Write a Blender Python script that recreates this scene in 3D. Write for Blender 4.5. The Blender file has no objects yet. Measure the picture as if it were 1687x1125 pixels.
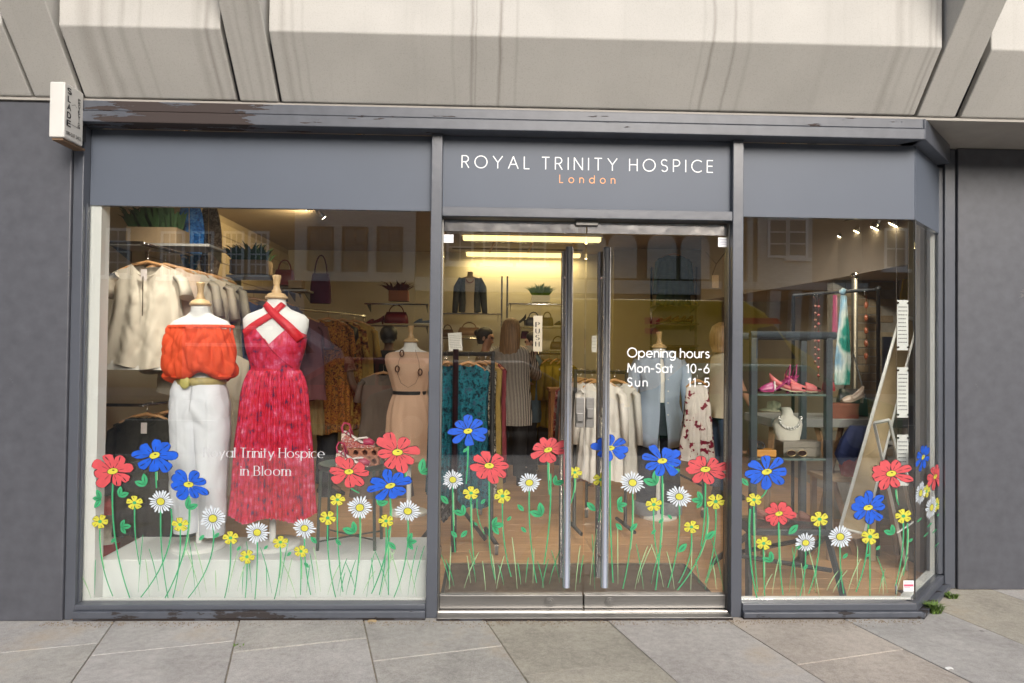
import bpy, math, random
import numpy as np
from mathutils import Vector, Matrix
PI=math.pi
rnd=random.Random(7)
scn=bpy.context.scene
COL=scn.collection
# ------------------------------------------------------------------ camera
F=1128.0; CX,CY=843.5,562.5
CAM=Vector((0,-3.76,1.43))
YAW,PITCH,ROLL=[math.radians(a) for a in (1.942,0.938,0.6045)]
fw=Vector((math.sin(YAW)*math.cos(PITCH),math.cos(YAW)*math.cos(PITCH),math.sin(PITCH)))
rt=Vector((math.cos(YAW),-math.sin(YAW),0)); up=rt.cross(fw)
RT=rt*math.cos(ROLL)+up*math.sin(ROLL); UP=-rt*math.sin(ROLL)+up*math.cos(ROLL)
cam=bpy.data.cameras.new('camera'); camo=bpy.data.objects.new('camera',cam); COL.objects.link(camo)
cam.sensor_width=36; cam.lens=36*F/1687; cam.clip_start=0.05; cam.clip_end=600
camo.matrix_world=Matrix(((RT.x,UP.x,-fw.x,CAM.x),(RT.y,UP.y,-fw.y,CAM.y),(RT.z,UP.z,-fw.z,CAM.z),(0,0,0,1)))
scn.camera=camo
# ------------------------------------------------------------------ world, sun
SUN_EL,SUN_AZ=math.radians(28),math.radians(168)
wd=bpy.data.worlds.new('World'); scn.world=wd; wd.use_nodes=True
nt=wd.node_tree; nt.nodes.clear()
sky=nt.nodes.new('ShaderNodeTexSky'); sky.sky_type='NISHITA'; sky.sun_disc=False
sky.sun_elevation=SUN_EL; sky.sun_rotation=SUN_AZ; sky.air_density=1.0; sky.dust_density=4.0; sky.ozone_density=1.0
hs=nt.nodes.new('ShaderNodeHueSaturation'); hs.inputs['Saturation'].default_value=0.7
bg=nt.nodes.new('ShaderNodeBackground'); bg.inputs[1].default_value=0.15
wo=nt.nodes.new('ShaderNodeOutputWorld')
nt.links.new(sky.outputs[0],hs.inputs['Color']); nt.links.new(hs.outputs[0],bg.inputs[0]); nt.links.new(bg.outputs[0],wo.inputs[0])
sl=bpy.data.lights.new('sun','SUN'); sl.energy=1.05; sl.angle=math.radians(28); sl.color=(1,.985,.965)
so=bpy.data.objects.new('sun',sl); COL.objects.link(so)
sd=Vector((math.sin(SUN_AZ)*math.cos(SUN_EL),math.cos(SUN_AZ)*math.cos(SUN_EL),math.sin(SUN_EL)))
so.rotation_euler=sd.to_track_quat('Z','Y').to_euler()
vs=scn.view_settings
scn.display_settings.display_device='sRGB'
vs.view_transform='Standard'; vs.look='None'; vs.gamma=1; vs.use_curve_mapping=False; vs.exposure=0.8
scn.cycles.max_bounces=10; scn.cycles.transparent_max_bounces=24
scn.cycles.caustics_reflective=False; scn.cycles.caustics_refractive=False
# ------------------------------------------------------------------ placing helpers
def ray(px,py): return fw+RT*((px-CX)/F)-UP*((py-CY)/F)
def W(px,py,Y):
    d=ray(px,py); return CAM+d*((Y-CAM.y)/d.y)
def Gd(px,py,z=0.0):
    d=ray(px,py); return CAM+d*((z-CAM.z)/d.z)
class Pane:
    def __init__(s,O,U,N): s.O=Vector(O); s.U=Vector(U).normalized(); s.N=Vector(N).normalized()
    def hit(s,px,py):
        d=ray(px,py); t=(s.O-CAM).dot(s.N)/d.dot(s.N); p=CAM+d*t
        return (p-s.O).dot(s.U), p.z
    def P(s,u,z,off=0.0):
        p=s.O+s.U*u+s.N*off; return Vector((p.x,p.y,z))
# ------------------------------------------------------------------ mesh helper
ORG={}
def org(o):
    while o is not None:
        if o.name in ORG: return ORG[o.name]
        o=o.parent
    return Vector((0,0,0))
class MB:
    def __init__(s): s.v=[]; s.f=[]; s.m=[]; s.sm=[]
    def add(s,vs,fs,m=0,smooth=False):
        b=len(s.v); s.v+= [tuple(p) for p in vs]
        for f in fs: s.f.append(tuple(i+b for i in f)); s.m.append(m); s.sm.append(smooth)
        return s
    def box(s,x0,x1,y0,y1,z0,z1,m=0):
        vs=[(x,y,z) for z in (z0,z1) for y in (y0,y1) for x in (x0,x1)]
        return s.add(vs,[(0,2,3,1),(4,5,7,6),(0,1,5,4),(2,6,7,3),(0,4,6,2),(1,3,7,5)],m)
    def obox(s,c,U,V,Wv,m=0):     # oriented box: centre, three half vectors
        c=Vector(c);U=Vector(U);V=Vector(V);Wv=Vector(Wv)
        vs=[c+U*a+V*b+Wv*d for d in(-1,1) for b in(-1,1) for a in(-1,1)]
        return s.add(vs,[(0,2,3,1),(4,5,7,6),(0,1,5,4),(2,6,7,3),(0,4,6,2),(1,3,7,5)],m)
    def prism(s,pts,vec,m=0):     # polygon (3d points) extruded by vec
        n=len(pts); pts=[Vector(p) for p in pts]; vec=Vector(vec)
        vs=pts+[p+vec for p in pts]
        return s.add(vs,[tuple(range(n))[::-1],tuple(range(n,2*n))]+[(i,(i+1)%n,(i+1)%n+n,i+n) for i in range(n)],m)
    def loft(s,rings,n=20,m=0,cap=True,smooth=True,nf=0,ph=0.0,pw=2.0):
        # rings: (cx,cy,z,rx,ry[,fold amplitude])
        vs=[];
        for R in rings:
            amp=R[5] if len(R)>5 else 0
            for i in range(n):
                a=2*PI*i/n; ca,sa=math.cos(a),math.sin(a)
                k=1+amp*math.sin(nf*a+ph+R[2]*3)+amp*.5*math.sin(nf*1.7*a+2*ph+R[2]*5)
                e=2.0/pw
                x=math.copysign(abs(ca)**e,ca); y=math.copysign(abs(sa)**e,sa)
                vs.append((R[0]+R[3]*x*k,R[1]+R[4]*y*k,R[2]))
        fs=[]
        for j in range(len(rings)-1):
            for i in range(n):
                a=j*n+i;b=j*n+(i+1)%n
                fs.append((a,b,b+n,a+n) if rings[j+1][2]>rings[j][2] else (b,a,a+n,b+n))
        s.add(vs,fs,m,smooth)
        if cap:
            b=len(s.v)-len(vs)
            s.f.append(tuple(range(b,b+n))); s.m.append(m); s.sm.append(False)
            s.f.append(tuple(range(len(s.v)-n,len(s.v)))); s.m.append(m); s.sm.append(False)
        return s
    def tube(s,path,r,n=8,m=0,closed=False,smooth=True,flat=1.0):
        P=[Vector(p) for p in path]; N=len(P); rr=r if isinstance(r,(list,tuple)) else [r]*N
        vs=[]; prev=None
        for i in range(N):
            t=(P[(i+1)%N]-P[i-1]) if closed else (P[min(i+1,N-1)]-P[max(i-1,0)])
            t.normalize()
            if prev is None:
                a=Vector((0,0,1)) if abs(t.z)<.9 else Vector((0,1,0))
                u=t.cross(a).normalized()
            else: u=(prev-t*prev.dot(t)).normalized()
            prev=u; w=t.cross(u)
            for k in range(n):
                a=2*PI*k/n; vs.append(P[i]+u*(rr[i]*math.cos(a))+w*(rr[i]*flat*math.sin(a)))
        fs=[]
        for j in range(N if closed else N-1):
            for k in range(n):
                a=j*n+k;b=j*n+(k+1)%n;c=(a+n)%(N*n);d=(b+n)%(N*n); fs.append((a,b,d,c))
        s.add(vs,fs,m,smooth)
        if not closed:
            b=len(s.v)-len(vs)
            for q in (tuple(range(b,b+n)),tuple(range(len(s.v)-n,len(s.v)))): s.f.append(q); s.m.append(m); s.sm.append(False)
        return s
    def lathe(s,prof,c=(0,0,0),n=20,m=0):      # prof (r,z)
        return s.loft([(c[0],c[1],c[2]+z,r,r) for r,z in prof],n,m)
    def ball(s,c,r,n=10,m=0,sx=1,sy=1,sz=1):
        R=[(c[0],c[1],c[2]-r*sz*math.cos(PI*j/n),max(1e-4,r*sx*math.sin(PI*j/n)),max(1e-4,r*sy*math.sin(PI*j/n))) for j in range(n+1)]
        return s.loft(R,2*n,m)
    def poly(s,pts,m=0): return s.add(pts,[tuple(range(len(pts)))],m)
    def build(s,name,mats,parent=None,bevel=0,smooth=None,sub=0,solid=0):
        me=bpy.data.meshes.new(name); o_=org(parent) if parent else Vector((0,0,0))
        me.from_pydata([(x-o_.x,y-o_.y,z-o_.z) for x,y,z in s.v],[],s.f)
        if not isinstance(mats,(list,tuple)): mats=[mats]
        for m in mats: me.materials.append(m)
        me.polygons.foreach_set('material_index',s.m)
        me.polygons.foreach_set('use_smooth',[True]*len(s.f) if smooth else s.sm)
        me.update()
        o=bpy.data.objects.new(name,me); COL.objects.link(o)
        if parent: o.parent=parent
        if bevel:
            b=o.modifiers.new('bevel','BEVEL'); b.width=bevel; b.segments=2; b.limit_method='ANGLE'; b.angle_limit=.7
        if solid:
            b=o.modifiers.new('thick','SOLIDIFY'); b.thickness=solid
        if sub:
            b=o.modifiers.new('sub','SUBSURF'); b.levels=sub; b.render_levels=sub
        return o
def thing(name,label,cat,loc=(0,0,0),group=None):
    o=bpy.data.objects.new(name,None); COL.objects.link(o); o.location=loc; o.empty_display_size=.1
    ORG[o.name]=Vector(loc); o['label']=label; o['category']=cat
    if group: o['group']=group
    return o
def tag(o,label,cat,group=None):
    o['label']=label; o['category']=cat
    if group: o['group']=group
    return o
def struct(o): o['kind']='structure'; return o
def dup(o,parent=None):
    c=o.copy(); COL.objects.link(c); c.parent=parent
    for ch in list(o.children): dup(ch,c)
    return c
def place(o,loc,rz=0,label=None,sc=None,rx=0,ry=0):
    o.location=loc; o.rotation_euler=(rx,ry,rz)
    if label: o['label']=label
    if sc: o.scale=(sc,sc,sc) if not isinstance(sc,tuple) else sc
    return o
from mathutils import noise as mnoise
def crumple(o,amp,sc,zst=.35,seed=0.0,zmin=-99,zmax=99):
    # sharp little valleys and soft swells, as in hanging cloth
    for v in o.data.vertices:
        c=v.co
        if not(zmin<c.z<zmax): continue
        p=Vector((c.x*sc+seed,c.y*sc*.6+seed*.7,c.z*sc*zst)); q=Vector((c.x*sc*.7+c.z*sc*.5,seed,c.z*sc*.6))
        d=-amp*(1-min(1,abs(mnoise.noise(p))*1.6))**4-.6*amp*(1-min(1,abs(mnoise.noise(q))*1.7))**5+amp*.8*mnoise.noise(p*.5)
        n=Vector((c.x,c.y*1.6,0)); n=n.normalized() if n.length>1e-5 else Vector((0,-1,0))
        v.co=c+n*d
    o.data.update()
def dens(R,n=48):
    out=[]; k=len(R)-1; R=[tuple(r)+(0,)*(6-len(r)) for r in R]
    for i in range(n+1):
        t=i/n*k; j=min(int(t),k-1); u=t-j; p0=R[max(0,j-1)];p1=R[j];p2=R[j+1];p3=R[min(k,j+2)]
        row=[]
        for a,b,c,d in zip(p0,p1,p2,p3): row.append(.5*((2*b)+(-a+c)*u+(2*a-5*b+4*c-d)*u*u+(-a+3*b-3*c+d)*u**3))
        row[3]=max(row[3],1e-3); row[4]=max(row[4],1e-3); out.append(tuple(row))
    return out
# ------------------------------------------------------------------ materials
MT={}
def pm(key,col,rough=.6,var=.12,scale=6,metal=0,bump=0,bscale=40,spec=.5,stretch=(1,1,1),coat=0,emit=0,sheen=0):
    if key in MT: return MT[key]
    m=bpy.data.materials.new(key); m.use_nodes=True; t=m.node_tree; N=t.nodes; L=t.links
    b=N['Principled BSDF']; b.inputs['Roughness'].default_value=rough; b.inputs['Metallic'].default_value=metal
    b.inputs['Specular IOR Level'].default_value=spec; b.inputs['Coat Weight'].default_value=coat
    if sheen: b.inputs['Sheen Weight'].default_value=sheen
    tc=N.new('ShaderNodeTexCoord'); mp=N.new('ShaderNodeMapping'); mp.inputs['Scale'].default_value=stretch
    L.new(tc.outputs['Object'],mp.inputs[0])
    n=N.new('ShaderNodeTexNoise'); n.inputs['Scale'].default_value=scale; n.inputs['Detail'].default_value=5; n.inputs['Roughness'].default_value=.6
    L.new(mp.outputs[0],n.inputs['Vector'])
    r=N.new('ShaderNodeValToRGB'); r.color_ramp.elements[0].position=.25; r.color_ramp.elements[1].position=.75
    r.color_ramp.elements[0].color=tuple(c*(1-var) for c in col)+(1,); r.color_ramp.elements[1].color=tuple(min(1,c*(1+var)) for c in col)+(1,)
    L.new(n.outputs[0],r.inputs[0]); L.new(r.outputs[0],b.inputs['Base Color'])
    if bump:
        n2=N.new('ShaderNodeTexNoise'); n2.inputs['Scale'].default_value=bscale; n2.inputs['Detail'].default_value=4
        L.new(mp.outputs[0],n2.inputs['Vector']); bp=N.new('ShaderNodeBump'); bp.inputs['Strength'].default_value=bump; bp.inputs['Distance'].default_value=.01
        L.new(n2.outputs[0],bp.inputs['Height']); L.new(bp.outputs[0],b.inputs['Normal'])
    if emit:
        b.inputs['Emission Color'].default_value=tuple(col)+(1,); b.inputs['Emission Strength'].default_value=emit
    MT[key]=m; m['_r']=0
    return m
def printm(key,cols,scale=20,stretch=(1,1,1),rough=.8,kind='voronoi',pos=None,bump=0,dist=.0):
    """printed cloth: hard-ish colour cells"""
    if key in MT: return MT[key]
    m=bpy.data.materials.new(key); m.use_nodes=True; t=m.node_tree; N=t.nodes; L=t.links
    b=N['Principled BSDF']; b.inputs['Roughness'].default_value=rough; b.inputs['Specular IOR Level'].default_value=.2
    tc=N.new('ShaderNodeTexCoord'); mp=N.new('ShaderNodeMapping'); mp.inputs['Scale'].default_value=stretch
    L.new(tc.outputs['Object'],mp.inputs[0])
    if kind=='voronoi':
        n=N.new('ShaderNodeTexVoronoi'); n.inputs['Scale'].default_value=scale; src=n.outputs['Distance']
        nz=N.new('ShaderNodeTexNoise'); nz.inputs['Scale'].default_value=scale*1.5; mx=N.new('ShaderNodeMix'); mx.data_type='VECTOR'
        mx.inputs[0].default_value=.12; L.new(mp.outputs[0],nz.inputs['Vector']); L.new(mp.outputs[0],mx.inputs[4]); L.new(nz.outputs['Color'],mx.inputs[5]); L.new(mx.outputs[1],n.inputs['Vector'])
    elif kind=='wave':
        n=N.new('ShaderNodeTexWave'); n.inputs['Scale'].default_value=scale; n.inputs['Distortion'].default_value=dist; src=n.outputs['Fac']; L.new(mp.outputs[0],n.inputs['Vector'])
    else:
        n=N.new('ShaderNodeTexNoise'); n.inputs['Scale'].default_value=scale; n.inputs['Detail'].default_value=3; src=n.outputs[0]; L.new(mp.outputs[0],n.inputs['Vector'])
    r=N.new('ShaderNodeValToRGB'); k=len(cols); e=r.color_ramp.elements
    ps=pos or [i/(k-1)*.6+.15 for i in range(k)]
    e[0].position=ps[0]; e[0].color=tuple(cols[0])+(1,); e[1].position=ps[-1]; e[1].color=tuple(cols[-1])+(1,)
    for c,p in list(zip(cols,ps))[1:-1]:
        x=e.new(p); x.color=tuple(c)+(1,)
    L.new(src,r.inputs[0]); L.new(r.outputs[0],b.inputs['Base Color'])
    if bump:
        bp=N.new('ShaderNodeBump'); bp.inputs['Strength'].default_value=bump; bp.inputs['Distance'].default_value=.01; L.new(src,bp.inputs['Height']); L.new(bp.outputs[0],b.inputs['Normal'])
    MT[key]=m; return m
def node_chain(key):
    m=bpy.data.materials.new(key); m.use_nodes=True; MT[key]=m
    return m,m.node_tree.nodes,m.node_tree.links
def mathn(N,L,op,a,b=None,c=None,clamp=False):
    x=N.new('ShaderNodeMath'); x.operation=op; x.use_clamp=clamp
    for i,v in enumerate((a,b,c)):
        if v is None: continue
        if isinstance(v,(int,float)): x.inputs[i].default_value=v
        else: L.new(v,x.inputs[i])
    return x.outputs[0]
def glass_mat(key,tint=(.965,.975,.965),gain=1.0):
    m,N,L=node_chain(key); N.clear()
    o=N.new('ShaderNodeOutputMaterial'); tr=N.new('ShaderNodeBsdfTransparent'); tr.inputs[0].default_value=tint+(1,)
    gl=N.new('ShaderNodeBsdfGlossy'); gl.inputs['Roughness'].default_value=0.0; gl.inputs[0].default_value=(1,1,1,1)
    ge=N.new('ShaderNodeNewGeometry'); ior=N.new('ShaderNodeMix'); ior.data_type='FLOAT'
    L.new(ge.outputs['Backfacing'],ior.inputs[0]); ior.inputs[2].default_value=1.52; ior.inputs[3].default_value=1/1.52
    fr=N.new('ShaderNodeFresnel'); L.new(ior.outputs[0],fr.inputs[0])
    mu=mathn(N,L,'MULTIPLY',fr.outputs[0],gain,clamp=True)
    mx=N.new('ShaderNodeMixShader'); L.new(mu,mx.inputs[0]); L.new(tr.outputs[0],mx.inputs[1]); L.new(gl.outputs[0],mx.inputs[2]); L.new(mx.outputs[0],o.inputs[0])
    return m
def peel_mat(key,col,under,x0=-99,x1=99,thr=.5,rough=.42,zs=1.0,spread=.3):
    """painted timber whose paint has flaked off in ragged patches inside x0..x1"""
    m,N,L=node_chain(key); b=N['Principled BSDF']
    tc=N.new('ShaderNodeTexCoord'); sp=N.new('ShaderNodeSeparateXYZ'); L.new(tc.outputs['Object'],sp.inputs[0])
    mp=N.new('ShaderNodeMapping'); mp.inputs['Scale'].default_value=(1.6,6,9*zs); L.new(tc.outputs['Object'],mp.inputs[0])
    n=N.new('ShaderNodeTexNoise'); n.inputs['Scale'].default_value=2.2; n.inputs['Detail'].default_value=9; n.inputs['Roughness'].default_value=.62; L.new(mp.outputs[0],n.inputs['Vector'])
    a=mathn(N,L,'SMOOTHSTEP' if False else 'SUBTRACT',sp.outputs[0],x0); a=mathn(N,L,'DIVIDE',a,spread,clamp=True)
    c=mathn(N,L,'SUBTRACT',x1,sp.outputs[0]); c=mathn(N,L,'DIVIDE',c,spread,clamp=True)
    k=mathn(N,L,'MULTIPLY',a,c); k=mathn(N,L,'MULTIPLY_ADD',k,.22,-.22)
    s=mathn(N,L,'ADD',n.outputs[0],k); s=mathn(N,L,'SUBTRACT',s,thr); s=mathn(N,L,'MULTIPLY',s,160,clamp=True)
    n2=N.new('ShaderNodeTexNoise'); n2.inputs['Scale'].default_value=14; n2.inputs['Detail'].default_value=6; L.new(tc.outputs['Object'],n2.inputs['Vector'])
    r=N.new('ShaderNodeValToRGB'); r.color_ramp.elements[0].position=.3; r.color_ramp.elements[1].position=.75
    r.color_ramp.elements[0].color=tuple(x*.86 for x in col)+(1,); r.color_ramp.elements[1].color=tuple(x*1.14 for x in col)+(1,)
    L.new(n2.outputs[0],r.inputs[0])
    mx=N.new('ShaderNodeMix'); mx.data_type='RGBA'; L.new(s,mx.inputs[0]); L.new(r.outputs[0],mx.inputs[6]); mx.inputs[7].default_value=tuple(under)+(1,)
    L.new(mx.outputs[2],b.inputs['Base Color'])
    L.new(mathn(N,L,'MULTIPLY_ADD',s,.35,rough),b.inputs['Roughness'])
    bp=N.new('ShaderNodeBump'); bp.inputs['Strength'].default_value=.8; bp.inputs['Distance'].default_value=.002
    h=mathn(N,L,'MULTIPLY',s,-1.0); h=mathn(N,L,'MULTIPLY_ADD',n2.outputs[0],.35,h); L.new(h,bp.inputs['Height']); L.new(bp.outputs[0],b.inputs['Normal'])
    return m
FRAME=(.082,.090,.110)
M_frame=pm('frame_paint',FRAME,.36,.1,3,bump=.12,bscale=30,spec=.55,coat=.1)
M_fascia=pm('fascia_paint',(.100,.117,.150),.46,.05,1.5,spec=.32)
M_chrome=pm('polished_steel',(.62,.6,.58),.09,.05,4,metal=1)
M_handle=pm('handle_steel',(.78,.76,.74),.2,.05,4,metal=1)
M_brush=pm('brushed_steel',(.235,.23,.222),.48,.12,3,metal=1,stretch=(1,1,30),bump=.05,bscale=60)
M_black=pm('black_metal',(.02,.02,.022),.4,.2)
M_white=pm('white_paint',(.80,.80,.78),.45,.03)
M_glass=glass_mat('clear_glass',(.975,.985,.975),gain=2.0)
M_glassd=glass_mat('door_glass',(.95,.945,.92),gain=2.2)
M_glassc=glass_mat('corner_glass',gain=.75)
M_gshelf=glass_mat('shelf_glass',(.82,.9,.86))
M_wood=pm('hanger_wood',(.42,.22,.09),.4,.2,8,stretch=(1,1,6))
M_pale=pm('pale_wood',(.62,.42,.22),.4,.12,8)
# ================================================================== GROUND
M_asph=pm('asphalt',(.055,.055,.058),.9,.25,30,bump=.4,bscale=120)
g=MB().box(-70,70,-70,60,-.35,-.125).build('ground',M_asph); struct(g)
M_mortar=pm('grit_bed',(.25,.22,.17),.95,.35,60,bump=.5,bscale=150)
pv=MB().box(-30,30,-5.6,8,-.125,-.007).build('pavement',M_mortar); struct(pv)
kb=MB()
for i in range(-18,19): kb.box(i*.92,i*.92+.91,-5.75,-5.603,-.125,.0)
struct(kb.build('kerb',pm('granite',(.3,.3,.3),.8,.15,20),bevel=.012))
ppv=MB().box(-60,60,-22,-17.5,-.125,.0).build('far_pavement',pm('far_paving',(.3,.29,.27),.9,.15,2)); struct(ppv)
mk=MB()
for i in range(-12,13): mk.box(i*4,i*4+2,-11.55,-11.45,-.1249,-.121)
struct(mk.build('road_marking',M_white))
def slab_mat(i,col):
    m,N,L=node_chain('york_stone_%s'%'abcdefgh'[i]); b=N['Principled BSDF']; b.inputs['Roughness'].default_value=.8; b.inputs['Specular IOR Level'].default_value=.3
    tc=N.new('ShaderNodeTexCoord'); mp=N.new('ShaderNodeMapping'); mp.inputs['Location'].default_value=(i*3.1,i*1.7,0); L.new(tc.outputs['Object'],mp.inputs[0])
    def nz(sc,det,ro=.6,st=None):
        n=N.new('ShaderNodeTexNoise'); n.inputs['Scale'].default_value=sc; n.inputs['Detail'].default_value=det; n.inputs['Roughness'].default_value=ro; L.new(mp.outputs[0],n.inputs['Vector']); return n.outputs[0]
    a=nz(2.2,6,.65); c=nz(28,6,.75); d=nz(230,2)
    r=N.new('ShaderNodeValToRGB'); e=r.color_ramp.elements; e[0].position=.33; e[1].position=.68
    e[0].color=tuple(x*.70 for x in col)+(1,); e[1].color=tuple(x*1.28 for x in col)+(1,)
    mm=mathn(N,L,'MULTIPLY_ADD',c,.55,mathn(N,L,'MULTIPLY',a,.62)); mm=mathn(N,L,'MULTIPLY_ADD',mathn(N,L,'SUBTRACT',d,.5),.55,mathn(N,L,'SUBTRACT',mm,.08)); L.new(mm,r.inputs[0])
    # ochre iron stains
    o=nz(1.1,5,.7); om=mathn(N,L,'MULTIPLY',mathn(N,L,'SUBTRACT',o,.57),9,clamp=True)
    mx=N.new('ShaderNodeMix'); mx.data_type='RGBA'; L.new(mathn(N,L,'MULTIPLY',om,.45),mx.inputs[0]); L.new(r.outputs[0],mx.inputs[6]); mx.inputs[7].default_value=(.36,.27,.165,1)
    # dark gum spots and specks
    vo=N.new('ShaderNodeTexVoronoi'); vo.inputs['Scale'].default_value=3.2; L.new(mp.outputs[0],vo.inputs['Vector'])
    sp=mathn(N,L,'MULTIPLY',mathn(N,L,'SUBTRACT',.045,vo.outputs['Distance']),60,clamp=True)
    dk=N.new('ShaderNodeMix'); dk.data_type='RGBA'; L.new(mathn(N,L,'MULTIPLY',sp,.55),dk.inputs[0]); L.new(mx.outputs[2],dk.inputs[6]); dk.inputs[7].default_value=(.1,.095,.09,1)
    L.new(dk.outputs[2],b.inputs['Base Color'])
    bp=N.new('ShaderNodeBump'); bp.inputs['Strength'].default_value=.35; bp.inputs['Distance'].default_value=.004
    L.new(mathn(N,L,'MULTIPLY_ADD',d,.3,c),bp.inputs['Height']); L.new(bp.outputs[0],b.inputs['Normal'])
    return m
SL=[slab_mat(i,c) for i,c in enumerate([(.375,.36,.33),(.395,.38,.36),(.36,.335,.28),(.41,.385,.36),(.41,.365,.32),(.385,.37,.35)])]
def clipy(poly,yc):
    out=[]
    for i in range(len(poly)):
        a,b=poly[i],poly[(i+1)%len(poly)]
        ia,ib=a[1]<=yc,b[1]<=yc
        if ia: out.append(a)
        if ia!=ib:
            t=(yc-a[1])/(b[1]-a[1]); out.append((a[0]+(b[0]-a[0])*t,yc))
    return out
th=math.radians(15); e1=(math.cos(th),math.sin(th)); e2=(math.sin(th),-math.cos(th))
first={-4:.45,-3:.43,-2:.40,-1:.5,0:.66,1:.95,2:.56,3:1.0,4:.5}
nsl=0
for k in range(-9,12):
    xa=.0+.65*k; xb=xa+.65; s0=first.get(k,.3+.6*rnd.random()); cuts=[s0-1.1+.0,s0]
    s=s0
    while s<5.8: s+=rnd.choice([.6,.75,.9]); cuts.append(s)
    cuts[0]=min(cuts[0],s0-.75)
    if k>=3: cuts=[cuts[0]-.8]+cuts
    for c0,c1 in zip(cuts[:-1],cuts[1:]):
        gp=.0032
        def pt(x,s): # column line through (x,-.07); cross joints run along e1
            return (x+e2[0]*s,-.07+e2[1]*s)
        sk=.65*math.tan(th)*.95
        p=[pt(xa+gp,c0+gp),pt(xb-gp,c0+gp-sk),pt(xb-gp,c1-gp-sk),pt(xa+gp,c1-gp)]
        xm=sum(q[0] for q in p)/4
        p=clipy(p,0.0 if xm<2.25 else .75)
        if len(p)<3: continue
        p=[q for q in p]
        if min(q[1] for q in p)<-5.6: 
            p=[(q[0],max(q[1],-5.6)) for q in p]
            if max(q[1] for q in p)<-5.5: continue
        z=rnd.uniform(-.0025,.0025)
        mi={-1:0,0:2,1:3,2:4,-2:5,-3:1}.get(k,nsl%6)
        if k==-2 and c1<.6: mi=0
        o=MB().prism([(q[0],q[1],-.06) for q in p],(0,0,.06+z)).build('paving_slab',SL[mi],pv,bevel=.003)
        nsl+=1
# weeds, leaf litter, grit at the wall foot
M_weed=pm('weed_green',(.13,.22,.04),.7,.3)
def weed(c,n,h,lab):
    t=thing('weed',lab,'weed',c)
    m=MB()
    for i in range(n):
        a=rnd.random()*2*PI; l=h*rnd.uniform(.5,1); b=Vector(c)+Vector((rnd.uniform(-.03,.03),rnd.uniform(-.02,.02),0)); d=Vector((math.cos(a),math.sin(a),0))
        w=Vector((-d.y,d.x,0))*.0022
        p1=b+d*l*.35+Vector((0,0,l*.7)); p2=b+d*l*.9+Vector((0,0,l*.8))
        m.add([b-w,b+w,p1+w*1.6,p1-w*1.6,p2],[(0,1,2,3),(3,2,4)])
    o=m.build('foliage',M_weed,t,smooth=True)
    return t
weed(Gd(1540,1010),110,.075,'green weed growing at the foot of the chamfered shopfront corner')
weed(Gd(1568,985),70,.04,'small weed tuft growing against the foot of the right pillar')
weed(Gd(392,1063),8,.015,'tiny weed tuft in the joint between two paving slabs')
def leaf(px,py,lab,col,s=.02):
    c=Gd(px,py,.004); m=MB(); pts=[(c.x+s*math.cos(a)*1.3,c.y+s*math.sin(a)*.8,c.z+.004*math.sin(3*a)) for a in [i*PI/4 for i in range(8)]]
    m.add(pts+[(c.x,c.y,c.z+.008)],[(i,(i+1)%8,8) for i in range(8)])
    o=m.build('fallen_leaf',col,smooth=True); o.data.transform(Matrix.Translation((-c.x,-c.y,-c.z))); o.location=c
    tag(o,lab,'leaf')
leaf(613,1023,'pale dead leaf on the paving in front of the left door jamb',pm('dry_leaf',(.45,.33,.18),.8,.2))
leaf(125,1019,'orange brown dead leaf at the foot of the left pillar',pm('rust_leaf',(.4,.17,.06),.8,.2),.022)
leaf(1564,1101,'scrap of white paper lying on the paving at lower right',M_white,.015)
gr=MB()
for i in range(1500):
    x=rnd.uniform(-2.3,2.35); y=-.085-abs(rnd.gauss(0,.035)); s=rnd.uniform(.0012,.0045)
    gr.add([(x-s,y-s,0),(x+s,y-s,0),(x,y+s,0),(x,y,s*1.1)],[(0,1,3),(1,2,3),(2,0,3)])
o=gr.build('grit',pm('grit',(.24,.19,.13),.9,.5,200)); o['kind']='stuff'
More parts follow.
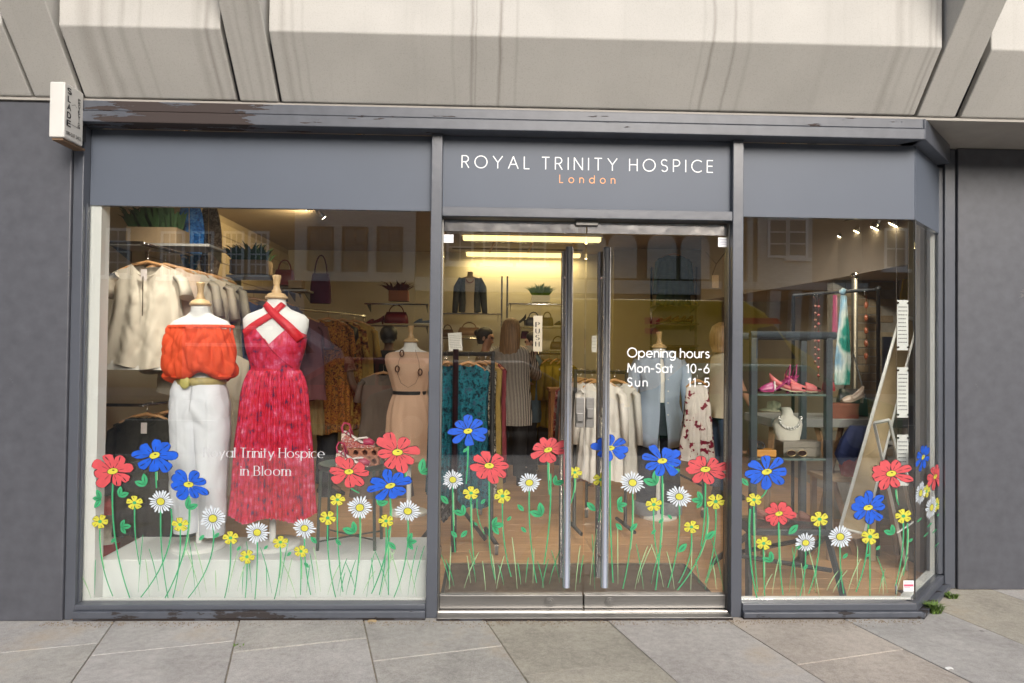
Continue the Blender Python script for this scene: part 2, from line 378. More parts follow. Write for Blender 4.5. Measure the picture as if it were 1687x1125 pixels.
# ================================================================== BUILDING OVERHANG (concrete)
def concrete(key,col):
    m,N,L=node_chain(key); b=N['Principled BSDF']; b.inputs['Roughness'].default_value=.75; b.inputs['Specular IOR Level'].default_value=.25
    tc=N.new('ShaderNodeTexCoord'); sp=N.new('ShaderNodeSeparateXYZ'); L.new(tc.outputs['Object'],sp.inputs[0])
    mp=N.new('ShaderNodeMapping'); mp.inputs['Scale'].default_value=(9,.35,.35); L.new(tc.outputs['Object'],mp.inputs[0])
    n=N.new('ShaderNodeTexNoise'); n.inputs['Scale'].default_value=3; n.inputs['Detail'].default_value=7; n.inputs['Roughness'].default_value=.7; L.new(mp.outputs[0],n.inputs['Vector'])
    c=N.new('ShaderNodeTexNoise'); c.inputs['Scale'].default_value=3; c.inputs['Detail'].default_value=6; L.new(tc.outputs['Object'],c.inputs['Vector'])
    wob=mathn(N,L,'MULTIPLY_ADD',c.outputs[0],.05,-.025)
    x=mathn(N,L,'ADD',sp.outputs[0],wob)
    tot=None
    for xi,w,a in [(-2.02,.05,.75),(-1.93,.03,.6),(-1.84,.022,.5),(-1.75,.015,.35),(-1.47,.03,.5),(-1.42,.02,.6),(-1.37,.02,.5),(-1.3,.02,.35),(-1.26,.012,.4),(-1.2,.02,.5),(-1.155,.02,.35),(-1.05,.025,.6),(-1.0,.015,.4),(-.95,.012,.3),(-.2,.012,.35),(-.105,.014,.8),(-.085,.008,.6),(.045,.014,.95),(.13,.012,.3),(-.4,.02,.12),(1.08,.012,.35),(1.13,.015,.85),(1.24,.014,.75),(1.32,.02,.35),(1.72,.03,.22),(2.1,.03,.7),(2.16,.02,.3),(2.26,.014,.5),(2.29,.01,.7),(2.45,.02,.25)]:
        d=mathn(N,L,'ABSOLUTE',mathn(N,L,'SUBTRACT',x,xi)); d=mathn(N,L,'SUBTRACT',1.0,mathn(N,L,'DIVIDE',d,w),clamp=True)
        d=mathn(N,L,'MULTIPLY',d,a); tot=d if tot is None else mathn(N,L,'MAXIMUM',tot,d)
    st=mathn(N,L,'MULTIPLY',tot,mathn(N,L,'MULTIPLY_ADD',n.outputs[0],1.6,-.15,clamp=True))
    under=mathn(N,L,'MULTIPLY',mathn(N,L,'SUBTRACT',3.05,sp.outputs[2]),9,clamp=True)   # run-off dirt is thicker on the sloping underside
    st=mathn(N,L,'MULTIPLY',st,mathn(N,L,'MULTIPLY_ADD',under,.46,.2))
    fine=mathn(N,L,'MULTIPLY',mathn(N,L,'SUBTRACT',n.outputs[0],.56),2.2,clamp=True)
    st=mathn(N,L,'ADD',st,mathn(N,L,'MULTIPLY',fine,.22),clamp=True)
    r=N.new('ShaderNodeValToRGB'); e=r.color_ramp.elements; e[0].position=.3;e[1].position=.7
    e[0].color=tuple(v*.93 for v in col)+(1,); e[1].color=tuple(v*1.05 for v in col)+(1,); L.new(c.outputs[0],r.inputs[0])
    mx=N.new('ShaderNodeMix'); mx.data_type='RGBA'; L.new(st,mx.inputs[0]); L.new(r.outputs[0],mx.inputs[6]); mx.inputs[7].default_value=(.13,.105,.085,1)
    L.new(mx.outputs[2],b.inputs['Base Color'])
    pore=N.new('ShaderNodeTexNoise'); pore.inputs['Scale'].default_value=170; pore.inputs['Detail'].default_value=3; L.new(tc.outputs['Object'],pore.inputs['Vector'])
    pk_=N.new('ShaderNodeMix'); pk_.data_type='RGBA'; pk_.blend_type='MULTIPLY'; pk_.inputs[0].default_value=1; L.new(mx.outputs[2],pk_.inputs[6]); pr_=N.new('ShaderNodeValToRGB'); pr_.color_ramp.elements[0].position=.28; pr_.color_ramp.elements[0].color=(.86,.85,.84,1); pr_.color_ramp.elements[1].position=.48; pr_.color_ramp.elements[1].color=(1,1,1,1); L.new(pore.outputs[0],pr_.inputs[0]); L.new(pr_.outputs[0],pk_.inputs[7]); L.new(pk_.outputs[2],b.inputs['Base Color'])
    f2=N.new('ShaderNodeTexNoise'); f2.inputs['Scale'].default_value=60; f2.inputs['Detail'].default_value=4; L.new(tc.outputs['Object'],f2.inputs['Vector'])
    bp=N.new('ShaderNodeBump'); bp.inputs['Strength'].default_value=.12; bp.inputs['Distance'].default_value=.004; L.new(f2.outputs[0],bp.inputs['Height']); L.new(bp.outputs[0],b.inputs['Normal'])
    return m
M_conc=concrete('precast_concrete',(.48,.47,.445)); 
zl,zf=2.752,3.024; yl,yf=-.10,-.33; slope=(yf-yl)/(zf-zl)
ob=thing('office_building','pale precast concrete building overhanging the grey shopfront','building',(0,0,2.75))
def cpanel(x0,x1,dz0=0,dz1=0,TOP=7.5):
    # vertical face + sloped underside, with real thickness behind
    def P(x,y,z,dz): return (x,y,z+dz)
    a=[P(x0,yl,zl,dz0),P(x0,yf,zf,dz0),P(x0,yf,TOP,0),P(x0,.6,TOP,0),P(x0,.6,zl,dz0)]
    b=[P(x1,yl,zl,dz1),P(x1,yf,zf,dz1),P(x1,yf,TOP,0),P(x1,.6,TOP,0),P(x1,.6,zl,dz1)]
    return MB().add(a+b,[(0,1,2,3,4),(9,8,7,6,5),(0,5,6,1),(1,6,7,2),(2,7,8,3),(3,8,9,4),(4,9,5,0)]).build('cladding_panel',M_conc,ob,bevel=.006)
def rib(x0,x1,zt=3.75,TOP=7.5):
    yt=yl+slope*(zt-zl)
    a=[(x0,yl,zl),(x0,yt,zt),(x0,yt,TOP),(x0,.6,TOP),(x0,.6,zl)]
    b=[(x1,p[1],p[2]) for p in a]
    return MB().add(a+b,[(0,1,2,3,4),(9,8,7,6,5),(0,5,6,1),(1,6,7,2),(2,7,8,3),(3,8,9,4),(4,9,5,0)]).build('rib',M_conc,ob,bevel=.006)
J=.016
cpanel(-2.148+J/2,-1.338-J,.0,.004); rib(-1.338+J*.3,-1.118-J*1.0)
cpanel(-1.118+J*.2,2.330-J*.5,.0,.006); rib(2.330+J*.5,2.565-J); cpanel(2.565+J,6.0); cpanel(6.02,9.5)
rib(-2.40,-2.148-J); cpanel(-5.9,-2.40-J); cpanel(-9.4,-5.92)
MB().box(-9.4,9.5,.05,.7,2.775,7.4).build('backing_wall',pm('joint_gasket_dark',(.012,.012,.018),.6),ob)  # near-black backing colour behind the panel joints
MB().add([(-9.4,-.07,2.765),(9.5,-.07,2.765),(9.5,-.25,2.99),(-9.4,-.25,2.99),(-9.4,-.25,7.4),(9.5,-.25,7.4)],[(0,1,2,3),(3,2,5,4)]).build('gasket',pm('gasket_black',(.012,.012,.016),.5),ob)
# soffit slab over the chamfered corner and beam
MB().box(-9.4,9.5,-.09,.6,2.735,2.750).build('soffit',pm('soffit_render',(.36,.34,.31),.8,.1),ob)
MB().box(-9.4,9.5,.6,8.0,2.95,3.2).build('floor_slab',pm('slab_grey',(.3,.3,.3),.9),ob)
# ================================================================== PILLARS
M_pil=peel_mat('pillar_render',(.084,.087,.102),(.15,.148,.15),-99,99,.70,rough=.45,zs=.35)
def pillar(x0,x1,y0,y1,z0,z1,lab):
    t=thing('pillar',lab,'pillar',(x0,y0,z0)); MB().box(x0,x1,y0,y1,z0,z1).build('shaft',M_pil,t,bevel=.006); return t
pillar(-2.62,-2.217,-.075,.069,0,2.733,'dark grey rendered pillar left of the shopfront under the alarm box')
t=pillar(2.905,3.55,.385,.9,0,2.733,'dark grey rendered pillar right of the chamfered corner')
# neighbours outside the frame
nb=thing('neighbour_shopfront','dark grey boarded shopfront beyond the left pillar','shopfront',(-5.9,0,0))
MB().box(-9.0,-2.63,.0,.3,0,2.733).build('wall',M_pil,nb)
nb=thing('neighbour_shopfront','dark grey boarded shopfront beyond the right pillar','shopfront',(3.6,0.4,0))
MB().box(3.56,9.4,.35,.7,0,2.733).build('wall',M_pil,nb)
# alarm box
ab=thing('alarm_box','white burglar alarm box with black lettering on the left pillar','alarm',(-2.22,-.2,2.5))
AX0,AX1,AY0,AY1,AZ0,AZ1=-2.212,-2.137,-.275,-.115,2.485,2.765
M_al=pm('alarm_cream',(.60,.59,.56),.5,.05)
MB().box(AX0,AX1,AY0,AY1,AZ0,AZ1).build('casing',M_al,ab,bevel=.006)
MB().box(AX0+.01,AX1-.01,AY0+.01,-.076,AZ0-.012,AZ0-.001).build('base_plate',pm('rusty',(.16,.1,.06),.8),ab)
MB().box(-2.205,-2.145,-.114,-.0755,2.52,2.72).build('bracket',M_black,ab)
# ================================================================== TEXT (own stroke letters)
def arc(cx,cy,rx,ry,a0,a1,n=14): return [(cx+rx*math.cos(math.radians(a0+(a1-a0)*i/n)),cy+ry*math.sin(math.radians(a0+(a1-a0)*i/n))) for i in range(n+1)]
def glyphs():
    g={}
    st=lambda *p:list(p)
    g['R']=(.56,[st((0,0),(0,1)),[(0,1)]+arc(.27,.745,.255,.255,90,-90)+[(0,.49)],st((.27,.49),(.56,0))])
    g['O']=(1.0,[arc(.5,.5,.5,.5,90,450,28)])
    g['Y']=(.76,[st((0,1),(.38,.48)),st((.76,1),(.38,.48)),st((.38,.48),(.38,0))])
    g['A']=(.8,[st((0,0),(.4,1)),st((.4,1),(.8,0)),st((.14,.35),(.66,.35))])
    g['L']=(.42,[st((0,0),(0,1)),st((0,0),(.42,0))])
    g['T']=(.6,[st((0,1),(.6,1)),st((.3,0),(.3,1))])
    g['I']=(.0,[st((0,0),(0,1))])
    g['N']=(.68,[st((0,0),(0,1)),st((0,1),(.68,0)),st((.68,0),(.68,1))])
    g['H']=(.64,[st((0,0),(0,1)),st((.64,0),(.64,1)),st((0,.52),(.64,.52))])
    S=arc(.27,.75,.25,.25,35,270,12)+arc(.27,.25,.25,.25,90,-145,12)
    g['S']=(.52,[S]); g['s']=(.4,[[(x*.72,y*.66) for x,y in S]])
    g['P']=(.53,[st((0,0),(0,1)),[(0,1)]+arc(.26,.735,.265,.265,90,-90)+[(0,.47)]])
    g['C']=(.8,[arc(.5,.5,.5,.5,50,310,22)])
    g['E']=(.46,[st((0,0),(0,1)),st((0,1),(.46,1)),st((0,.52),(.42,.52)),st((0,0),(.46,0))])
    g['M']=(.9,[st((0,0),(.08,1)),st((.08,1),(.45,.25)),st((.45,.25),(.82,1)),st((.82,1),(.9,0))])
    g['B']=(.58,[st((0,0),(0,1)),[(0,1)]+arc(.25,.76,.24,.24,90,-90)+[(0,.52)],[(0,.52)]+arc(.3,.26,.26,.26,90,-90)+[(0,0)]])
    g['D']=(.74,[st((0,0),(0,1)),[(0,1)]+arc(.24,.5,.5,.5,90,-90,18)+[(0,0)]])
    g['U']=(.64,[st((0,1),(0,.32)),arc(.32,.32,.32,.32,180,360),st((.64,.32),(.64,1))])
    g['o']=(.64,[arc(.32,.33,.32,.33,90,450,24)])
    g['n']=(.5,[st((0,0),(0,.66)),arc(.25,.40,.25,.26,180,0),st((.5,.4),(.5,0))])
    g['m']=(.84,[st((0,0),(0,.66)),arc(.21,.44,.21,.22,180,0),st((.42,.44),(.42,0)),arc(.63,.44,.21,.22,180,0),st((.84,.44),(.84,0))])
    g['h']=(.5,[st((0,0),(0,1)),arc(.25,.40,.25,.26,180,0),st((.5,.4),(.5,0))])
    g['u']=(.5,[st((0,.66),(0,.25)),arc(.25,.25,.25,.25,180,360),st((.5,0),(.5,.66))])
    g['r']=(.28,[st((0,0),(0,.66)),arc(.22,.42,.22,.24,180,70,8)])
    g['d']=(.64,[arc(.32,.33,.32,.33,90,450,24),st((.64,0),(.64,1))])
    g['a']=(.64,[arc(.32,.33,.32,.33,90,450,24),st((.64,0),(.64,.66))])
    g['p']=(.64,[arc(.32,.33,.32,.33,90,450,24),st((0,-.3),(0,.66))])
    g['g']=(.64,[arc(.32,.33,.32,.33,90,450,24),st((.64,.66),(.64,-.05)),arc(.34,-.05,.3,.25,0,-150,10)])
    g['e']=(.64,[[(0,.33),(.64,.33)],arc(.32,.33,.32,.33,0,310,22)])
    g['c']=(.52,[arc(.32,.33,.32,.33,50,310,18)])
    g['i']=(.0,[st((0,0),(0,.66)),st((0,.86),(.001,.93))])
    g['l']=(.0,[st((0,0),(0,1))])
    g['t']=(.34,[st((.15,0),(.15,.92)),st((0,.66),(.34,.66))])
    g['y']=(.56,[st((0,.66),(.28,0)),st((.56,.66),(.14,-.3))])
    g['1']=(.2,[st((0,.82),(.2,1)),st((.2,1),(.2,0))])
    g['0']=(.58,[arc(.29,.5,.29,.5,90,450,24)])
    g['6']=(.6,[arc(.3,.3,.3,.3,90,450,20),st((.42,1),(.06,.44))])
    g['5']=(.54,[st((.48,1),(.1,1)),st((.1,1),(.05,.56)),arc(.25,.31,.29,.31,130,-140,16)])
    g['4']=(.56,[st((.42,0),(.42,1)),st((.42,1),(0,.3)),st((0,.3),(.56,.3))])
    g['2']=(.54,[arc(.27,.73,.27,.27,160,-30,10)+[(.02,0)],st((0,0),(.54,0))])
    g['3']=(.54,[arc(.25,.76,.23,.24,150,-90,10),arc(.25,.27,.28,.27,90,-150,10)])
    g['7']=(.52,[st((0,1),(.52,1)),st((.52,1),(.15,0))]); g['8']=(.54,[arc(.27,.76,.22,.24,90,450,16),arc(.27,.26,.27,.26,90,450,16)])
    g['-']=(.34,[st((0,.4),(.34,.4))]); g['.']=(0,[st((0,0),(.001,.05))])
    return g
GL=glyphs()
def text_mb(s,h,track=.16,wt=.1,space=.45,serif=False,nib=None):
    """returns list of quads in (u,z) and total width"""
    out=[]; x=0
    for ch in s:
        if ch==' ': x+=space; continue
        w,strokes=GL[ch]; 
        for S in strokes:
            pts=[((x+a),b) for a,b in S]
            for i in range(len(pts)-1):
                (a,b),(c,d)=pts[i],pts[i+1]; L=math.hypot(c-a,d-b) or 1e-6
                if serif:      # broad pen: thick uprights, hairline horizontals
                    tx,tz=(c-a)/L,(d-b)/L; ww=max(.045,wt*abs(tz)**1.2)*.5
                    nx,nz=-tz*ww,tx*ww
                    ex=.01
                    out.append([(a-tx*ex+nx,b-tz*ex+nz),(a-tx*ex-nx,b-tz*ex-nz),(c+tx*ex-nx,d+tz*ex-nz),(c+tx*ex+nx,d+tz*ex+nz)])
                else:
                    nx,nz=-(d-b)/L*wt/2,(c-a)/L*wt/2; ex=wt*.25
                    tx,tz=(c-a)/L*ex,(d-b)/L*ex
                    out.append([(a-tx+nx,b-tz+nz),(a-tx-nx,b-tz-nz),(c+tx-nx,d+tz-nz),(c+tx+nx,d+tz+nz)])
            if serif and len(pts)==2 and abs(pts[0][0]-pts[1][0])<.12:
                for (a,b) in pts:
                    if ch=='i' and b>.8: continue
                    z=min(max(b,.014),.986); out.append([(a-.13,z-.022),(a+.13,z-.022),(a+.13,z+.022),(a-.13,z+.022)])
        x+=w+track+ (.1 if serif else 0)
    W_=x-track
    return [[(a*h,b*h) for a,b in q] for q in out],W_*h
def text_on(s,pane,u,z,h,mat,parent,name='lettering',width=None,align='L',off=.0065,shear=0,split=False,**k):
    if width and len(s)>1:
        t0=k.get('track',.16); q,w=text_mb(s,h,**k); k['track']=max(.08,min(.9,t0+(width-w)/(h*(len(s)-1))))
        if ' ' in s: k['space']=k.get('space',.45)
    q,w=text_mb(s,h,**k); sx=(width/w) if width else 1.0; w*=sx
    u0=u-(w if align=='R' else w/2 if align=='C' else 0)
    if split:
        x=0; t=k.get('track',.16)
        for ch in s:
            if ch==' ': x+=k.get('space',.45); continue
            q1,_=text_mb(ch,h,**k); m=MB()
            for i,p in enumerate(q1): m.poly([pane.P(u0+(x*h+a)*sx,z+b,off+.00002*i) for a,b in p][::-1])
            m.build('letter',mat,parent); x+=GL[ch][0]+t
        return
    m=MB()
    for i,p in enumerate(q):
        m.poly([pane.P(u0+a*sx,z+b+shear*a*sx,off+.00002*i) for a,b in p][::-1])
    return m.build(name,mat,parent)
M_ink=pm('black_ink',(.015,.015,.018),.5); M_vinyl=pm('white_vinyl',(.86,.88,.9),.5,.02); M_orange_v=pm('orange_vinyl',(.85,.38,.16),.5,.03)
# letters on the alarm box side (face looks towards +X, reading away from the street)
pA=Pane((AX1,AY0,0),(0,1,0),(1,0,0)); DA=AY1-AY0
for i,ch in enumerate('SLADE'): text_on(ch,pA,.036,AZ1-.048-.041*i,.027,M_ink,ab,width=.026 if ch!='L' else .018,wt=.22,align='C',off=.0012)
for i,ch in enumerate('PROTECTION'): text_on(ch,pA,.120,AZ1-.058-.0155*i,.0125,M_ink,ab,width=.014 if ch!='I' else None,wt=.2,align='C',off=.0012)
o=text_on('081-337 3403',pA,.018,AZ0+.022,.016,M_ink,ab,width=.118,wt=.16,off=.0012); o['kind']='stuff'
mm=MB(); 
for k,((a,b),(c,d)) in enumerate([((.058,AZ1-.1),(.085,AZ1-.088)),((.085,AZ1-.088),(.1,AZ1-.1)),((.055,AZ1-.198),(.125,AZ1-.198))]): mm.poly([pA.P(a,b,.0011),pA.P(c,d,.0011),pA.P(c,d+.002,.0011),pA.P(a,b+.002,.0011)])
mm.build('emblem_line',M_ink,ab)['kind']='stuff'
# ================================================================== SHOPFRONT
sf=thing('shopfront','grey painted charity shopfront with flower painted windows and double glass doors','shopfront',(0,0,0))
M_beam=peel_mat('beam_paint',FRAME,(.040,.028,.026),-2.2,-1.1,.44,zs=1.3,spread=.3)
M_cill=peel_mat('cill_paint',FRAME,(.032,.026,.026),-9,9,.575,rough=.4,zs=.6)
M_foot=peel_mat('foot_paint',(.06,.06,.07),(.025,.018,.016),-9,9,.45,rough=.5)
ZT0,ZT1=2.618,2.733
K=2.389; CH=.43; S45=.7071
def ret(mb,x0,y0,z0,z1,dep,ln=CH,m=0,e=0):   # piece along the 45 degree return, outer face from (x0,y0)
    a=(x0,y0);b=(x0+ln,y0+ln); nx,ny=-S45*dep,S45*dep
    mb.prism([(a[0],a[1],z0),(b[0],b[1],z0),(b[0]+nx,b[1]+ny,z0),(a[0]+nx,a[1]+ny,z0)],(0,0,z1-z0),m); return mb
m=MB(); m.box(-2.18,2.367,-.12,-.0,ZT0,ZT0+.058); m.box(-2.18,2.363,-.112,-.0,ZT0+.061,ZT1); m.build('fascia_beam',M_beam,sf,bevel=.004)
m=ret(MB(),2.37,-.12,ZT0,ZT1,.13,.44); m.build('fascia_beam',M_frame,sf,bevel=.004)
# fascia panels
ZG=2.204
MB().box(-2.161,-.3225,-.0,.03,ZG-.002,ZT0-.001).build('fascia_panel',M_fascia,sf,bevel=.002)
MB().box(-.262,1.334,-.012,.03,2.222,ZT0-.001).build('fascia_panel',M_fascia,sf,bevel=.002)
MB().box(1.396,2.386,-.0,.03,ZG-.002,ZT0-.001).build('fascia_panel',M_fascia,sf,bevel=.002)
ret(MB(),2.390,.0,ZG-.002,ZT0-.001,.03,.435).build('fascia_panel',M_fascia,sf,bevel=.002)
pF=Pane((0,-.012,0),(1,0,0),(0,-1,0))
u0,z0=pF.hit(761,277); u1,z1=pF.hit(1174,283)
text_on('ROYAL TRINITY HOSPICE',pF,u0,(z0+z1)/2,.066,M_vinyl,sf,width=u1-u0,track=.42,wt=.085,space=.55,off=.001,split=True)
u0,z0=pF.hit(922,301); u1,z1=pF.hit(1013,302)
text_on('London',pF,u0,(z0+z1)/2,.042,M_orange_v,sf,width=u1-u0,track=.36,wt=.11,off=.001,split=True)
# stiles and mullions
MB().box(-2.215,-2.162,-.06,.06,.0,ZT0-.001).build('stile',M_frame,sf,bevel=.004)
MB().box(-2.1615,-2.155,-.03,-.006,.083,ZG).build('bead',M_frame,sf)
MB().box(-.322,-.262,-.05,.07,0,ZT0-.001).build('mullion',M_frame,sf,bevel=.004)
MB().box(1.334,1.394,-.05,.07,0,ZT0-.001).build('mullion',M_frame,sf,bevel=.004)
MB().box(-.261,1.333,-.05,.07,2.168,2.220).build('transom',M_frame,sf,bevel=.004)
MB().box(2.832,2.90,.40,.52,0,ZT1-.003).build('stile',M_frame,sf,bevel=.004)
MB().box(2.80,2.86,.415,.44,.085,ZT0).build('bead',M_frame,sf,bevel=.003)
# sills (left, right, return)
def sill(x0,x1):
    MB().box(x0,x1,-.062,.05,.052,.079).build('sill',M_frame,sf,bevel=.004)
    MB().box(x0,x1,-.085,.05,.014,.051).build('sill',M_cill,sf,bevel=.004)
    MB().box(x0,x1,-.075,.05,-.01,.0135).build('plinth',M_foot,sf,bevel=.002)
sill(-2.1615,-.3225)
MB().box(1.395,2.36,-.062,.05,.040,.079).build('sill',M_frame,sf,bevel=.004)
MB().box(1.395,2.385,-.085,.05,.010,.0395).build('sill',M_cill,sf,bevel=.004)
MB().box(1.395,2.375,-.075,.05,-.01,.0095).build('plinth',M_foot,sf,bevel=.002)
ret(MB(),2.362,-.062,.030,.079,.1,.50).build('sill',M_frame,sf,bevel=.004)
ret(MB(),2.387,-.087,.0,.0295,.12,.50).build('sill',M_cill,sf,bevel=.004)
MB().box(-.2615,1.3335,-.085,.16,-.01,.0095).build('plinth',M_foot,sf)
MB().box(-.2615,1.3335,-.088,.10,.010,.0165).build('threshold',M_brush,sf,bevel=.002)
MB().box(-.2615,1.3335,-.02,.09,.017,.024).build('threshold',M_chrome,sf,bevel=.002)
# glass panes
GZ0=.080
pL=Pane((0,-.005,0),(1,0,0),(0,-1,0)); pR=pL
paneL=MB().box(-2.160,-.3225,-.005,.005,GZ0,ZG-.003).build('window_pane',M_glass,sf)
paneR=MB().box(1.395,2.386,-.005,.005,GZ0,ZG-.003).build('window_pane',M_glass,sf)
paneC=ret(MB(),2.390,.001,GZ0,ZG-.003,.010,.432).build('window_pane',M_glassc,sf)
pC=Pane((2.390,.001,0),(1,1,0),(1,-1,0))
MB().box(2.3862,2.3898,-.006,.004,GZ0,ZG-.003).build('silicone_joint',pm('silicone',(.04,.045,.05),.5),sf)
MB().box(-2.155,-.33,.006,.03,.0795,.088).build('inner_sill',M_white,sf)
MB().box(1.40,2.37,.006,.03,.0795,.088).build('inner_sill',M_white,sf)
ret(MB(),2.372,.02,.0795,.088,.045,.43).build('inner_sill',M_white,sf)
# doors
M_head=pm('polished_header',(.44,.43,.43),.14,.08,4,metal=1,bump=.7,bscale=4,stretch=(1,1,.6))
pD=Pane((0,.035,0),(1,0,0),(0,-1,0))
def door(x0,x1,lock,lab):
    d=MB().box(x0,x1,.035,.045,.02,2.16).build('door',M_glassd,sf); d['label']=lab
    MB().box(x0,x1,.025,.055,2.098,2.164).build('top_rail',M_head,d,bevel=.002)
    MB().box(x0,x1,.015,.060,.026,.100).build('bottom_rail',M_brush,d,bevel=.003)
    cx=lock; k=MB()
    for r,y0_,y1_ in ((.027,.008,.0155),(.017,.003,.009),(.006,-.001,.004)):
        k.tube([(cx,y1_,.062),(cx,y0_,.062)],r,18)
    k.build('floor_lock',M_brush,d,bevel=.001)
    return d
doorL=door(-.2545,.5335,.350,'left glass door leaf with PUSH plate')
doorR=door(.5405,1.3285,.682,'right glass door leaf with opening hours lettering')
MB().box(-.2608,-.2555,.0,.07,.02,2.166).build('jamb',M_brush,sf); MB().box(1.3295,1.3335,.0,.07,.02,2.166).build('jamb',M_brush,sf)
a=W(948,360,.02);b=W(985,371,.02); MB().box(a.x,b.x,-.0,.05,2.140,2.1675).build('patch_fitting',M_brush,sf,bevel=.002)
for hx,dd,nm in ((.434,doorL,-1),(.641,doorR,1)):
    h=MB(); h.tube([(hx,-.045,.165),(hx,-.045,2.01)],.021,20)
    for z in (.30,1.08,1.86): h.tube([(hx,-.045,z),(hx,.034,z)],.009,10)
    h.build('handle',M_handle,dd)
    h=MB(); h.tube([(hx-.005,.125,.165),(hx-.005,.125,2.01)],.021,20)
    for z in (.30,1.08,1.86): h.tube([(hx-.005,.125,z),(hx-.005,.046,z)],.009,10)
    h.build('handle',M_handle,dd)
for x0,x1,dd in ((.487,.531,doorL),(.543,.587,doorR)):
    l=MB().box(x0,x1,.020,.034,1.02,1.185); l.box(x0+.004,x1-.004,.0,.0199,1.055 if dd is doorL else 1.075,1.10 if dd is doorL else 1.125,0)
    l.build('lock_case',M_brush,dd,bevel=.002)
    MB().box(x0,x1,.046,.060,1.02,1.185).build('lock_case',M_brush,dd)
# push plate
a=W(879,520,.034);b=W(893,579,.034)
pp=MB().box(a.x,b.x,.0325,.0345,b.z,a.z).build('push_plate',pm('plate_gold',(.62,.55,.42),.3,.1,3,metal=.6),doorL)
pPP=Pane((0,.0325,0),(1,0,0),(0,-1,0))
for i,ch in enumerate('PUSH'):
    text_on(ch,pPP,(a.x+b.x)/2,a.z-.062-.036*i,.026,M_ink,doorL,width=.022,wt=.2,serif=True,align='C',off=.0006)
# opening hours
pO=Pane((0,.034,0),(1,0,0),(0,-1,0))
def line(s,x0,y0,x1,h,al='L',**k):
    u0,z0=pO.hit(x0,y0); u1,_=pO.hit(x1,y0)
    text_on(s,pO,u0,z0,h,M_vinyl,doorR,width=u1-u0,wt=.125,off=.0015,**k)
line('Opening hours',1034,588,1168,.050,track=.17,space=.35)
line('Mon-Sat',1034,613,1108,.048,track=.17); line('10-6',1131,614,1168,.048,track=.2)
line('Sun',1034,636,1066,.046,track=.17); line('11-5',1134,637,1168,.048,track=.24)
M_vf=pm('frosted_vinyl',(.52,.53,.56),.5,.02)
for s,x0,y0,x1 in (('Royal Trinity Hospice',336,753,536),('in Bloom',397,783,480)):
    u0,z0=pL.hit(x0,y0); u1,_=pL.hit(x1,y0)
    text_on(s,pL,u0,z0,.051,M_vf,paneL,width=u1-u0,wt=.125,serif=True,track=.12,space=.38,off=.0015)
# stickers
def sticker(x0,y0,x1,y1,pane,par,col,off=.002,lines=4,lc=(.25,.4,.7),top=None):
    u0,z0=pane.hit(x0,y0); u1,z1=pane.hit(x1,y1)
    o=MB().poly([pane.P(u0,z1,off),pane.P(u1,z1,off),pane.P(u1,z0,off),pane.P(u0,z0,off)]).build('sticker',col,par)
    m=MB()
    for i in range(lines):
        z=z0-(z0-z1)*(.25+.65*i/lines); w=rnd.uniform(.6,.9)
        m.poly([pane.P(u0+(u1-u0)*.08,z,off+.0005),pane.P(u0+(u1-u0)*w,z,off+.0005),pane.P(u0+(u1-u0)*w,z+(z0-z1)*.05,off+.0005),pane.P(u0+(u1-u0)*.08,z+(z0-z1)*.05,off+.0005)])
    if top: m.poly([pane.P(u0+(u1-u0)*.05,z0-(z0-z1)*.55,off+.0004),pane.P(u1-(u1-u0)*.05,z0-(z0-z1)*.55,off+.0004),pane.P(u1-(u1-u0)*.05,z0-(z0-z1)*.35,off+.0004),pane.P(u0+(u1-u0)*.05,z0-(z0-z1)*.35,off+.0004)])
    m.build('print',pm('print_%d'%int(lc[0]*100),lc,.6),par)
sticker(728,386,747,400,pD,doorL,M_vinyl); sticker(1183,391,1201,407,pD,doorR,M_vinyl,lc=(.3,.3,.45))
sticker(1488,956,1505,974,pR,paneR,M_vinyl,lines=3,lc=(.7,.12,.2),top=True)
# ================================================================== PAINTED FLOWERS
PB=pm('paint_blue',(.004,.085,.56),.55,.22,25,stretch=(1,1,1)); PR=pm('paint_red',(.56,.07,.082),.55,.14,25); PY=pm('paint_yellow',(.56,.53,.05),.55,.15,40)
PW=pm('paint_white',(.60,.66,.72),.55,.06,40); PG=pm('paint_green',(.04,.33,.14),.55,.22,18); PK=pm('paint_black',(.012,.012,.014),.5); PL=pm('paint_lime',(.28,.48,.25),.55,.2,18); PS=pm('paint_spring',(.3,.55,.14),.55,.15,30)
FM=[PB,PR,PY,PW,PG,PK,PL,PS,pm('paint_pale_green',(.20,.50,.32),.6,.2,20)]
fr=random.Random(11); jr=random.Random(5)
def petal(cu,cz,a,L,Wd,r0,sq,blunt=.0,grow=0):
    pts=[]; n=7
    prof=[(0,.18),(.2,.55),(.45,.92),(.7,1.0),(.88,.78),(.97,.45)] if not blunt else [(0,.2),(.2,.5),(.5,.85),(.8,1.0),(.93,.9),(.985,.45)]
    for t,w in prof: pts.append((r0+(L-r0)*t,w*Wd/2))
    pts.append((L,0))
    for t,w in prof[::-1]: pts.append((r0+(L-r0)*t,-w*Wd/2))
    out=[]
    cxm=r0+(L-r0)*.55
    for x,y in pts:
        if grow:
            dx,dy=x-cxm,y; q=math.hypot(dx,dy) or 1; x+=dx/q*grow; y+=dy/q*grow
        if not grow and Wd>.004: x+=jr.uniform(-.035,.035)*L; y+=jr.uniform(-.05,.05)*Wd
        X=x*math.cos(a)-y*math.sin(a); Z=(x*math.sin(a)+y*math.cos(a))*sq
        out.append((cu+X,cz+Z))
    return out
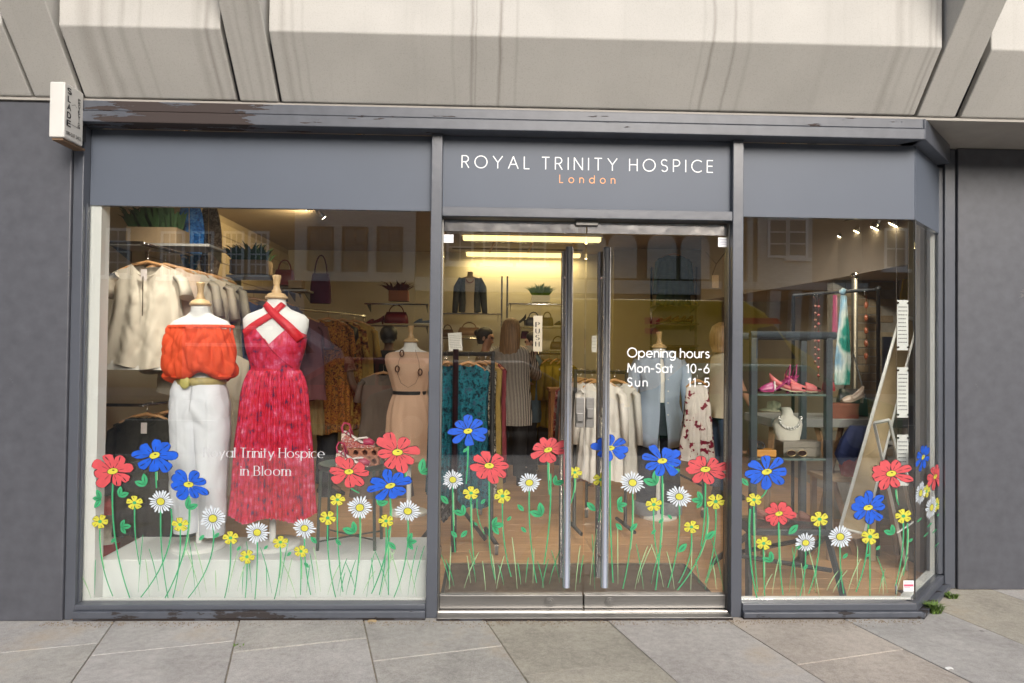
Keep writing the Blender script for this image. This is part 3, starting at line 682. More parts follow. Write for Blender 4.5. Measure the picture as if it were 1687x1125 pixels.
def flower(kind,px,py,pr,pane,par,base=None,sq=None,lab=None,xs=1.0):
    cu,cz=pane.hit(px,py); cu2,_=pane.hit(px+pr*xs,py); _,cz2=pane.hit(px,py-pr); ru=abs(cu2-cu); r=abs(cz2-cz); kx=ru/r
    m=MB(); off=[.0012]; ta=fr.uniform(-.4,.4); ts=fr.uniform(.70,.86) if kind in 'br' else fr.uniform(.85,.97)
    def tilt(p):
        x,z=p[0]-cu,p[1]-cz; c,s_=math.cos(ta),math.sin(ta); a=x*c+z*s_; b=(-x*s_+z*c)*ts; return (cu+(a*c-b*s_)*1.04,cz+(a*s_+b*c)*1.04)
    def put(pts,mi,d=.00004):
        off[0]+=d; pts=[tilt(p) for p in pts]; m.poly([pane.P(cu+(u-cu)*kx,z,off[0]) for u,z in pts][::-1],mi)
    def disc(R,sqq,mi,rot=0,n=14,ox=0,oz=0): put([(cu+ox+R*math.cos(i*2*PI/n),cz+oz+R*sqq*math.sin(i*2*PI/n)+R*.15*math.cos(i*2*PI/n)*rot) for i in range(n)],mi)
    a0=fr.random()*2
    if kind in 'br':
        n=8; s=1.0; P=[]
        for i in range(n):
            a=a0+2*PI*i/n+fr.uniform(-.13,.13); L=r*fr.uniform(.9,1.2); wd=r*fr.uniform(.44,.6); P.append((a,L,wd,fr.random()<.35))
        for a,L,wd,bl in P: put(petal(cu,cz,a,L,wd,r*.2,s,bl,grow=.0023),5)
        for a,L,wd,bl in P: put(petal(cu,cz,a,L,wd,r*.2,s,bl),0 if kind=='b' else 1,.00008)
        for a,L,wd,bl in P:
            if fr.random()<.6:   # loose black brush mark at the petal end
                put(petal(cu+L*.62*math.cos(a),cz+L*.62*math.sin(a)*s,a+fr.uniform(-.4,.4),L*.33,r*.055,0,s),5)
            put(petal(cu+L*.25*math.cos(a),cz+L*.25*math.sin(a)*s,a,L*.3,r*.03,0,s),5)
        disc(r*.285,.72,5,1); disc(r*.255,.72,2,1); disc(r*.07,.5,5,0,8,r*.03,r*.06)
    elif kind=='d':
        n=22
        for i in range(n):
            a=a0+2*PI*i/n+fr.uniform(-.07,.07); put(petal(cu,cz,a,r*fr.uniform(.85,1.1),r*.17,r*.2,.97),3)
        for i in range(n):
            a=a0+2*PI*(i+.5)/n; put(petal(cu,cz,a,r*fr.uniform(.7,.95),r*.04,r*.2,.97),5)
        disc(r*.36,.95,5,0); disc(r*.31,.95,2,0)
    else:
        for i in range(5):
            a=a0+2*PI*i/5; put(petal(cu,cz,a,r*1.02,r*.78,r*.1,.92,True,grow=.0009),5)
        for i in range(5):
            a=a0+2*PI*i/5; put(petal(cu,cz,a,r*1.0,r*.76,r*.1,.92,True),2,.00008)
            put(petal(cu+r*.55*math.cos(a),cz+r*.55*math.sin(a)*.92,a+.4,r*.38,r*.07,0,1),5)
        disc(r*.24,.9,4,0)
    nm={'b':'painted_blue_flower','r':'painted_red_flower','d':'painted_daisy','y':'painted_buttercup'}[kind]
    m.build(nm,FM,par)
    if base:
        stem((px,py+pr*.6),base,pane,par,{'b':3.6,'r':3.6,'d':3.0,'y':3.0}[kind])
def ribbon(pts,ws,pane,m,mi,off):
    n=len(pts); L=[];R=[]
    for i,(x,y) in enumerate(pts):
        a=pts[max(0,i-1)];b=pts[min(n-1,i+1)]; dx,dy=b[0]-a[0],b[1]-a[1]; q=math.hypot(dx,dy) or 1
        w=ws[i]/2; l=pane.hit(x-dy/q*w,y+dx/q*w); r_=pane.hit(x+dy/q*w,y-dx/q*w)
        L.append(pane.P(*l,off)); R.append(pane.P(*r_,off))
    m.add(L+R,[(i,i+1,n+i+1,n+i) for i in range(n-1)],mi)
def bez(a,b,c,n=10): return [((1-t)**2*a[0]+2*t*(1-t)*b[0]+t*t*c[0],(1-t)**2*a[1]+2*t*(1-t)*b[1]+t*t*c[1]) for t in [i/n for i in range(n+1)]]
STN=[0]
def stem(a,b,pane,par,w=3.2,bend=None):
    m=MB(); bx=bend if bend is not None else (a[0]-b[0])*.5
    pts=bez(a,(a[0]+bx*.4,(a[1]+b[1])/2),b)
    STN[0]+=1
    ribbon(pts,[w*.8*(1-.35*i/10) for i in range(11)],pane,m,4,.0009-.00002*(STN[0]%12))
    if fr.random()<.35: ribbon([(x+w*.55,y) for x,y in pts[1:7]],[1.1]*6,pane,m,6,.00115)
    m.build('painted_stem',FM,par)
def leafp(px,py,r,ang,pane,par):
    m=MB(); cu,cz=pane.hit(px,py); cu2,cz2=pane.hit(px+r,py-r); kx=abs(cu2-cu)/r; kz=abs(cz2-cz)/r
    n=9
    for sgn,w,mi,of in ((1,.5,4,.0016),(1,.05,5,.0017)):
        pts=[]
        for i in range(n+1): t=i/n; pts.append((r*t,w*r*.5*math.sin(PI*t)**.8))
        for i in range(n-1,0,-1): t=i/n; pts.append((r*t,-w*r*.5*math.sin(PI*t)**.8))
        if mi==5: pts=[(x*.6+r*.2,y) for x,y in pts]
        m.poly([pane.P(cu+(x*math.cos(ang)-y*math.sin(ang))*kx,cz+(x*math.sin(ang)+y*math.cos(ang))*kz,of) for x,y in pts][::-1],mi)
    m.build('painted_leaf',FM,par)
def leaves(px,py,pane,par,side=1,n=3,r=18):
    A={3:[.1,1.1,-.9],2:[.35,1.4],1:[.8]}[n]
    for a in A:
        ang=a if side>0 else PI-a
        leafp(px+side*3,py,r*fr.uniform(.85,1.15),ang,pane,par)
B=988
FL=[('r',186,776,35,(214,985)),('b',255,750,35,None),('b',311,798,34,(272,985)),('d',265,826,21,(277,985)),('y',222,828,14,(230,930)),('y',165,859,14,(186,982)),('y',297,864,14,(285,985)),('d',351,854,22,(310,985)),('y',380,886,13,(370,985)),('y',407,917,13,(404,985)),('d',424,877,20,(420,987)),('y',462,893,13,(452,987)),('y',496,908,12,(495,980)),('d',502,870,19,(512,980)),('y',540,853,14,(553,984)),('y',556,823,13,(565,975)),('r',575,777,31,(592,812)),('d',593,836,21,(583,980)),('r',655,745,36,None),('b',643,800,34,(612,978)),('y',636,858,13,(625,980)),('d',672,842,21,(649,984))]
for k,x,y,r,b in FL: flower(k,x,y,r*.93,pL,paneL,b)
stem((257,772),(258,804),pL,paneL,4); stem((282,838),(232,984),pL,paneL,3.4); stem((668,775),(664,795),pL,paneL,4); stem((640,872),(640,980),pL,paneL,3.2)
for a in [(170,822,-1,3,17),(193,818,1,2,20),(243,800,-1,2,20),(196,868,1,3,16),(305,838,1,2,22),(180,894,1,1,12),(525,895,-1,1,14),(588,878,-1,2,22),(620,832,1,2,20),(690,780,1,2,24),(655,905,-1,1,18),(668,893,1,3,16),(432,905,1,1,10),(470,916,1,1,9),(387,907,1,1,9),(325,890,1,1,13),(350,886,1,1,12),(565,898,-1,1,12),(512,935,-1,1,12)]: leaves(a[0],a[1],pL,paneL,a[2],a[3],a[4])
def grass(xs,pane,par,y0=975,ymin=60,ymax=95):
    for i,x in enumerate(xs):
        m=MB(); h=fr.uniform(.35,1)*(ymax); dx=fr.uniform(-24,24); yb=y0+fr.uniform(-6,8)
        ribbon(bez((x+dx,yb-h),(x+dx*.3,yb-h*.5),(x,yb),8),[.5+1.0*math.sin(PI*min(1,.15+t/8)) for t in range(9)],pane,m,4 if fr.random()<.5 else (6 if pane is pD or pane is pR else 8),.0006-.00001*(i%9))
        m.build('painted_grass_blade',FM,par)
grass([150,156,228,246,262,300,322,330,340,356,376,391,399,415,440,448,460,471,488,505,520,528,540,556,560,570,586,598,604,616,627,640,661,672,680,686],pL,paneL,978)
FD=[('b',771,710,29,(768,797)),('r',806,767,33,(806,880)),('d',746,790,18,(750,910)),('y',776,812,14,(782,930)),('y',828,817,14,(842,950)),('r',903,741,28,(905,815)),('d',872,795,20,(884,960)),('y',947,778,12,(940,830))]
for k,x,y,r,b in FD: flower(k,x,y,r*.93,pD,doorL,b)
stem((907,780),(896,930),pD,doorL,3.5); stem((806,880),(816,955),pD,doorL,2.4,0); stem((786,822),(798,880),pD,doorL,2.4)
for a in [(742,830,-1,1,20),(768,848,-1,2,17),(756,885,-1,1,17),(756,885,1,1,16),(808,866,1,3,19),(896,850,-1,2,21),(866,842,-1,1,15),(910,798,1,2,16),(870,877,-1,1,13),(789,830,1,1,10),(832,858,1,1,11),(760,745,1,1,9),(790,866,-1,1,9)]: leaves(a[0],a[1],pD,doorL,a[2],a[3],a[4])
grass([742,748,765,775,784,800,817,818,830,852,858,866,878,893,896,905,922,740,930,948,955],pD,doorL,965,ymax=92)
FE=[('b',1005,738,31,(1010,960)),('b',1091,759,32,(1080,972)),('r',1162,773,34,(1155,900)),('d',1042,795,21,(1026,970)),('d',1119,818,21,(1100,968)),('y',1077,831,14,(1086,930)),('y',990,790,14,(986,860)),('y',1139,868,13,(1118,960)),('y',1179,826,15,(1162,960))]
for k,x,y,r,b in FE: flower(k,x,y,r*.93,pD,doorR,b)
stem((1165,835),(1116,972),pD,doorR,3.5,20)
for a in [(1085,798,-1,2,22),(1100,780,1,2,19),(1014,832,1,3,17),(984,842,-1,1,20),(1160,825,-1,3,18),(1028,873,-1,1,15),(1035,874,1,1,17),(1160,889,1,1,20),(1114,910,1,1,20),(1082,862,1,1,10),(1070,880,1,1,12),(1110,855,-1,1,10)]: leaves(a[0],a[1],pD,doorR,a[2],a[3],a[4])
grass([972,980,1018,1046,1051,1060,1073,1093,1111,1138,1152,1162,1180,1192,1196],pD,doorR,965,ymax=92)
FR_=[('b',1263,777,34,(1240,830)),('y',1242,823,13,(1248,975)),('r',1283,846,25,(1290,980)),('y',1258,895,13,(1260,982)),('d',1327,894,18,(1318,982)),('y',1350,855,15,(1332,978)),('d',1384,884,21,(1390,978)),('r',1468,780,33,None),('b',1430,836,31,(1410,975)),('y',1433,884,15,(1433,982)),('y',1488,850,14,(1475,965))]
for k,x,y,r,b in FR_: flower(k,x,y,r*.93,pR,paneR,b)
stem((1236,838),(1247,985),pR,paneR,4,-16); stem((1476,806),(1481,832),pR,paneR,3); stem((1495,862),(1488,948),pR,paneR,2.8)
for a in [(1236,800,-1,1,20),(1296,880,1,1,22),(1275,925,-1,2,19),(1475,880,-1,2,19),(1310,905,1,1,10),(1320,938,1,1,12),(1385,920,1,1,13),(1423,918,1,1,9),(1440,906,1,1,10),(1494,893,1,1,8)]: leaves(a[0],a[1],pR,paneR,a[2],a[3],a[4])
grass([1255,1272,1300,1312,1326,1343,1350,1362,1372,1380,1395,1412,1433,1448,1455,1462,1475],pR,paneR,978,ymax=85)
for k,x,y,r in (('b',1520,753,23),('r',1540,785,26),('d',1516,812,20),('y',1526,809,13),('d',1534,836,21),('y',1543,831,13)): flower(k,x,y,r*.92,pC,paneC,xs=.45)
for x,y in ((1512,860),(1523,884),(1529,868),(1537,878),(1541,900),(1545,850)): leafp(x,y,15,1.3,pC,paneC)
# ================================================================== SHOP INTERIOR SHELL
XL,XR,YB,ZF,ZC=-2.85,3.55,6.0,.03,2.85
M_wallw=pm('cream_wall',(.62,.58,.48),.8,.05,2,bump=.05)
M_greyw=pm('grey_wall',(.36,.34,.31),.8,.08,2)
fl=struct(MB().prism([(XL,.12,-.05),(2.44,.12,-.05),(2.82,.52,-.05),(XR,.92,-.05),(XR,YB,-.05),(XL,YB,-.05)],(0,0,.068)).build('shop_floor',pm('floor_gap',(.06,.035,.02),.7)))
LAM=[pm('laminate_%s'%c,k,.33,.22,5,stretch=(.6,9,1),spec=.45) for c,k in zip('abcd',[(.55,.31,.15),(.60,.35,.175),(.50,.28,.135),(.57,.325,.155)])]
pk=MB().box(0,1.196,0,.186,0,.011); base=None; pm_=[]
for i in range(4):
    o=MB().box(0,1.197,0,.187,0,.011).build('plank',LAM[i],fl,bevel=.0015); pm_.append(o)
y=.13;r_=0;first_=[True]*4
while y<YB-.05:
    x=XL-.6*(r_%2)-.3*(r_%3)
    XE=min(XR,2.33+y) if y<.9 else XR
    while x<XE-.02:
        i=rnd.randrange(4); x0=max(x,XL); 
        if first_[i]: o=pm_[i]; first_[i]=False
        else: o=pm_[i].copy(); COL.objects.link(o)
        o.location=(x,y,.0185); o.scale=(1,1,1)
        if x<XL: o.location=(XL,y,.0185); o.scale=((x+1.197-XL)/1.197,1,1)
        if x+1.2>XE: o.scale=((XE-x)/1.2,1,1)
        x+=1.2
    y+=.19; r_+=1
struct(MB().box(XL-.1,XL,.09,YB,0,ZC).build('side_wall',pm('side_wall',(.50,.45,.35),.8,.08,3,bump=.2,bscale=14)))
struct(MB().box(XR,XR+.1,.9,YB,0,ZC).build('side_wall',M_greyw))
struct(MB().box(XL,XR,YB,YB+.1,0,ZC).build('back_wall',M_wallw))
struct(MB().box(XL-.1,XR+.1,.05,YB+.1,ZC,ZC+.08).build('ceiling',pm('ceiling_tan',(.34,.28,.22),.85,.05)))
# painted brickwork on the left side wall beside the bay (courses proud of the joints)
M_pbrick=[pm('painted_brick_%d'%i,c,.7,.08,9,bump=.3,bscale=30) for i,c in enumerate([(.50,.41,.27),(.53,.44,.29),(.47,.385,.25)])]
sw=struct(MB().box(XL+.0005,XL+.006,2.0,YB-.01,1.75,ZC-.001).build('brick_lining',pm('wall_joint',(.36,.29,.19),.9)))
bp_=[MB().box(0,.010,0,.43,0,.135).build('brick',m,sw,bevel=.004) for m in M_pbrick]; used=[0,0,0]
for r in range(7):
    for c in range(10):
        i=rnd.randrange(3); 
        if used[i]==0: o=bp_[i]; used[i]=1
        else: o=bp_[i].copy(); COL.objects.link(o)
        o.scale=(1,1,1); o.location=(XL+.006,2.02+c*.44-.22*(r%2)+(.22 if r%2 else 0)*0,1.77+r*.145)
        if r%2 and c==0: o.scale=(1,.5,1); o.location.y=2.02
# white reveals
rv=struct(MB().box(-2.215,-2.102,.008,.09,.0,ZC).build('window_reveal',M_white))
struct(MB().box(-2.85,-2.216,.07,.09,.0,ZC).build('window_return',M_greyw))
a=W(1519,600,.60);b=W(1560,600,.60)
struct(MB().box(a.x,a.x+.30,.62,.68,.03,ZC).build('white_column',pm('col_white',(.6,.6,.58),.6,.03)))
ret(MB(),2.775,.42,.03,ZC,.02,.12).build('window_reveal',M_white)
# entrance mat
mt=thing('entrance_mat','brown ribbed entrance mat set in the floor behind the glass doors','mat',(.5,.5,.02))
MB().box(-.24,1.30,.11,.78,.0305,.034).build('mat_pile',pm('coir',(.15,.105,.075),.95,.35,9,bump=.6,bscale=200),mt)
e=MB(); e.box(-.262,1.322,.782,.80,.0305,.037); e.build('edge_trim',pm('brass_trim',(.65,.6,.5),.35,.1,3,metal=1),mt)
MB().box(1.302,1.322,.11,.78,.0305,.037).build('edge_trim',M_black,mt); MB().box(-.262,-.242,.11,.78,.0305,.037).build('edge_trim',M_black,mt)
# display plinth in left window
a=W(162,930,.10);
pl=thing('display_plinth','low white display plinth along the foot of the left window','plinth',(-1.2,.35,.03))
MB().box(-2.135,-.335,.095,.57,.0305,.268).build('plinth_body',pm('plinth_white',(.80,.83,.82),.5,.03,2),pl,bevel=.004)
# bulkhead over the right bay
a=W(1380,458,2.2);b=W(1512,430,1.0)
bk=thing('bulkhead','taupe boxed bulkhead hanging below the ceiling over the right bay','bulkhead',(2.9,2,2.3))
M_taupe=pm('taupe_paint',(.34,.285,.24),.7,.04)
p=W(1510,431,.9); q=Vector((p.x,.9,p.z)); p2=W(1380,459,1.9); p2=Vector((p2.x,1.9,p2.z)); zz=(q.z+p2.z)/2
MB().prism([(q.x,q.y,zz),(XR,q.y,zz),(XR,4.5,zz),(p2.x-.35,4.5,zz),(p2.x,p2.y,zz)],(0,0,ZC-zz-.001)).build('bulkhead_box',M_taupe,bk)
# exposed brick wall in right bay
bw=thing('brick_wall','exposed yellow stock brick wall behind the black clothes rail','wall',(2.9,2.0,0))
BY=2.05; bx0=W(1372,600,BY).x; bx1=W(1482,600,BY).x
MB().box(bx0,bx1,BY,BY+.1,.03,zz-.002).build('mortar',pm('mortar',(.30,.27,.22),.9,.2,20),bw)
BM=[pm('stock_brick_%d'%i,c,.85,.25,14,bump=.5,bscale=60) for i,c in enumerate([(.30,.225,.13),(.25,.18,.105),(.34,.27,.17),(.21,.155,.10)])]
bb=[MB().box(0,.205,-.008,.0,0,.062).build('brick',m,bw,bevel=.003) for m in BM]; ub=[0]*4
o0=ORG['brick_wall']
z=.5;r=0
while z<zz-.07:
    x=bx0-.1075*(r%2)
    while x<bx1-.02:
        i=rnd.randrange(4)
        if ub[i]==0: o=bb[i]; ub[i]=1
        else: o=bb[i].copy(); COL.objects.link(o)
        xx=max(x,bx0); w=min(x+.205,bx1)-xx
        if w>.02: o.location=Vector((xx,BY,z))-Vector((0,0,0)); o.scale=(w/.205,1,1)
        else: o.location=(bx0,BY+.03,z); o.scale=(.5,1,1)
        x+=.215
    z+=.072; r+=1
# bricks were built about the wall's origin: shift to local
# ------------------------------------------------------------------ lights of the shop
def tubelight(px0,px1,py,Y,lab,e):
    a=W(px0,py,Y);b=W(px1,py,Y); cx=(a.x+b.x)/2; L=(b.x-a.x)
    t=thing('strip_light',lab,'light',(cx,Y,a.z))
    m=pm('tube_glow',(1,.78,.34),.5,.0,emit=e)
    MB().box(a.x,b.x,Y-.05,Y+.05,a.z+.02,a.z+.05).build('housing',M_white,t)
    MB().box(a.x+.02,b.x-.02,Y-.055,Y+.055,a.z-.03,a.z+.018).build('diffuser',m,t,bevel=.01)
    l=bpy.data.lights.new('strip','AREA'); l.shape='RECTANGLE'; l.size=L*.95; l.size_y=.1; l.energy=10; l.color=(1,.78,.38)
    o=bpy.data.objects.new('strip_lamp',l); COL.objects.link(o); o.location=(cx,Y,a.z-.045)
    return a.z
z=tubelight(760,992,391,4.2,'long yellow fluorescent fitting nearest the doors',1.4)
r=thing('hanging_rail','slim ceiling rail with three struts behind the nearer strip light','rail',(.2,5,2.6))
m=MB(); 
a=W(745,408,5.2); b=W(960,408,5.2); m.box(a.x,b.x,5.18,5.2,a.z-.02,a.z); m.build('rail_bar',pm('rail_dull',(.2,.16,.1),.6),r)
for x in (807,870,940):
    a=W(x,415,5.2); b=W(x+8,398,4.6); MB().tube([a,b],.012,6).build('strut',M_pale,r)
tubelight(766,958,418,5.85,'second yellow fluorescent fitting high on the back wall',1.7)
def spot(px,py,Y,lab,en,tilt=(0,-.5,-.9),grp=None,r=.035):
    c=W(px,py,Y); t=thing('spotlight',lab,'spotlight',c,grp); d=Vector(tilt).normalized()
    MB().tube([c-d*.10,c-d*.02,c],[r*.7,r,r*1.1],14).build('lamp_can',M_chrome,t)
    MB().tube([c+d*.001,c+d*.006],[r*.95,r*.8],14).build('bulb',pm('bulb_glow',(1,.86,.55),.5,0,emit=14),t)
    MB().tube([c-d*.06,(c.x,c.y,c.z+.13)],.008,6).build('stem',M_chrome,t)
    l=bpy.data.lights.new('spot','SPOT'); l.energy=en; l.color=(1,.82,.55); l.spot_size=1.1; l.spot_blend=.7; l.shadow_soft_size=.04
    o=bpy.data.objects.new('spot_lamp',l); COL.objects.link(o); o.location=c+d*.02; o.rotation_euler=(-d).to_track_quat('Z','Y').to_euler()
    return c
SP=[]
for (x,y,Y),l in zip([(1386,391,1.88),(1413,382,1.62),(1441,376,1.36),(1471,370,1.12)],['farthest of four chrome spotlights on the right bay track','second farthest chrome spotlight on the right bay track','third chrome spotlight along the right bay track','nearest and largest chrome spotlight on the right bay track']):
    SP.append(spot(x,y,Y,l,9,(-.4,.35,-.85),'spotlights on the right bay track'))
tr=thing('light_track','dark ceiling track carrying four spotlights in the right bay','track',SP[0]+Vector((0,0,.14)))
MB().tube([SP[0]+Vector((0,.2,.13)),SP[3]+Vector((0,-.5,.13))],.014,6).build('track_bar',M_black,tr)
spot(505,344,2.6,'small spotlight just below the fascia in the left window',14,(-.5,.5,-.6),None,.022)
spot(533,358,3.1,'second small spotlight below the ceiling of the left bay',8,(.6,.5,-.7),None,.026)
l=bpy.data.lights.new('wash','SPOT')  # extra lamp without a fitting, added to warm the brick lining
l.energy=38; l.color=(1,.74,.38); l.spot_size=1.7; l.spot_blend=1; l.shadow_soft_size=.05
o=bpy.data.objects.new('spot_lamp',l); COL.objects.link(o); o.location=W(533,358,3.1)+Vector((-.1,0,0)); o.rotation_euler=(Vector((1,-.7,-.05))).to_track_quat('Z','Y').to_euler()
# added fill spotlights, out of view just above the sight line of the fascia
def fill_spot(x,Y,z,lab,en,tilt):
    c=Vector((x,Y,z)); d=Vector(tilt).normalized(); t=thing('spotlight',lab,'spotlight',c)
    MB().tube([c-d*.10,c-d*.02,c],[.025,.035,.038],14).build('lamp_can',M_chrome,t); MB().tube([c+d*.001,c+d*.006],[.033,.028],14).build('bulb',pm('bulb_glow',(1,.86,.55),.5,0,emit=14),t); MB().tube([c-d*.06,(c.x,c.y,ZC)],.008,6).build('stem',M_chrome,t)
    l=bpy.data.lights.new('spot','SPOT'); l.energy=en; l.color=(1,.93,.82); l.spot_size=1.0 if en>60 else 1.9; l.spot_blend=.8; l.shadow_soft_size=.05
    o=bpy.data.objects.new('spot_lamp',l); COL.objects.link(o); o.location=c+d*.02; o.rotation_euler=(-d).to_track_quat('Z','Y').to_euler()
fill_spot(-1.75,.22,2.62,'added chrome fill spotlight out of view over the left end of the left window',40,(-.1,.55,-.8))
fill_spot(-.75,.22,2.62,'added chrome fill spotlight out of view over the right end of the left window',16,(.05,.6,-.8))
fill_spot(-.05,.45,2.62,'added chrome fill spotlight out of view above the left door leaf inside',10,(-.05,.8,-.7))
fill_spot(1.05,.45,2.62,'added chrome fill spotlight out of view above the right door leaf inside',42,(.0,.8,-.7))
fill_spot(1.75,.25,2.62,'second added chrome fill spotlight out of view over the right window display',26,(.1,.4,-.8))
fill_spot(1.9,.22,2.62,'added chrome fill spotlight out of view over the right window display',80,(.35,.8,-.5))
# ================================================================== MANNEQUINS
TP=[(.76,.150,.10),(.80,.172,.118),(.87,.178,.122),(.94,.158,.112),(1.0,.137,.102),(1.06,.132,.098),(1.12,.150,.110),(1.18,.166,.122),(1.24,.174,.112),(1.30,.190,.095),(1.345,.193,.082),(1.372,.168,.072),(1.39,.125,.064),(1.405,.085,.059),(1.43,.058,.055),(1.466,.052,.051)]
def tor(z):
    for (a,b,c),(d,e,f) in zip(TP,TP[1:]):
        if z<=d:
            t=max(0,(z-a)/(d-a)); return b+(e-b)*t,c+(f-c)*t
    return TP[-1][1:]
M_man=pm('mannequin_cloth',(.76,.75,.73),.7,.03,4,bump=.05,bscale=300)
def mannequin(lab,loc,rz=0,sc=1.0,lean=0):
    t=thing('mannequin',lab,'mannequin',loc)
    ORG[t.name]=Vector((0,0,0))
    d=MB(); d.lathe([(.0,.0),(.158,.0),(.163,.008),(.163,.02),(.155,.028),(.03,.032),(.0,.034)],n=40); d.build('base_disc',M_white,t)
    MB().tube([(0,0,.03),(0,0,.85)],.019,16).build('pole',M_white,t)
    R=[(0,0,z,x,y) for z,x,y in TP]
    MB().loft([(0,0,.745,.09,.06)]+R,32,pw=2.15).build('torso',M_man,t)
    n=MB(); n.lathe([(.0,1.465),(.062,1.466),(.066,1.473),(.064,1.481),(.058,1.483),(.05,1.496),(.03,1.503),(.0,1.505)],n=28); n.build('neck_cap',M_pale,t)
    n=MB(); n.lathe([(.022,1.500),(.03,1.512),(.02,1.526),(.017,1.545),(.021,1.575),(.026,1.60),(.024,1.608),(.0,1.61)],n=18); n.build('finial',M_pale,t)
    t.scale=sc if isinstance(sc,tuple) else (sc,)*3; t.rotation_euler=(0,lean,rz); t.location=loc
    return t
def worn(name,lab,cat,man):   # a garment on a mannequin: own thing in the same place
    t=thing(name,lab,cat); ORG[t.name]=Vector((0,0,0)); t.location=man.location; t.rotation_euler=man.rotation_euler; t.scale=man.scale; return t
PZ=.269
def atz(px,py,Y,z):
    p=W(px,py,Y); return Vector((p.x,Y,z))
m1=mannequin('white mannequin wearing the orange top and white trousers',atz(328,900,.33,PZ),lean=-.012,sc=(.92,.95,.968))
m2=mannequin('white mannequin wearing the red pleated halter dress',atz(449,895,.36,PZ))
M_org=pm('orange_cotton',(.74,.075,.016),.8,.12,3,bump=.8,bscale=13,stretch=(1,1,.35))
g_=worn('orange_blouse','bright orange off-shoulder blouse gathered above a gold belt','blouse',m1)
m=MB(); m.loft(dens([(0,0,1.348,.172,.080),(0,0,1.345,.199,.100),(0,0,1.325,.208,.112),(0,-.005,1.27,.216,.135),(0,-.01,1.20,.232,.152),(0,-.01,1.13,.241,.165),(.0,-.01,1.085,.240,.170),(.005,-.012,1.05,.222,.160),(.012,-.008,1.03,.185,.140),(.01,0,1.028,.150,.12)],60),170,cap=False)
o=m.build('blouse_cloth',M_org,g_,sub=0)
for v in o.data.vertices:
    a=math.atan2(v.co.y,v.co.x); h=(v.co.z-1.03)/.34
    g1=.030*math.sin(19*a+2*math.sin(3*a))*max(0,h-.25)+.018*math.sin(37*a+v.co.z*9)*max(0,h)+.035*math.sin(6*a+v.co.z*14)*(1-h)+.02*math.sin(13*a-v.co.z*30)*(1-h)
    v.co.x*=1+g1; v.co.y*=1+g1*1.5
for v in o.data.vertices:
    a=math.atan2(v.co.y,v.co.x); h=(v.co.z-1.03)/.32
    ph=2.3*mnoise.noise(Vector((math.cos(a)*2,math.sin(a)*2,0)))
    g1=.030*math.sin(21*a+6*ph)*max(0,h-.35)**.7+.016*math.sin(43*a+9*ph)*max(0,h-.6)+.03*math.sin(11*a+5*ph+v.co.z*6)*max(0,.55-h)+.02*math.sin(27*a+8*ph)*max(0,.3-h)
    v.co.x*=1+g1; v.co.y*=1+g1*1.4
    if h<.35: v.co.z+=(-.022*math.sin(a*2+.8)+.012*math.sin(a*5+1))*(.35-h)/.35
crumple(o,.017,11,.5,3.1,1.04,1.33)
g_=worn('belt','gold woven belt with an oval buckle above the white trousers','belt',m1)
MB().loft([(0,0,.985,.155,.123),(0,0,.992,.161,.129),(0,0,1.028,.157,.126),(0,0,1.032,.150,.12)],40,cap=False).build('belt_strap',pm('gold_webbing',(.42,.34,.13),.5,.2,40),g_)
m=MB(); m.ball((-.035,-.138,1.005),.038,10,sx=.85,sy=.35); m.build('buckle',pm('buckle_gold',(.52,.46,.13),.4,.2,30),g_)
g_=worn('white_trousers','cropped white trousers hanging below the orange top','trousers',m1)
M_wt=pm('white_twill',(.80,.81,.86),.8,.03,3,bump=.45,bscale=9,stretch=(1,1,.45))
def lerp_t(T,z):
    for a,b in zip(T,T[1:]):
        if z>=b[0]:
            t=(a[0]-z)/(a[0]-b[0]); return [p+(q-p)*t for p,q in zip(a[1:],b[1:])]
    return list(T[-1][1:])
TR=[(1.03,.136,.108),(1.0,.150,.118),(.95,.170,.128),(.87,.184,.136),(.78,.189,.134),(.68,.186,.128),(.5,.178,.116),(.3,.168,.098),(.10,.158,.084)]
m=MB()
for sg in (-1,1):
    V=[];nu,nv=64,60
    for j in range(nv+1):
        z=1.03-.93*j/nv; w_,d_=lerp_t(TR,z); b=min(1,max(0,(.84-z)/.42))**1.3
        for i in range(nu+1):
            u=-1+2*i/nu; au=abs(u); yh=(1-au**2.5)**.42; yl_=max(0,1-(abs(au-.5)/.5)**2.6)**.5
            y=sg*d_*((1-b)*yh+b*yl_*(.97 if b>.5 else 1))
            if sg<0:
                y-=.004*math.exp(-((au-.52)/.05)**2)*(1 if z<.9 else 0)
                y+=.006*math.sin(z*8+u*5)*b+.004*math.sin(z*27-u*9)*(1-au)
                if z>.74 and z<.9: y+=.006*math.sin((z-.74)*38+au*9)*(1-au)
            zz_=z-(.022 if (u>0 and j>nv-1) else 0)*1.0
            V.append((u*w_+.004*math.sin(z*11),y,zz_))
    m.add(V,[(j*(nu+1)+i,j*(nu+1)+i+1,(j+1)*(nu+1)+i+1,(j+1)*(nu+1)+i) for j in range(nv) for i in range(nu)],0,True)
o_tr=m.build('trouser_cloth',M_wt,g_)
crumple(o_tr,.006,9,.6,1.7)
for v in o_tr.data.vertices:   # pressed creases and soft drag lines
    q=.003*math.sin(v.co.z*9+v.co.x*26)+.002*math.sin(v.co.z*31-v.co.x*40); v.co.y+=q
m=MB(); m.tube([(.01,-.139,.99),(.002,-.141,.90),(-.005,-.142,.83)],.0015,5); m.build('fly_seam',pm('seam_grey',(.55,.56,.6),.8),g_)
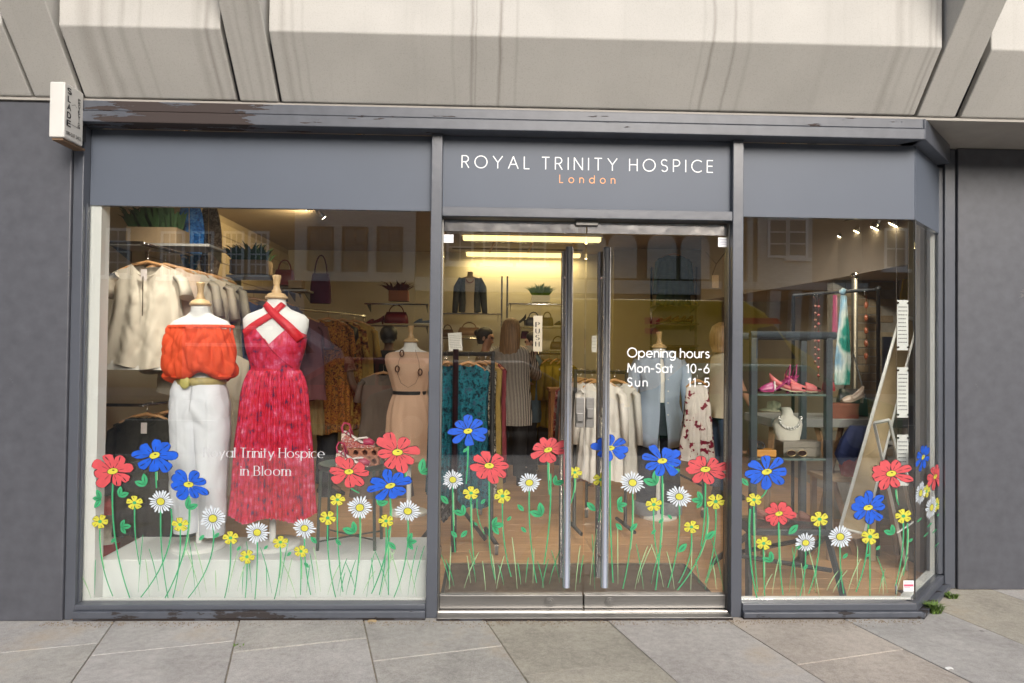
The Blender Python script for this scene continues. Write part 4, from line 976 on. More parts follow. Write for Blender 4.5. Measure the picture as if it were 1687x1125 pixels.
# red dress
M_dress=None
def dressmat():
    m,N,L=node_chain('red_print_pleat_shade'); b=N['Principled BSDF']; b.inputs['Roughness'].default_value=.55; b.inputs['Specular IOR Level'].default_value=.35
    tc=N.new('ShaderNodeTexCoord'); mp=N.new('ShaderNodeMapping'); mp.inputs['Scale'].default_value=(95,10,7); L.new(tc.outputs['Object'],mp.inputs[0])
    n=N.new('ShaderNodeTexNoise'); n.inputs['Scale'].default_value=1.0; n.inputs['Detail'].default_value=5; n.inputs['Roughness'].default_value=.7; L.new(mp.outputs[0],n.inputs['Vector'])  # stretched noise: dark pleat lines, fold shade painted into the print colour
    n2=N.new('ShaderNodeTexNoise'); n2.inputs['Scale'].default_value=24; n2.inputs['Detail'].default_value=4; L.new(tc.outputs['Object'],n2.inputs['Vector'])
    s=mathn(N,L,'MULTIPLY_ADD',n.outputs[0],.45,mathn(N,L,'MULTIPLY_ADD',n2.outputs[0],.75,-.09))
    r=N.new('ShaderNodeValToRGB'); e=r.color_ramp.elements; e[0].position=.36; e[0].color=(.09,.03,.10,1); e[1].position=.74; e[1].color=(.78,.42,.48,1)
    for p,c in ((.41,(.38,.010,.04,1)),(.50,(.62,.018,.045,1)),(.58,(.60,.035,.11,1)),(.66,(.70,.14,.24,1))):
        x=e.new(p); x.color=c
    L.new(s,r.inputs[0]); L.new(r.outputs[0],b.inputs['Base Color']); return m
M_dress=dressmat()
g_=worn('red_dress','red pleated halter dress with pink print on the second mannequin','dress',m2)
ez=.006
m=MB(); V=[];n=160;NR=12
def topz(x,fr_):
    ax=abs(x)
    if not fr_: return 1.235
    return 1.195+1.25*ax if ax<.085 else 1.301-.55*(ax-.085)
for j in range(NR+1):
    for i in range(n):
        a=2*PI*i/n; fr_=math.sin(a)<0; rx,ry=tor(1.2); x0=rx*math.cos(a); zt=topz(x0,fr_); z=1.04+(zt-1.04)*j/NR
        rx,ry=tor(z); k=1+.007*math.sin(60*a+ (z*55 if math.cos(a)>0 else -z*55)); e=2/2.15
        V.append(((rx+.007)*math.copysign(abs(math.cos(a))**e,math.cos(a))*k,(ry+.010)*math.copysign(abs(math.sin(a))**e,math.sin(a))*k,z))
m.add(V,[(j*n+i,j*n+(i+1)%n,(j+1)*n+(i+1)%n,(j+1)*n+i) for j in range(NR) for i in range(n)],0,True)
o=m.build('bodice',M_dress,g_)
def surf(x,z,off=.006):
    rx,ry=tor(z); rx+=off;ry+=off; q=min(.995,abs(x/rx)); return -ry*(1-q**2.15)**(1/2.15)
def strip(pts,w0,w1,name,mat,par,off=.011,n=26):
    L=[];R=[]
    P=[]
    for i in range(n+1):
        t=i/n*(len(pts)-1); k=min(int(t),len(pts)-2); u=t-k; P.append((pts[k][0]*(1-u)+pts[k+1][0]*u,pts[k][1]*(1-u)+pts[k+1][1]*u))
    for i,(x,z) in enumerate(P):
        a=P[max(0,i-1)];b=P[min(n,i+1)];dx,dz=b[0]-a[0],b[1]-a[1];q=math.hypot(dx,dz); w=(w0+(w1-w0)*i/n)/2
        for s,l in ((1,L),(-1,R)):
            xx,zz_=x-dz/q*w*s,z+dx/q*w*s; l.append((xx,surf(xx,zz_,off),zz_))
    return MB().add(L+R,[(i,n+1+i,n+2+i,i+1) for i in range(n)],0,True).build(name,mat,par,solid=.003)
M_red=pm('red_ribbon',(.60,.012,.022),.55,.08,20)
# cups: crossed bodice panels rising to the straps
def cup(s,off):
    V=[];n=12;Fs=[]
    for i in range(n+1):
        t=i/n
        for j in range(n+1):
            u=j/n
            xa=s*(.175*(1-.02*t)); xb=s*(.0+.045*t)      # side edge .. inner edge
            zt=1.235+.075*t*(1-abs(u-.5)*.3); x=xa*(1-u)+xb*u; z=1.20+(.115*t)*(1-.15*u)-.0*u
            k=1+.05*math.sin(u*70)*.1
            V.append((x,surf(x,z,off)*k,z))
    for i in range(n):
        for j in range(n): a=i*(n+1)+j; Fs.append((a,a+1,a+n+2,a+n+1))
    return MB().add(V,Fs,0,True).build('bodice_panel',M_dress,g_,solid=.003)
strip([(.170,1.225),(.10,1.30),(.0,1.385),(-.052,1.435)],.056,.036,'halter_strap',M_red,g_,.014)
strip([(-.176,1.25),(-.10,1.305),(.0,1.37),(.055,1.435)],.046,.034,'halter_strap',M_red,g_,.010)
strip([(-.03,1.225),(.03,1.15),(.12,1.06)],.010,.008,'bodice_fold',M_dress,g_,.012)
sk=MB(); 
sk.loft(dens([(0,0,1.045,.139,.107,.02),(0,0,1.03,.150,.116,.035),(0,0,.98,.168,.13,.045),(0,0,.90,.183,.142,.05),(0,0,.75,.196,.152,.05),(0,0,.55,.212,.165,.055),(0,0,.35,.218,.172,.06),(0,0,.215,.226,.18,.07),(0,0,.19,.227,.182,.08)],26),520,nf=64,cap=False)
o=sk.build('pleated_skirt',M_dress,g_)
for v in o.data.vertices:
    a=math.atan2(v.co.y,v.co.x); q=1+.035*math.sin(9*a+1+v.co.z*2)*(1.05-v.co.z)+.02*math.sin(23*a+v.co.z*3)*(1.05-v.co.z); v.co.x*=q; v.co.y*=q
for v in o.data.vertices:
    if v.co.z<.4: v.co.z+=.016*math.sin(v.co.x*22+1)*(.4-v.co.z)/.2
MB().loft([(0,0,1.036,.143,.110),(0,0,1.05,.143,.110)],60,cap=False).build('waist_seam',M_red,g_)
# dress on floor mannequin (beige)
m3=mannequin('white mannequin in a beige sleeveless dress beside the left door mullion',atz(673,852,2.2,.031),sc=1.01)
M_nude=pm('peach_crepe',(.58,.38,.27),.8,.06,4,bump=.6,bscale=12,stretch=(1,1,.2))
g_=worn('beige_dress','peach beige sleeveless dress with narrow black belt and long necklace','dress',m3)
m=MB(); m.loft(dens([(0,0,1.383,.150,.073),(0,0,1.37,.198,.085),(0,0,1.34,.218,.10,.004),(0,0,1.28,.214,.125,.006),(0,0,1.2,.190,.138,.01),(0,0,1.1,.160,.118,.012),(0,0,1.03,.148,.108,.015),(0,0,.93,.178,.128,.025),(0,0,.8,.2,.145,.03),(0,0,.6,.21,.15,.035),(0,0,.46,.212,.155,.04)],60),90,nf=9,cap=False); crumple(m.build('dress_cloth',M_nude,g_),.004,9,.25,5)
MB().loft([(0,0,1.02,.150,.111),(0,0,1.05,.150,.111)],40,cap=False).build('waist_belt',M_black,g_)
nk=thing('long_necklace','long thin necklace with three brown oval rings on the beige dress','necklace'); ORG[nk.name]=Vector((0,0,0)); nk.location=m3.location; nk.scale=m3.scale
def nsurf(x,z): return surf(x,z,.044)
pts=[(-.05+ .0,1.40),(-.085,1.30),(-.09,1.2),(-.06,1.12),(.0,1.085),(.06,1.12),(.095,1.2),(.085,1.3),(.05,1.40)]
MB().tube([(x,nsurf(x,z),z) for x,z in pts],.0018,5).build('chain',pm('dark_chain',(.12,.08,.06),.4),nk)
for x,z in ((-.06,1.37),(-.092,1.24),(.098,1.215)):
    MB().tube([(x+.016*math.cos(a),nsurf(x,z)-.006,z+.026*math.sin(a)) for a in [i*PI/7 for i in range(14)]],.006,6,closed=True).build('ring',pm('tortoise',(.10,.04,.02),.3,.3,60),nk)
# blue shirt mannequin
m4=mannequin('white mannequin in open blue shirt and rolled jeans behind the right door',atz(1084,860,2.1,.031),sc=.99)
M_blu=pm('pale_blue_cotton',(.34,.42,.56),.8,.08,5,bump=.6,bscale=13,stretch=(1,1,.4))
g_=worn('blue_shirt','pale blue long sleeved shirt hanging open over a white vest','shirt',m4)
n=60
for s in (-1,1):
    V=[];zs=[1.40,1.385,1.36,1.33,1.30,1.25,1.2,1.15,1.1,1.05,1.0,.95,.9,.85,.8,.75,.70,.66]
    R={1.33:(.208,.108),1.25:(.205,.125),1.15:(.185,.133),1.05:(.174,.13),.95:(.187,.135),.85:(.208,.145),.75:(.218,.153),1.40:(.09,.075),1.385:(.15,.085),1.36:(.2,.10),1.30:(.215,.115),1.2:(.195,.135),1.1:(.175,.13),1.0:(.175,.13),.9:(.2,.14),.8:(.215,.15),.70:(.22,.155),.66:(.215,.155)}
    for z in zs:
        for i in range(25):
            g=.07+.10*(1.4-z) if z>.9 else .12+.35*(.9-z)
            a=-PI/2+s*(g+ (PI-g)*i/24); k=1+.02*math.sin(a*9+z*4)
            V.append((R[z][0]*math.cos(a)*k,R[z][1]*math.sin(a)*k,z-(.05*abs(math.sin(a*1)) if z==.66 else 0)))
    Fs=[(j*25+i,j*25+i+1,(j+1)*25+i+1,(j+1)*25+i) for j in range(len(zs)-1) for i in range(24)]
    MB().add(V,Fs,0,True).build('shirt_front',M_blu,g_,solid=.003)
    crumple(COL.objects['shirt_front'] if s<0 else COL.objects['shirt_front.001'],.010,10,.4,s+2)
    MB().tube([(s*.175,0,1.355),(s*.22,-.01,1.25),(s*.245,-.02,1.05),(s*.25,-.03,.85),(s*.25,-.035,.69)],[.05,.06,.052,.045,.04],14).build('sleeve',M_blu,g_)
    MB().tube([(s*.25,-.035,.705),(s*.25,-.035,.665)],[.043,.043],14).build('cuff',M_blu,g_)
    MB().obox((s*.055,-.075,1.41),(.04,-.0,0),(0,.02,.0),(s*.012,-.01,.035)).build('collar',M_blu,g_,bevel=.006)
for z in (1.2,1.1,1.0,.9): MB().tube([(.045,-.137,z),(.045,-.141,z)],.006,8).build('button',M_white,g_)
g_=worn('white_vest','white vest worn under the open blue shirt','vest',m4)
MB().loft([(0,0,z,tor(z)[0]+.004,tor(z)[1]+.006) for z in (.9,1.0,1.1,1.2,1.28,1.34)],40,cap=False).build('vest_cloth',M_white,g_)
g_=worn('rolled_jeans','dark navy jeans with wide pale rolled cuffs','jeans',m4)
M_navy=pm('navy_denim',(.018,.024,.042),.85,.2,30)
m=MB(); m.loft([(0,0,1.0,.143,.108),(0,0,.9,.175,.128),(0,0,.8,.19,.135),(0,0,.72,.18,.12)],40)
for s in (-1,1): m.loft([(s*.088,0,.8,.09,.10),(s*.095,0,.6,.09,.10),(s*.105,0,.3,.085,.09),(s*.11,0,.12,.085,.09)],30)
m.build('jeans_cloth',M_navy,g_)
for s in (-1,1): MB().loft([(s*.11,0,.03,.09,.095),(s*.11,0,.035,.098,.1),(s*.11,0,.135,.098,.1),(s*.11,0,.14,.09,.095)],30).build('rolled_cuff',pm('cuff_denim',(.22,.25,.30),.85,.2,30),g_)
# ================================================================== GARMENTS ON HANGERS
def garment(name,lab,cat,mat,loc,rz=0,w=.21,L=.62,th=.045,sl=0.0,hem=None,neck=.07,folds=.03,nf=7,hanger=True,group=None,hmat=None,skirt=False,zip_=False,tagc=False,scoop=.06):
    t=thing(name,lab,cat,(0,0,0),group); ORG[t.name]=Vector((0,0,0)); hem=hem or w*1.08
    def sheet(sgn,scoop):
        V=[];nu,nv=44,34; ph=rnd.random()*6
        for j in range(nv+1):
            v=j/nv
            for i in range(nu+1):
                u=-1+2*i/nu; au=abs(u)
                nw=neck/w*1.05
                if skirt: zt=-.12
                elif au<nw: zt=-.092-scoop*(1-(au/nw)**2)
                else: zt=-.092-.055*((au-nw)/(1-nw))**1.1
                zb=-.1-L-.012*math.sin(u*5+ph)-(.02*math.cos(u*PI/2))
                z=zt+(zb-zt)*v; d=(-.1-z)/L
                if skirt: hw=w*.75+(hem-w*.75)*max(0,d)
                else: hw=w*(1-.07*math.sin(PI*min(1,max(0,d)*1.1))) if d<.8 else w*.985
                if not skirt and d>.3: hw=w*.93+(hem-w*.93)*(d-.3)/.7
                k=min(1,.25+v*2.5)
                y=sgn*th*(max(0,1-u*u)**.5)*k*(1+.35*d)
                y+=folds*.32*math.sin(nf*u*2.2+ph+d*1.5)*(max(0,d)**.8+.12)*max(0,1-au**6)+.0035*math.sin(u*17+d*26+ph)*k*(1-au**4)
                V.append((u*hw,y,z))
        return MB().add(V,[((j*(nu+1)+i),(j*(nu+1)+i+1),((j+1)*(nu+1)+i+1),((j+1)*(nu+1)+i)) for j in range(nv) for i in range(nu)],0,True)
    fr_=sheet(-1,scoop).build('front_panel',mat,t); crumple(fr_,.010,10,.3,rnd.random()*9); bk_=sheet(1,.018).build('back_panel',mat,t)
    if not skirt:
        MB().tube([(neck*1.0*math.cos(q),-th*.30*math.sin(q)*1.0-.004,-.094-scoop*math.sin(q)) for q in [PI*i/12 for i in range(13)]],.0035,6).build('neck_trim',mat,t)
    if sl>0:
        for s in (-1,1):
            MB().tube([(s*w*.80,0,-.165),(s*w*.97,0,-.19),(s*w*1.06,0,-.17-sl*.5),(s*w*1.13,-.01,-.15-sl)],[.045,.062,.06,.05 if sl>.3 else .075],14,flat=.5).build('sleeve',mat,t)
    if hanger:
        h=hmat or M_wood
        MB().tube([(-w*.8,0,-.135),(-w*.4,0,-.098),(0,0,-.078),(w*.4,0,-.098),(w*.8,0,-.135)],[.008,.011,.013,.011,.008],8).build('hanger',h,t)
        MB().tube([(0,0,-.07),(0,0,-.03)]+[(.018-.018*math.cos(a),0,-.018+.02*math.sin(a)) for a in (0,.7,1.4,2.1,2.8)],.0022,6).build('hook',M_chrome,t)
    if tagc: MB().box(-.018,.018,-th*1.0-.006,-th*1.0-.004,-.20,-.13).build('price_tag',pm('tag_card',(.7,.62,.6),.7),t)
    t.location=loc; t.rotation_euler=(0,0,rz)
    return t
M_cream=pm('cream_chiffon',(.60,.53,.43),.8,.07,5,bump=.6,bscale=13,stretch=(1,1,.3)); M_beige=pm('beige_linen',(.44,.37,.28),.85,.1,8,bump=.6,bscale=14,stretch=(1,1,.3)); M_stone=pm('stone_cotton',(.38,.33,.26),.85,.1,8)
# upper left arm rail
def armrail(px0,py0,px1,py1,Ya,Yb,wall,lab):
    a=W(px0,py0,Ya);b=W(px1,py1,Yb); z=(a.z+b.z)/2
    t=thing('chrome_rail',lab,'rail',(a.x,Ya,z)); 
    MB().box(XL,a.x,Ya-.006,Ya+.006,z-.008,z+.012).build('bracket_bar',M_chrome,t)
    MB().tube([(a.x-.02,Ya,z),(b.x,Yb,z)],.011,12).build('arm',M_chrome,t)
    for k in range(14):
        u=k/13; c=Vector((a.x+(b.x-a.x)*u,Ya+(Yb-Ya)*u,z)); MB().lathe([(.0,-.003),(.024,-.004),(.024,.004),(.0,.003)],c,10).build('ring',M_chrome,t)
    return (a.x,Ya),(b.x,Yb),z
A,Bb,z=armrail(237,403,312,418,.55,1.05,175,'upper chrome hanging arm in the left bay with cream tops')
n=0
def on(A,B,u): return (A[0]+(B[0]-A[0])*u,A[1]+(B[1]-A[1])*u)
p=on(A,Bb,.12); t=garment('cream_blouse','sheer cream layered blouse with a half zip, first on the upper arm','blouse',M_cream,(p[0]-.01,p[1],z-.03),.06,w=.215,L=.62,th=.05,sl=.15,hem=.27,nf=5,folds=.05,neck=.09,tagc=True,scoop=.075)
MB().box(-.003,.002,-.066,-.0625,-.42,-.175).build('zip',pm('zip_dark',(.12,.09,.06),.4,metal=.5),t)
MB().loft([(0,0,-.66,.245,.030),(0,0,-.70,.262,.045),(0,0,-.755,.268,.052,.03)],60,nf=6,cap=False).build('underlayer',pm('white_voile',(.70,.67,.62),.8),t)
LB=['pale pink beige sleeveless top directly behind the sheer cream blouse','stone coloured top third on the upper hanging arm','long beige chiffon shirt hanging behind the orange top','olive beige jacket last on the upper hanging arm']
for i,(u,mm_,L_) in enumerate([(.35,pm('pink_beige',(.52,.40,.31),.8,.06),.64),(.55,M_stone,.66),(.8,M_beige,.8),(1.0,pm('olive_beige',(.30,.26,.19),.85,.1),.78)]):
    p=on(A,Bb,u); garment('summer_blouse',LB[i],'top',mm_,(p[0]+.03+.04*i,p[1],z-.03-.01*i),.25+.1*i,w=.215,L=L_,sl=.0 if i==0 else .25)
t=garment('beige_coat','long beige coat hanging behind the white trousers','coat',M_beige,W(365,560,1.05),.1,w=.19,L=.95,th=.06,hanger=False)
A,Bb,z=armrail(236,660,300,668,.75,1.15,175,'lower chrome hanging arm in the left bay with dark garments')
M_dk=pm('dark_brown_knit',(.03,.026,.018),.9,.3,30); 
p=on(A,Bb,.1); garment('dark_jacket','dark brown jacket with pale price tag on the lower hanging arm','jacket',M_dk,(p[0],p[1],z+.02),.1,w=.21,L=.75,sl=.45,tagc=True)
for u,mm_,l in ((.5,pm('bottle_green',(.012,.03,.025),.9),'bottle green garment second on the lower hanging arm'),(.9,M_black,'black garment last on the lower hanging arm')):
    p=on(A,Bb,u); garment('dark_jacket',l,'jacket',mm_,(p[0]+.03,p[1],z+.02),.2,w=.2,L=.8,sl=.5)
# upper shelf, planters, boards
def planter(x0,y0,x1,y1,Y,lab,mat,gx0,gy0,gx1,n,hmul=1,plmat=None,pcat='plant'):
    a=W(x0,y0,Y);b=W(x1,y1,Y); d=(b.x-a.x)*.6
    t=thing('planter',lab,'planter',((a.x+b.x)/2,Y,b.z)); MB().box(a.x,b.x,Y,Y+d,b.z,a.z).build('box',mat,t,bevel=.004)
    c=W(gx0,gy0,Y);e=W(gx1,gy0,Y); hh=c.z-a.z; m=MB(); r=random.Random(int(x0))
    for i in range(n):
        bx=r.uniform(a.x+.02,b.x-.02); by=Y+r.uniform(.02,d-.02); f=(bx-(a.x+b.x)/2)/((b.x-a.x)/2); tx=(c.x+e.x)/2+ (e.x-c.x)/2*max(-1,min(1,f*1.0+r.uniform(-.35,.35))); ty=by+r.uniform(-.12,.12); L=hh*r.uniform(.5,1.0)*(1.15-.4*abs(f))
        p0=Vector((bx,by,a.z-.01)); p2=Vector((tx,ty,a.z+L)); p1=(p0+p2)/2+Vector((0,0,L*.3)); w=.007*hmul
        m.add([p0+Vector((-w,0,0)),p0+Vector((w,0,0)),p1+Vector((-w*1.2,0,0)),p1+Vector((w*1.2,0,0)),p2],[(0,1,3,2),(2,3,4)],0,True)
    m.build('foliage',plmat or pm('dark_fern',(.03,.075,.02),.6,.4,20),t)
    return b.z
def shelf(x0,x1,py,Y,d,lab,mat=None,th=.018,name='shelf'):
    a=W(x0,py,Y);b=W(x1,py,Y); t=thing(name,lab,'shelf',((a.x+b.x)/2,Y,a.z-th)); MB().box(a.x,b.x,Y,Y+d,a.z-th,a.z).build('board',mat or M_chrome,t,bevel=.002)
    for x in (a.x+.03,b.x-.035): MB().prism([(x,Y+.02,a.z-th-.001),(x,Y+d,a.z-th-.001),(x,Y+d,a.z-th-.08)],(.004,0,0)).build('bracket',pm('bracket_grey',(.10,.10,.10),.6),t)
    return a.z
M_card=pm('kraft_planter',(.36,.25,.14),.8,.1,6)
shelf(172,345,399,1.0,.3,'pale shelf above the cream blouses',M_greyw)
planter(207,373,290,401,1.0,'kraft brown planter of dark fern at the top left of the left bay',M_card,192,325,292,120,1.4)
shelf(372,465,452,2.6,.3,'small shelf with a plant above the grey hoodies',M_greyw)
planter(378,427,438,451,2.6,'kraft planter of spiky grass right of the brown surfboard',M_card,362,397,450,90,1.4)
def board(cx,y0,y1,hw,Y,name,lab,mat):
    a=W(cx,y0,Y);b=W(cx,y1,Y); R=(W(cx+hw,y0,Y).x-a.x); t=thing(name,lab,'surfboard',(b.x,Y,b.z)); n=14
    V=[];m=MB();R_=[]
    for i in range(n+1):
        u=i/n; z=b.z+(a.z-b.z)*u; w=R*math.sin(PI*min(.985,max(.03,.06+u*.9)))**.7; R_.append((a.x*u+b.x*(1-u),Y,z,w,.022*(w/R)))
    m.loft(R_,24).build('board',mat,t); MB().tube([(b.x,Y-.024,b.z+.05),(a.x,Y-.024,a.z-.05)],.003,5).build('stringer',M_pale,t); return t
board(314,318,446,23,1.35,'blue_surfboard','blue surfboard with leaf print leaning above the hanging arm',printm('surf_blue',[(.01,.05,.16),(.01,.09,.32),(.02,.15,.45),(.1,.25,.5)],26))
board(346,325,470,20,1.7,'brown_surfboard','dark brown patterned surfboard behind the blue surfboard',printm('surf_brown',[(.03,.02,.015),(.12,.07,.04),(.25,.18,.12)],30))
# central dark rack: hoodies, maroon t-shirt, mustard prints
def rail(px0,py0,px1,py1,Y0,Y1,lab,mat=M_black,floor=True,r=.014,casters=False):
    a=W(px0,py0,Y0);b=W(px1,py1,Y1); z=(a.z+b.z)/2; t=thing('clothes_rail',lab,'clothes rail',((a.x+b.x)/2,(Y0+Y1)/2,.03))
    MB().tube([(a.x,Y0,z),(b.x,Y1,z)],r,10).build('top_bar',mat,t)
    if floor:
        d=Vector((b.y-a.y,-(b.x-a.x),0)).normalized()*.22
        for x,y in ((a.x,Y0),(b.x,Y1)):
            MB().tube([(x,y,.10),(x,y,z+.02)],r,10).build('post',mat,t); MB().tube([(x-d.x,y-d.y,.10),(x+d.x,y+d.y,.10)],r,8).build('foot',mat,t)
            if casters:
                for s in (-1,1):
                    c=Vector((x+s*d.x,y+s*d.y,.065)); w=MB().tube([c+Vector((-.012,0,0)),c+Vector((.012,0,0))],.034,16).build('caster',pm('caster_grey',(.18,.18,.18),.5),t); MB().box(c.x-.018,c.x+.018,c.y-.008,c.y+.008,.075,.105).build('fork',M_chrome,t)
    return (a.x,Y0),(b.x,Y1),z
A,Bb,z=rail(350,472,472,488,2.0,2.2,'rail of grey and blue hoodies between the two window mannequins')
M_lil=pm('slate_jersey',(.10,.10,.14),.9,.15,9); 
for i,(u,c,l) in enumerate([(.05,M_lil,'slate blue hoodie left on the rail between the mannequins'),(.3,pm('denim_blue',(.07,.09,.17),.9,.2),'faded blue shirt second on the rail between the mannequins'),(.55,pm('greige',(.16,.14,.13),.9),'greige jersey third on the rail between the mannequins'),(.8,M_lil,'slate jersey nearest the red dress on the back rail')]):
    p=on(A,Bb,u); garment('hooded_top',l,'hoodie',c,(p[0],p[1],z+.02),.15,w=.23,L=.75,sl=.4)
A,Bb,z=rail(470,483,600,540,2.2,3.4,'rail of maroon and mustard garments right of the red dress',M_chrome)
p=on(A,Bb,.15); garment('maroon_shirt','maroon t-shirt on a wooden hanger right of the red dress','t-shirt',pm('maroon_jersey',(.11,.04,.045),.9,.1,8),(p[0]-.02,p[1],z+.02),.05,w=.25,L=.72,sl=.22)
flo=printm('mustard_floral',[(.05,.015,.012),(.16,.035,.015),(.36,.19,.03),(.30,.08,.02),(.07,.05,.02)],22)
for u,c,l in ((.5,flo,'mustard and brown floral dress in the middle of the back rail'),(.68,printm('rust_floral',[(.03,.015,.012),(.22,.07,.02),(.4,.26,.06)],18),'rust and yellow floral dress farther along the back rail'),(.85,pm('mustard_plain',(.34,.22,.05),.85,.2),'plain mustard dress at the far end of the back rail')):
    p=on(A,Bb,u); garment('floral_dress',l,'dress',c,(p[0],p[1],z+.02),.5,w=.22,L=1.05,sl=.3,nf=9,folds=.05)
garment('pale_striped_trousers','cream striped trousers hanging low right of the red dress','trousers',printm('cream_stripe',[(.26,.20,.10),(.19,.12,.05)],30,(1,1,.05),kind='noise'),W(512,585,2.6),.3,w=.13,L=.62,skirt=True)
garment('taupe_skirt_suit','dim taupe dress hanging left of the beige dress mannequin','dress',pm('taupe_cloth',(.15,.115,.095),.9,.1),W(632,600,2.9),.1,w=.22,L=1.25,th=.08,sl=.22,hem=.32)
# red bag, hats, box over the rail
def bag(lab,px0,py0,px1,py1,Y,mat,name='handbag',rz=0,handle=True,cat='bag',dep=.5):
    a=W(px0,py0,Y);b=W(px1,py1,Y); w=(b.x-a.x); h=a.z-b.z; hh=h*(.62 if handle else 1)
    t=thing(name,lab,cat,((a.x+b.x)/2,Y,b.z)); cx=(a.x+b.x)/2
    m=MB(); m.loft([(cx,Y,b.z,w*.47,w*dep*.42),(cx,Y,b.z+hh*.08,w*.5,w*dep*.5),(cx,Y,b.z+hh*.6,w*.47,w*dep*.4),(cx,Y,b.z+hh,w*.40,w*dep*.12)],28,pw=4); m.build('body',mat,t)
    MB().tube([(cx-w*.41,Y-w*dep*.1,b.z+hh*.93),(cx,Y-w*dep*.12,b.z+hh*.96),(cx+w*.41,Y-w*dep*.1,b.z+hh*.93)],.004,6).build('zip',M_chrome,t)
    if handle: MB().tube([(cx+w*.3*math.cos(q),Y,b.z+hh*.9+(h-hh*.9)*math.sin(q)) for q in [PI*i/10 for i in range(11)]],.007,6).build('handle',mat,t)
    return t
M_redb=pm('red_leather',(.22,.01,.015),.4,.2,8); M_pur=pm('purple_felt',(.10,.02,.05),.9,.2); M_brn=pm('brown_leather',(.09,.045,.025),.5,.3,10); M_tanb=pm('tan_leather',(.24,.14,.08),.5,.2,10)
bag('red leather bag above the rail behind the red dress mannequin',452,428,486,470,2.6,M_redb)
bag('plum felt bag hanging high in the left bay',512,420,545,500,3.0,M_pur,dep=.6)
b_=W(475,474,2.5); t=thing('cardboard_box','small cream cardboard box above the maroon t-shirt','box',b_); MB().box(b_.x,b_.x+.12,2.5,2.62,b_.z,b_.z+.055).build('carton',M_card,t); MB().box(b_.x-.003,b_.x+.123,2.497,2.623,b_.z+.056,b_.z+.07).build('lid',M_card,t)
shelf(468,505,476,2.48,.25,'short shelf under the small cream carton',M_greyw)
shelf(448,492,470,2.62,.2,'short ledge under the red leather bag',M_greyw)
# shoes
def shoe(lab,px,py,Y,L,mat,rz=0,heel=.0,cat='shoe',sole=None,strap=False,name='shoe',wedge=False,grp=None,z=None):
    c=W(px,py,Y); t=thing(name,lab,cat,(0,0,0),grp); ORG[t.name]=Vector((0,0,0)); k=L/.25; H=heel
    def top(x):  # sole height along foot, x 0 toe .. 1 heel
        return (.006+H*max(0,(x-.35)/.65)**1.3)
    def hw(x): return .04*(.55+.55*math.sin(PI*min(1,.18+x*.55)))*(1 if x<.85 else .92)*k
    n=12
    V=[];Fs=[]
    for i in range(n+1):
        x=i/n; X=x*L; z0=top(x); w=hw(x)*(0.5 if i in(0,) else 1)
        V+=[(X,-w,z0),(X,w,z0),(X,w,z0+.008),(X,-w,z0+.008)]
    for i in range(n):
        a=i*4
        for j in range(4): Fs.append((a+j,a+(j+1)%4,a+4+(j+1)%4,a+4+j))
    Fs+=[(0,1,2,3),(n*4+3,n*4+2,n*4+1,n*4)]
    MB().add(V,Fs).build('sole',sole or mat,t)
    m=MB(); R=[]
    # toe box
    for i in range(9):
        x=i/8*.42; w=hw(x/1.0)*(1-.0*x); h=.012+.05*math.sin(PI*.5*min(1,x/.4))*k
        R.append((x*L,w,top(x)+.006,h))
    V=[];Fs=[]
    for X,w,z0,h in R:
        for j in range(9): a=PI*j/8; V.append((X,w*math.cos(a),z0+h*math.sin(a)))
    for i in range(8):
        for j in range(8): a=i*9+j; Fs.append((a,a+1,a+10,a+9))
    m.add(V,Fs,0,True)
    if not strap:
        V=[];Fs=[]
        for i in range(9):
            x=.42+i/8*.58; h=.035+.03*((i/8)**2); w=hw(min(1,x))
            if i==8: w*=.5
            for s in (-1,1): V+=[(x*L,s*w,top(x)+.006),(x*L,s*w*.92,top(x)+h)]
        for i in range(8):
            a=i*4; Fs+=[(a,a+4,a+5,a+1),(a+2,a+3,a+7,a+6)]
        Fs+=[(32,34,35,33)]; m.add(V,Fs,0,True)
    m.build('upper',mat,t,solid=.002)
    if H>.02:
        if wedge: MB().prism([(L*.45,-.03*k,.0),(L*.98,-.03*k,.0),(L*.98,-.03*k,top(.98)),(L*.45,-.03*k,top(.45))],(0,.06*k,0)).build('heel',sole or mat,t)
        else: MB().loft([(L*.93,0,0,.009,.009),(L*.92,0,top(.9)*.7,.012,.014),(L*.90,0,top(.9),.026,.026)],12).build('heel',mat,t)
    if strap:
        MB().tube([(L*.9,-.03*k,top(.9)+.01),(L*.93,-.03*k,top(.9)+.05),(L*1.0,0,top(1)+.075),(L*.93,.03*k,top(.9)+.05),(L*.9,.03*k,top(.9)+.01)],.004*k*1.2,6).build('ankle_strap',mat,t)
        MB().tube([(L*.45,-hw(.45),top(.45)),(L*.5,0,top(.5)+.05),(L*.45,hw(.45),top(.45))],.007*k,6,flat=.5).build('cross_strap',pm('strap_white',(.75,.68,.66),.5),t)
    t.location=(c.x,Y,c.z if z is None else z); t.rotation_euler=(0,0,rz); return t
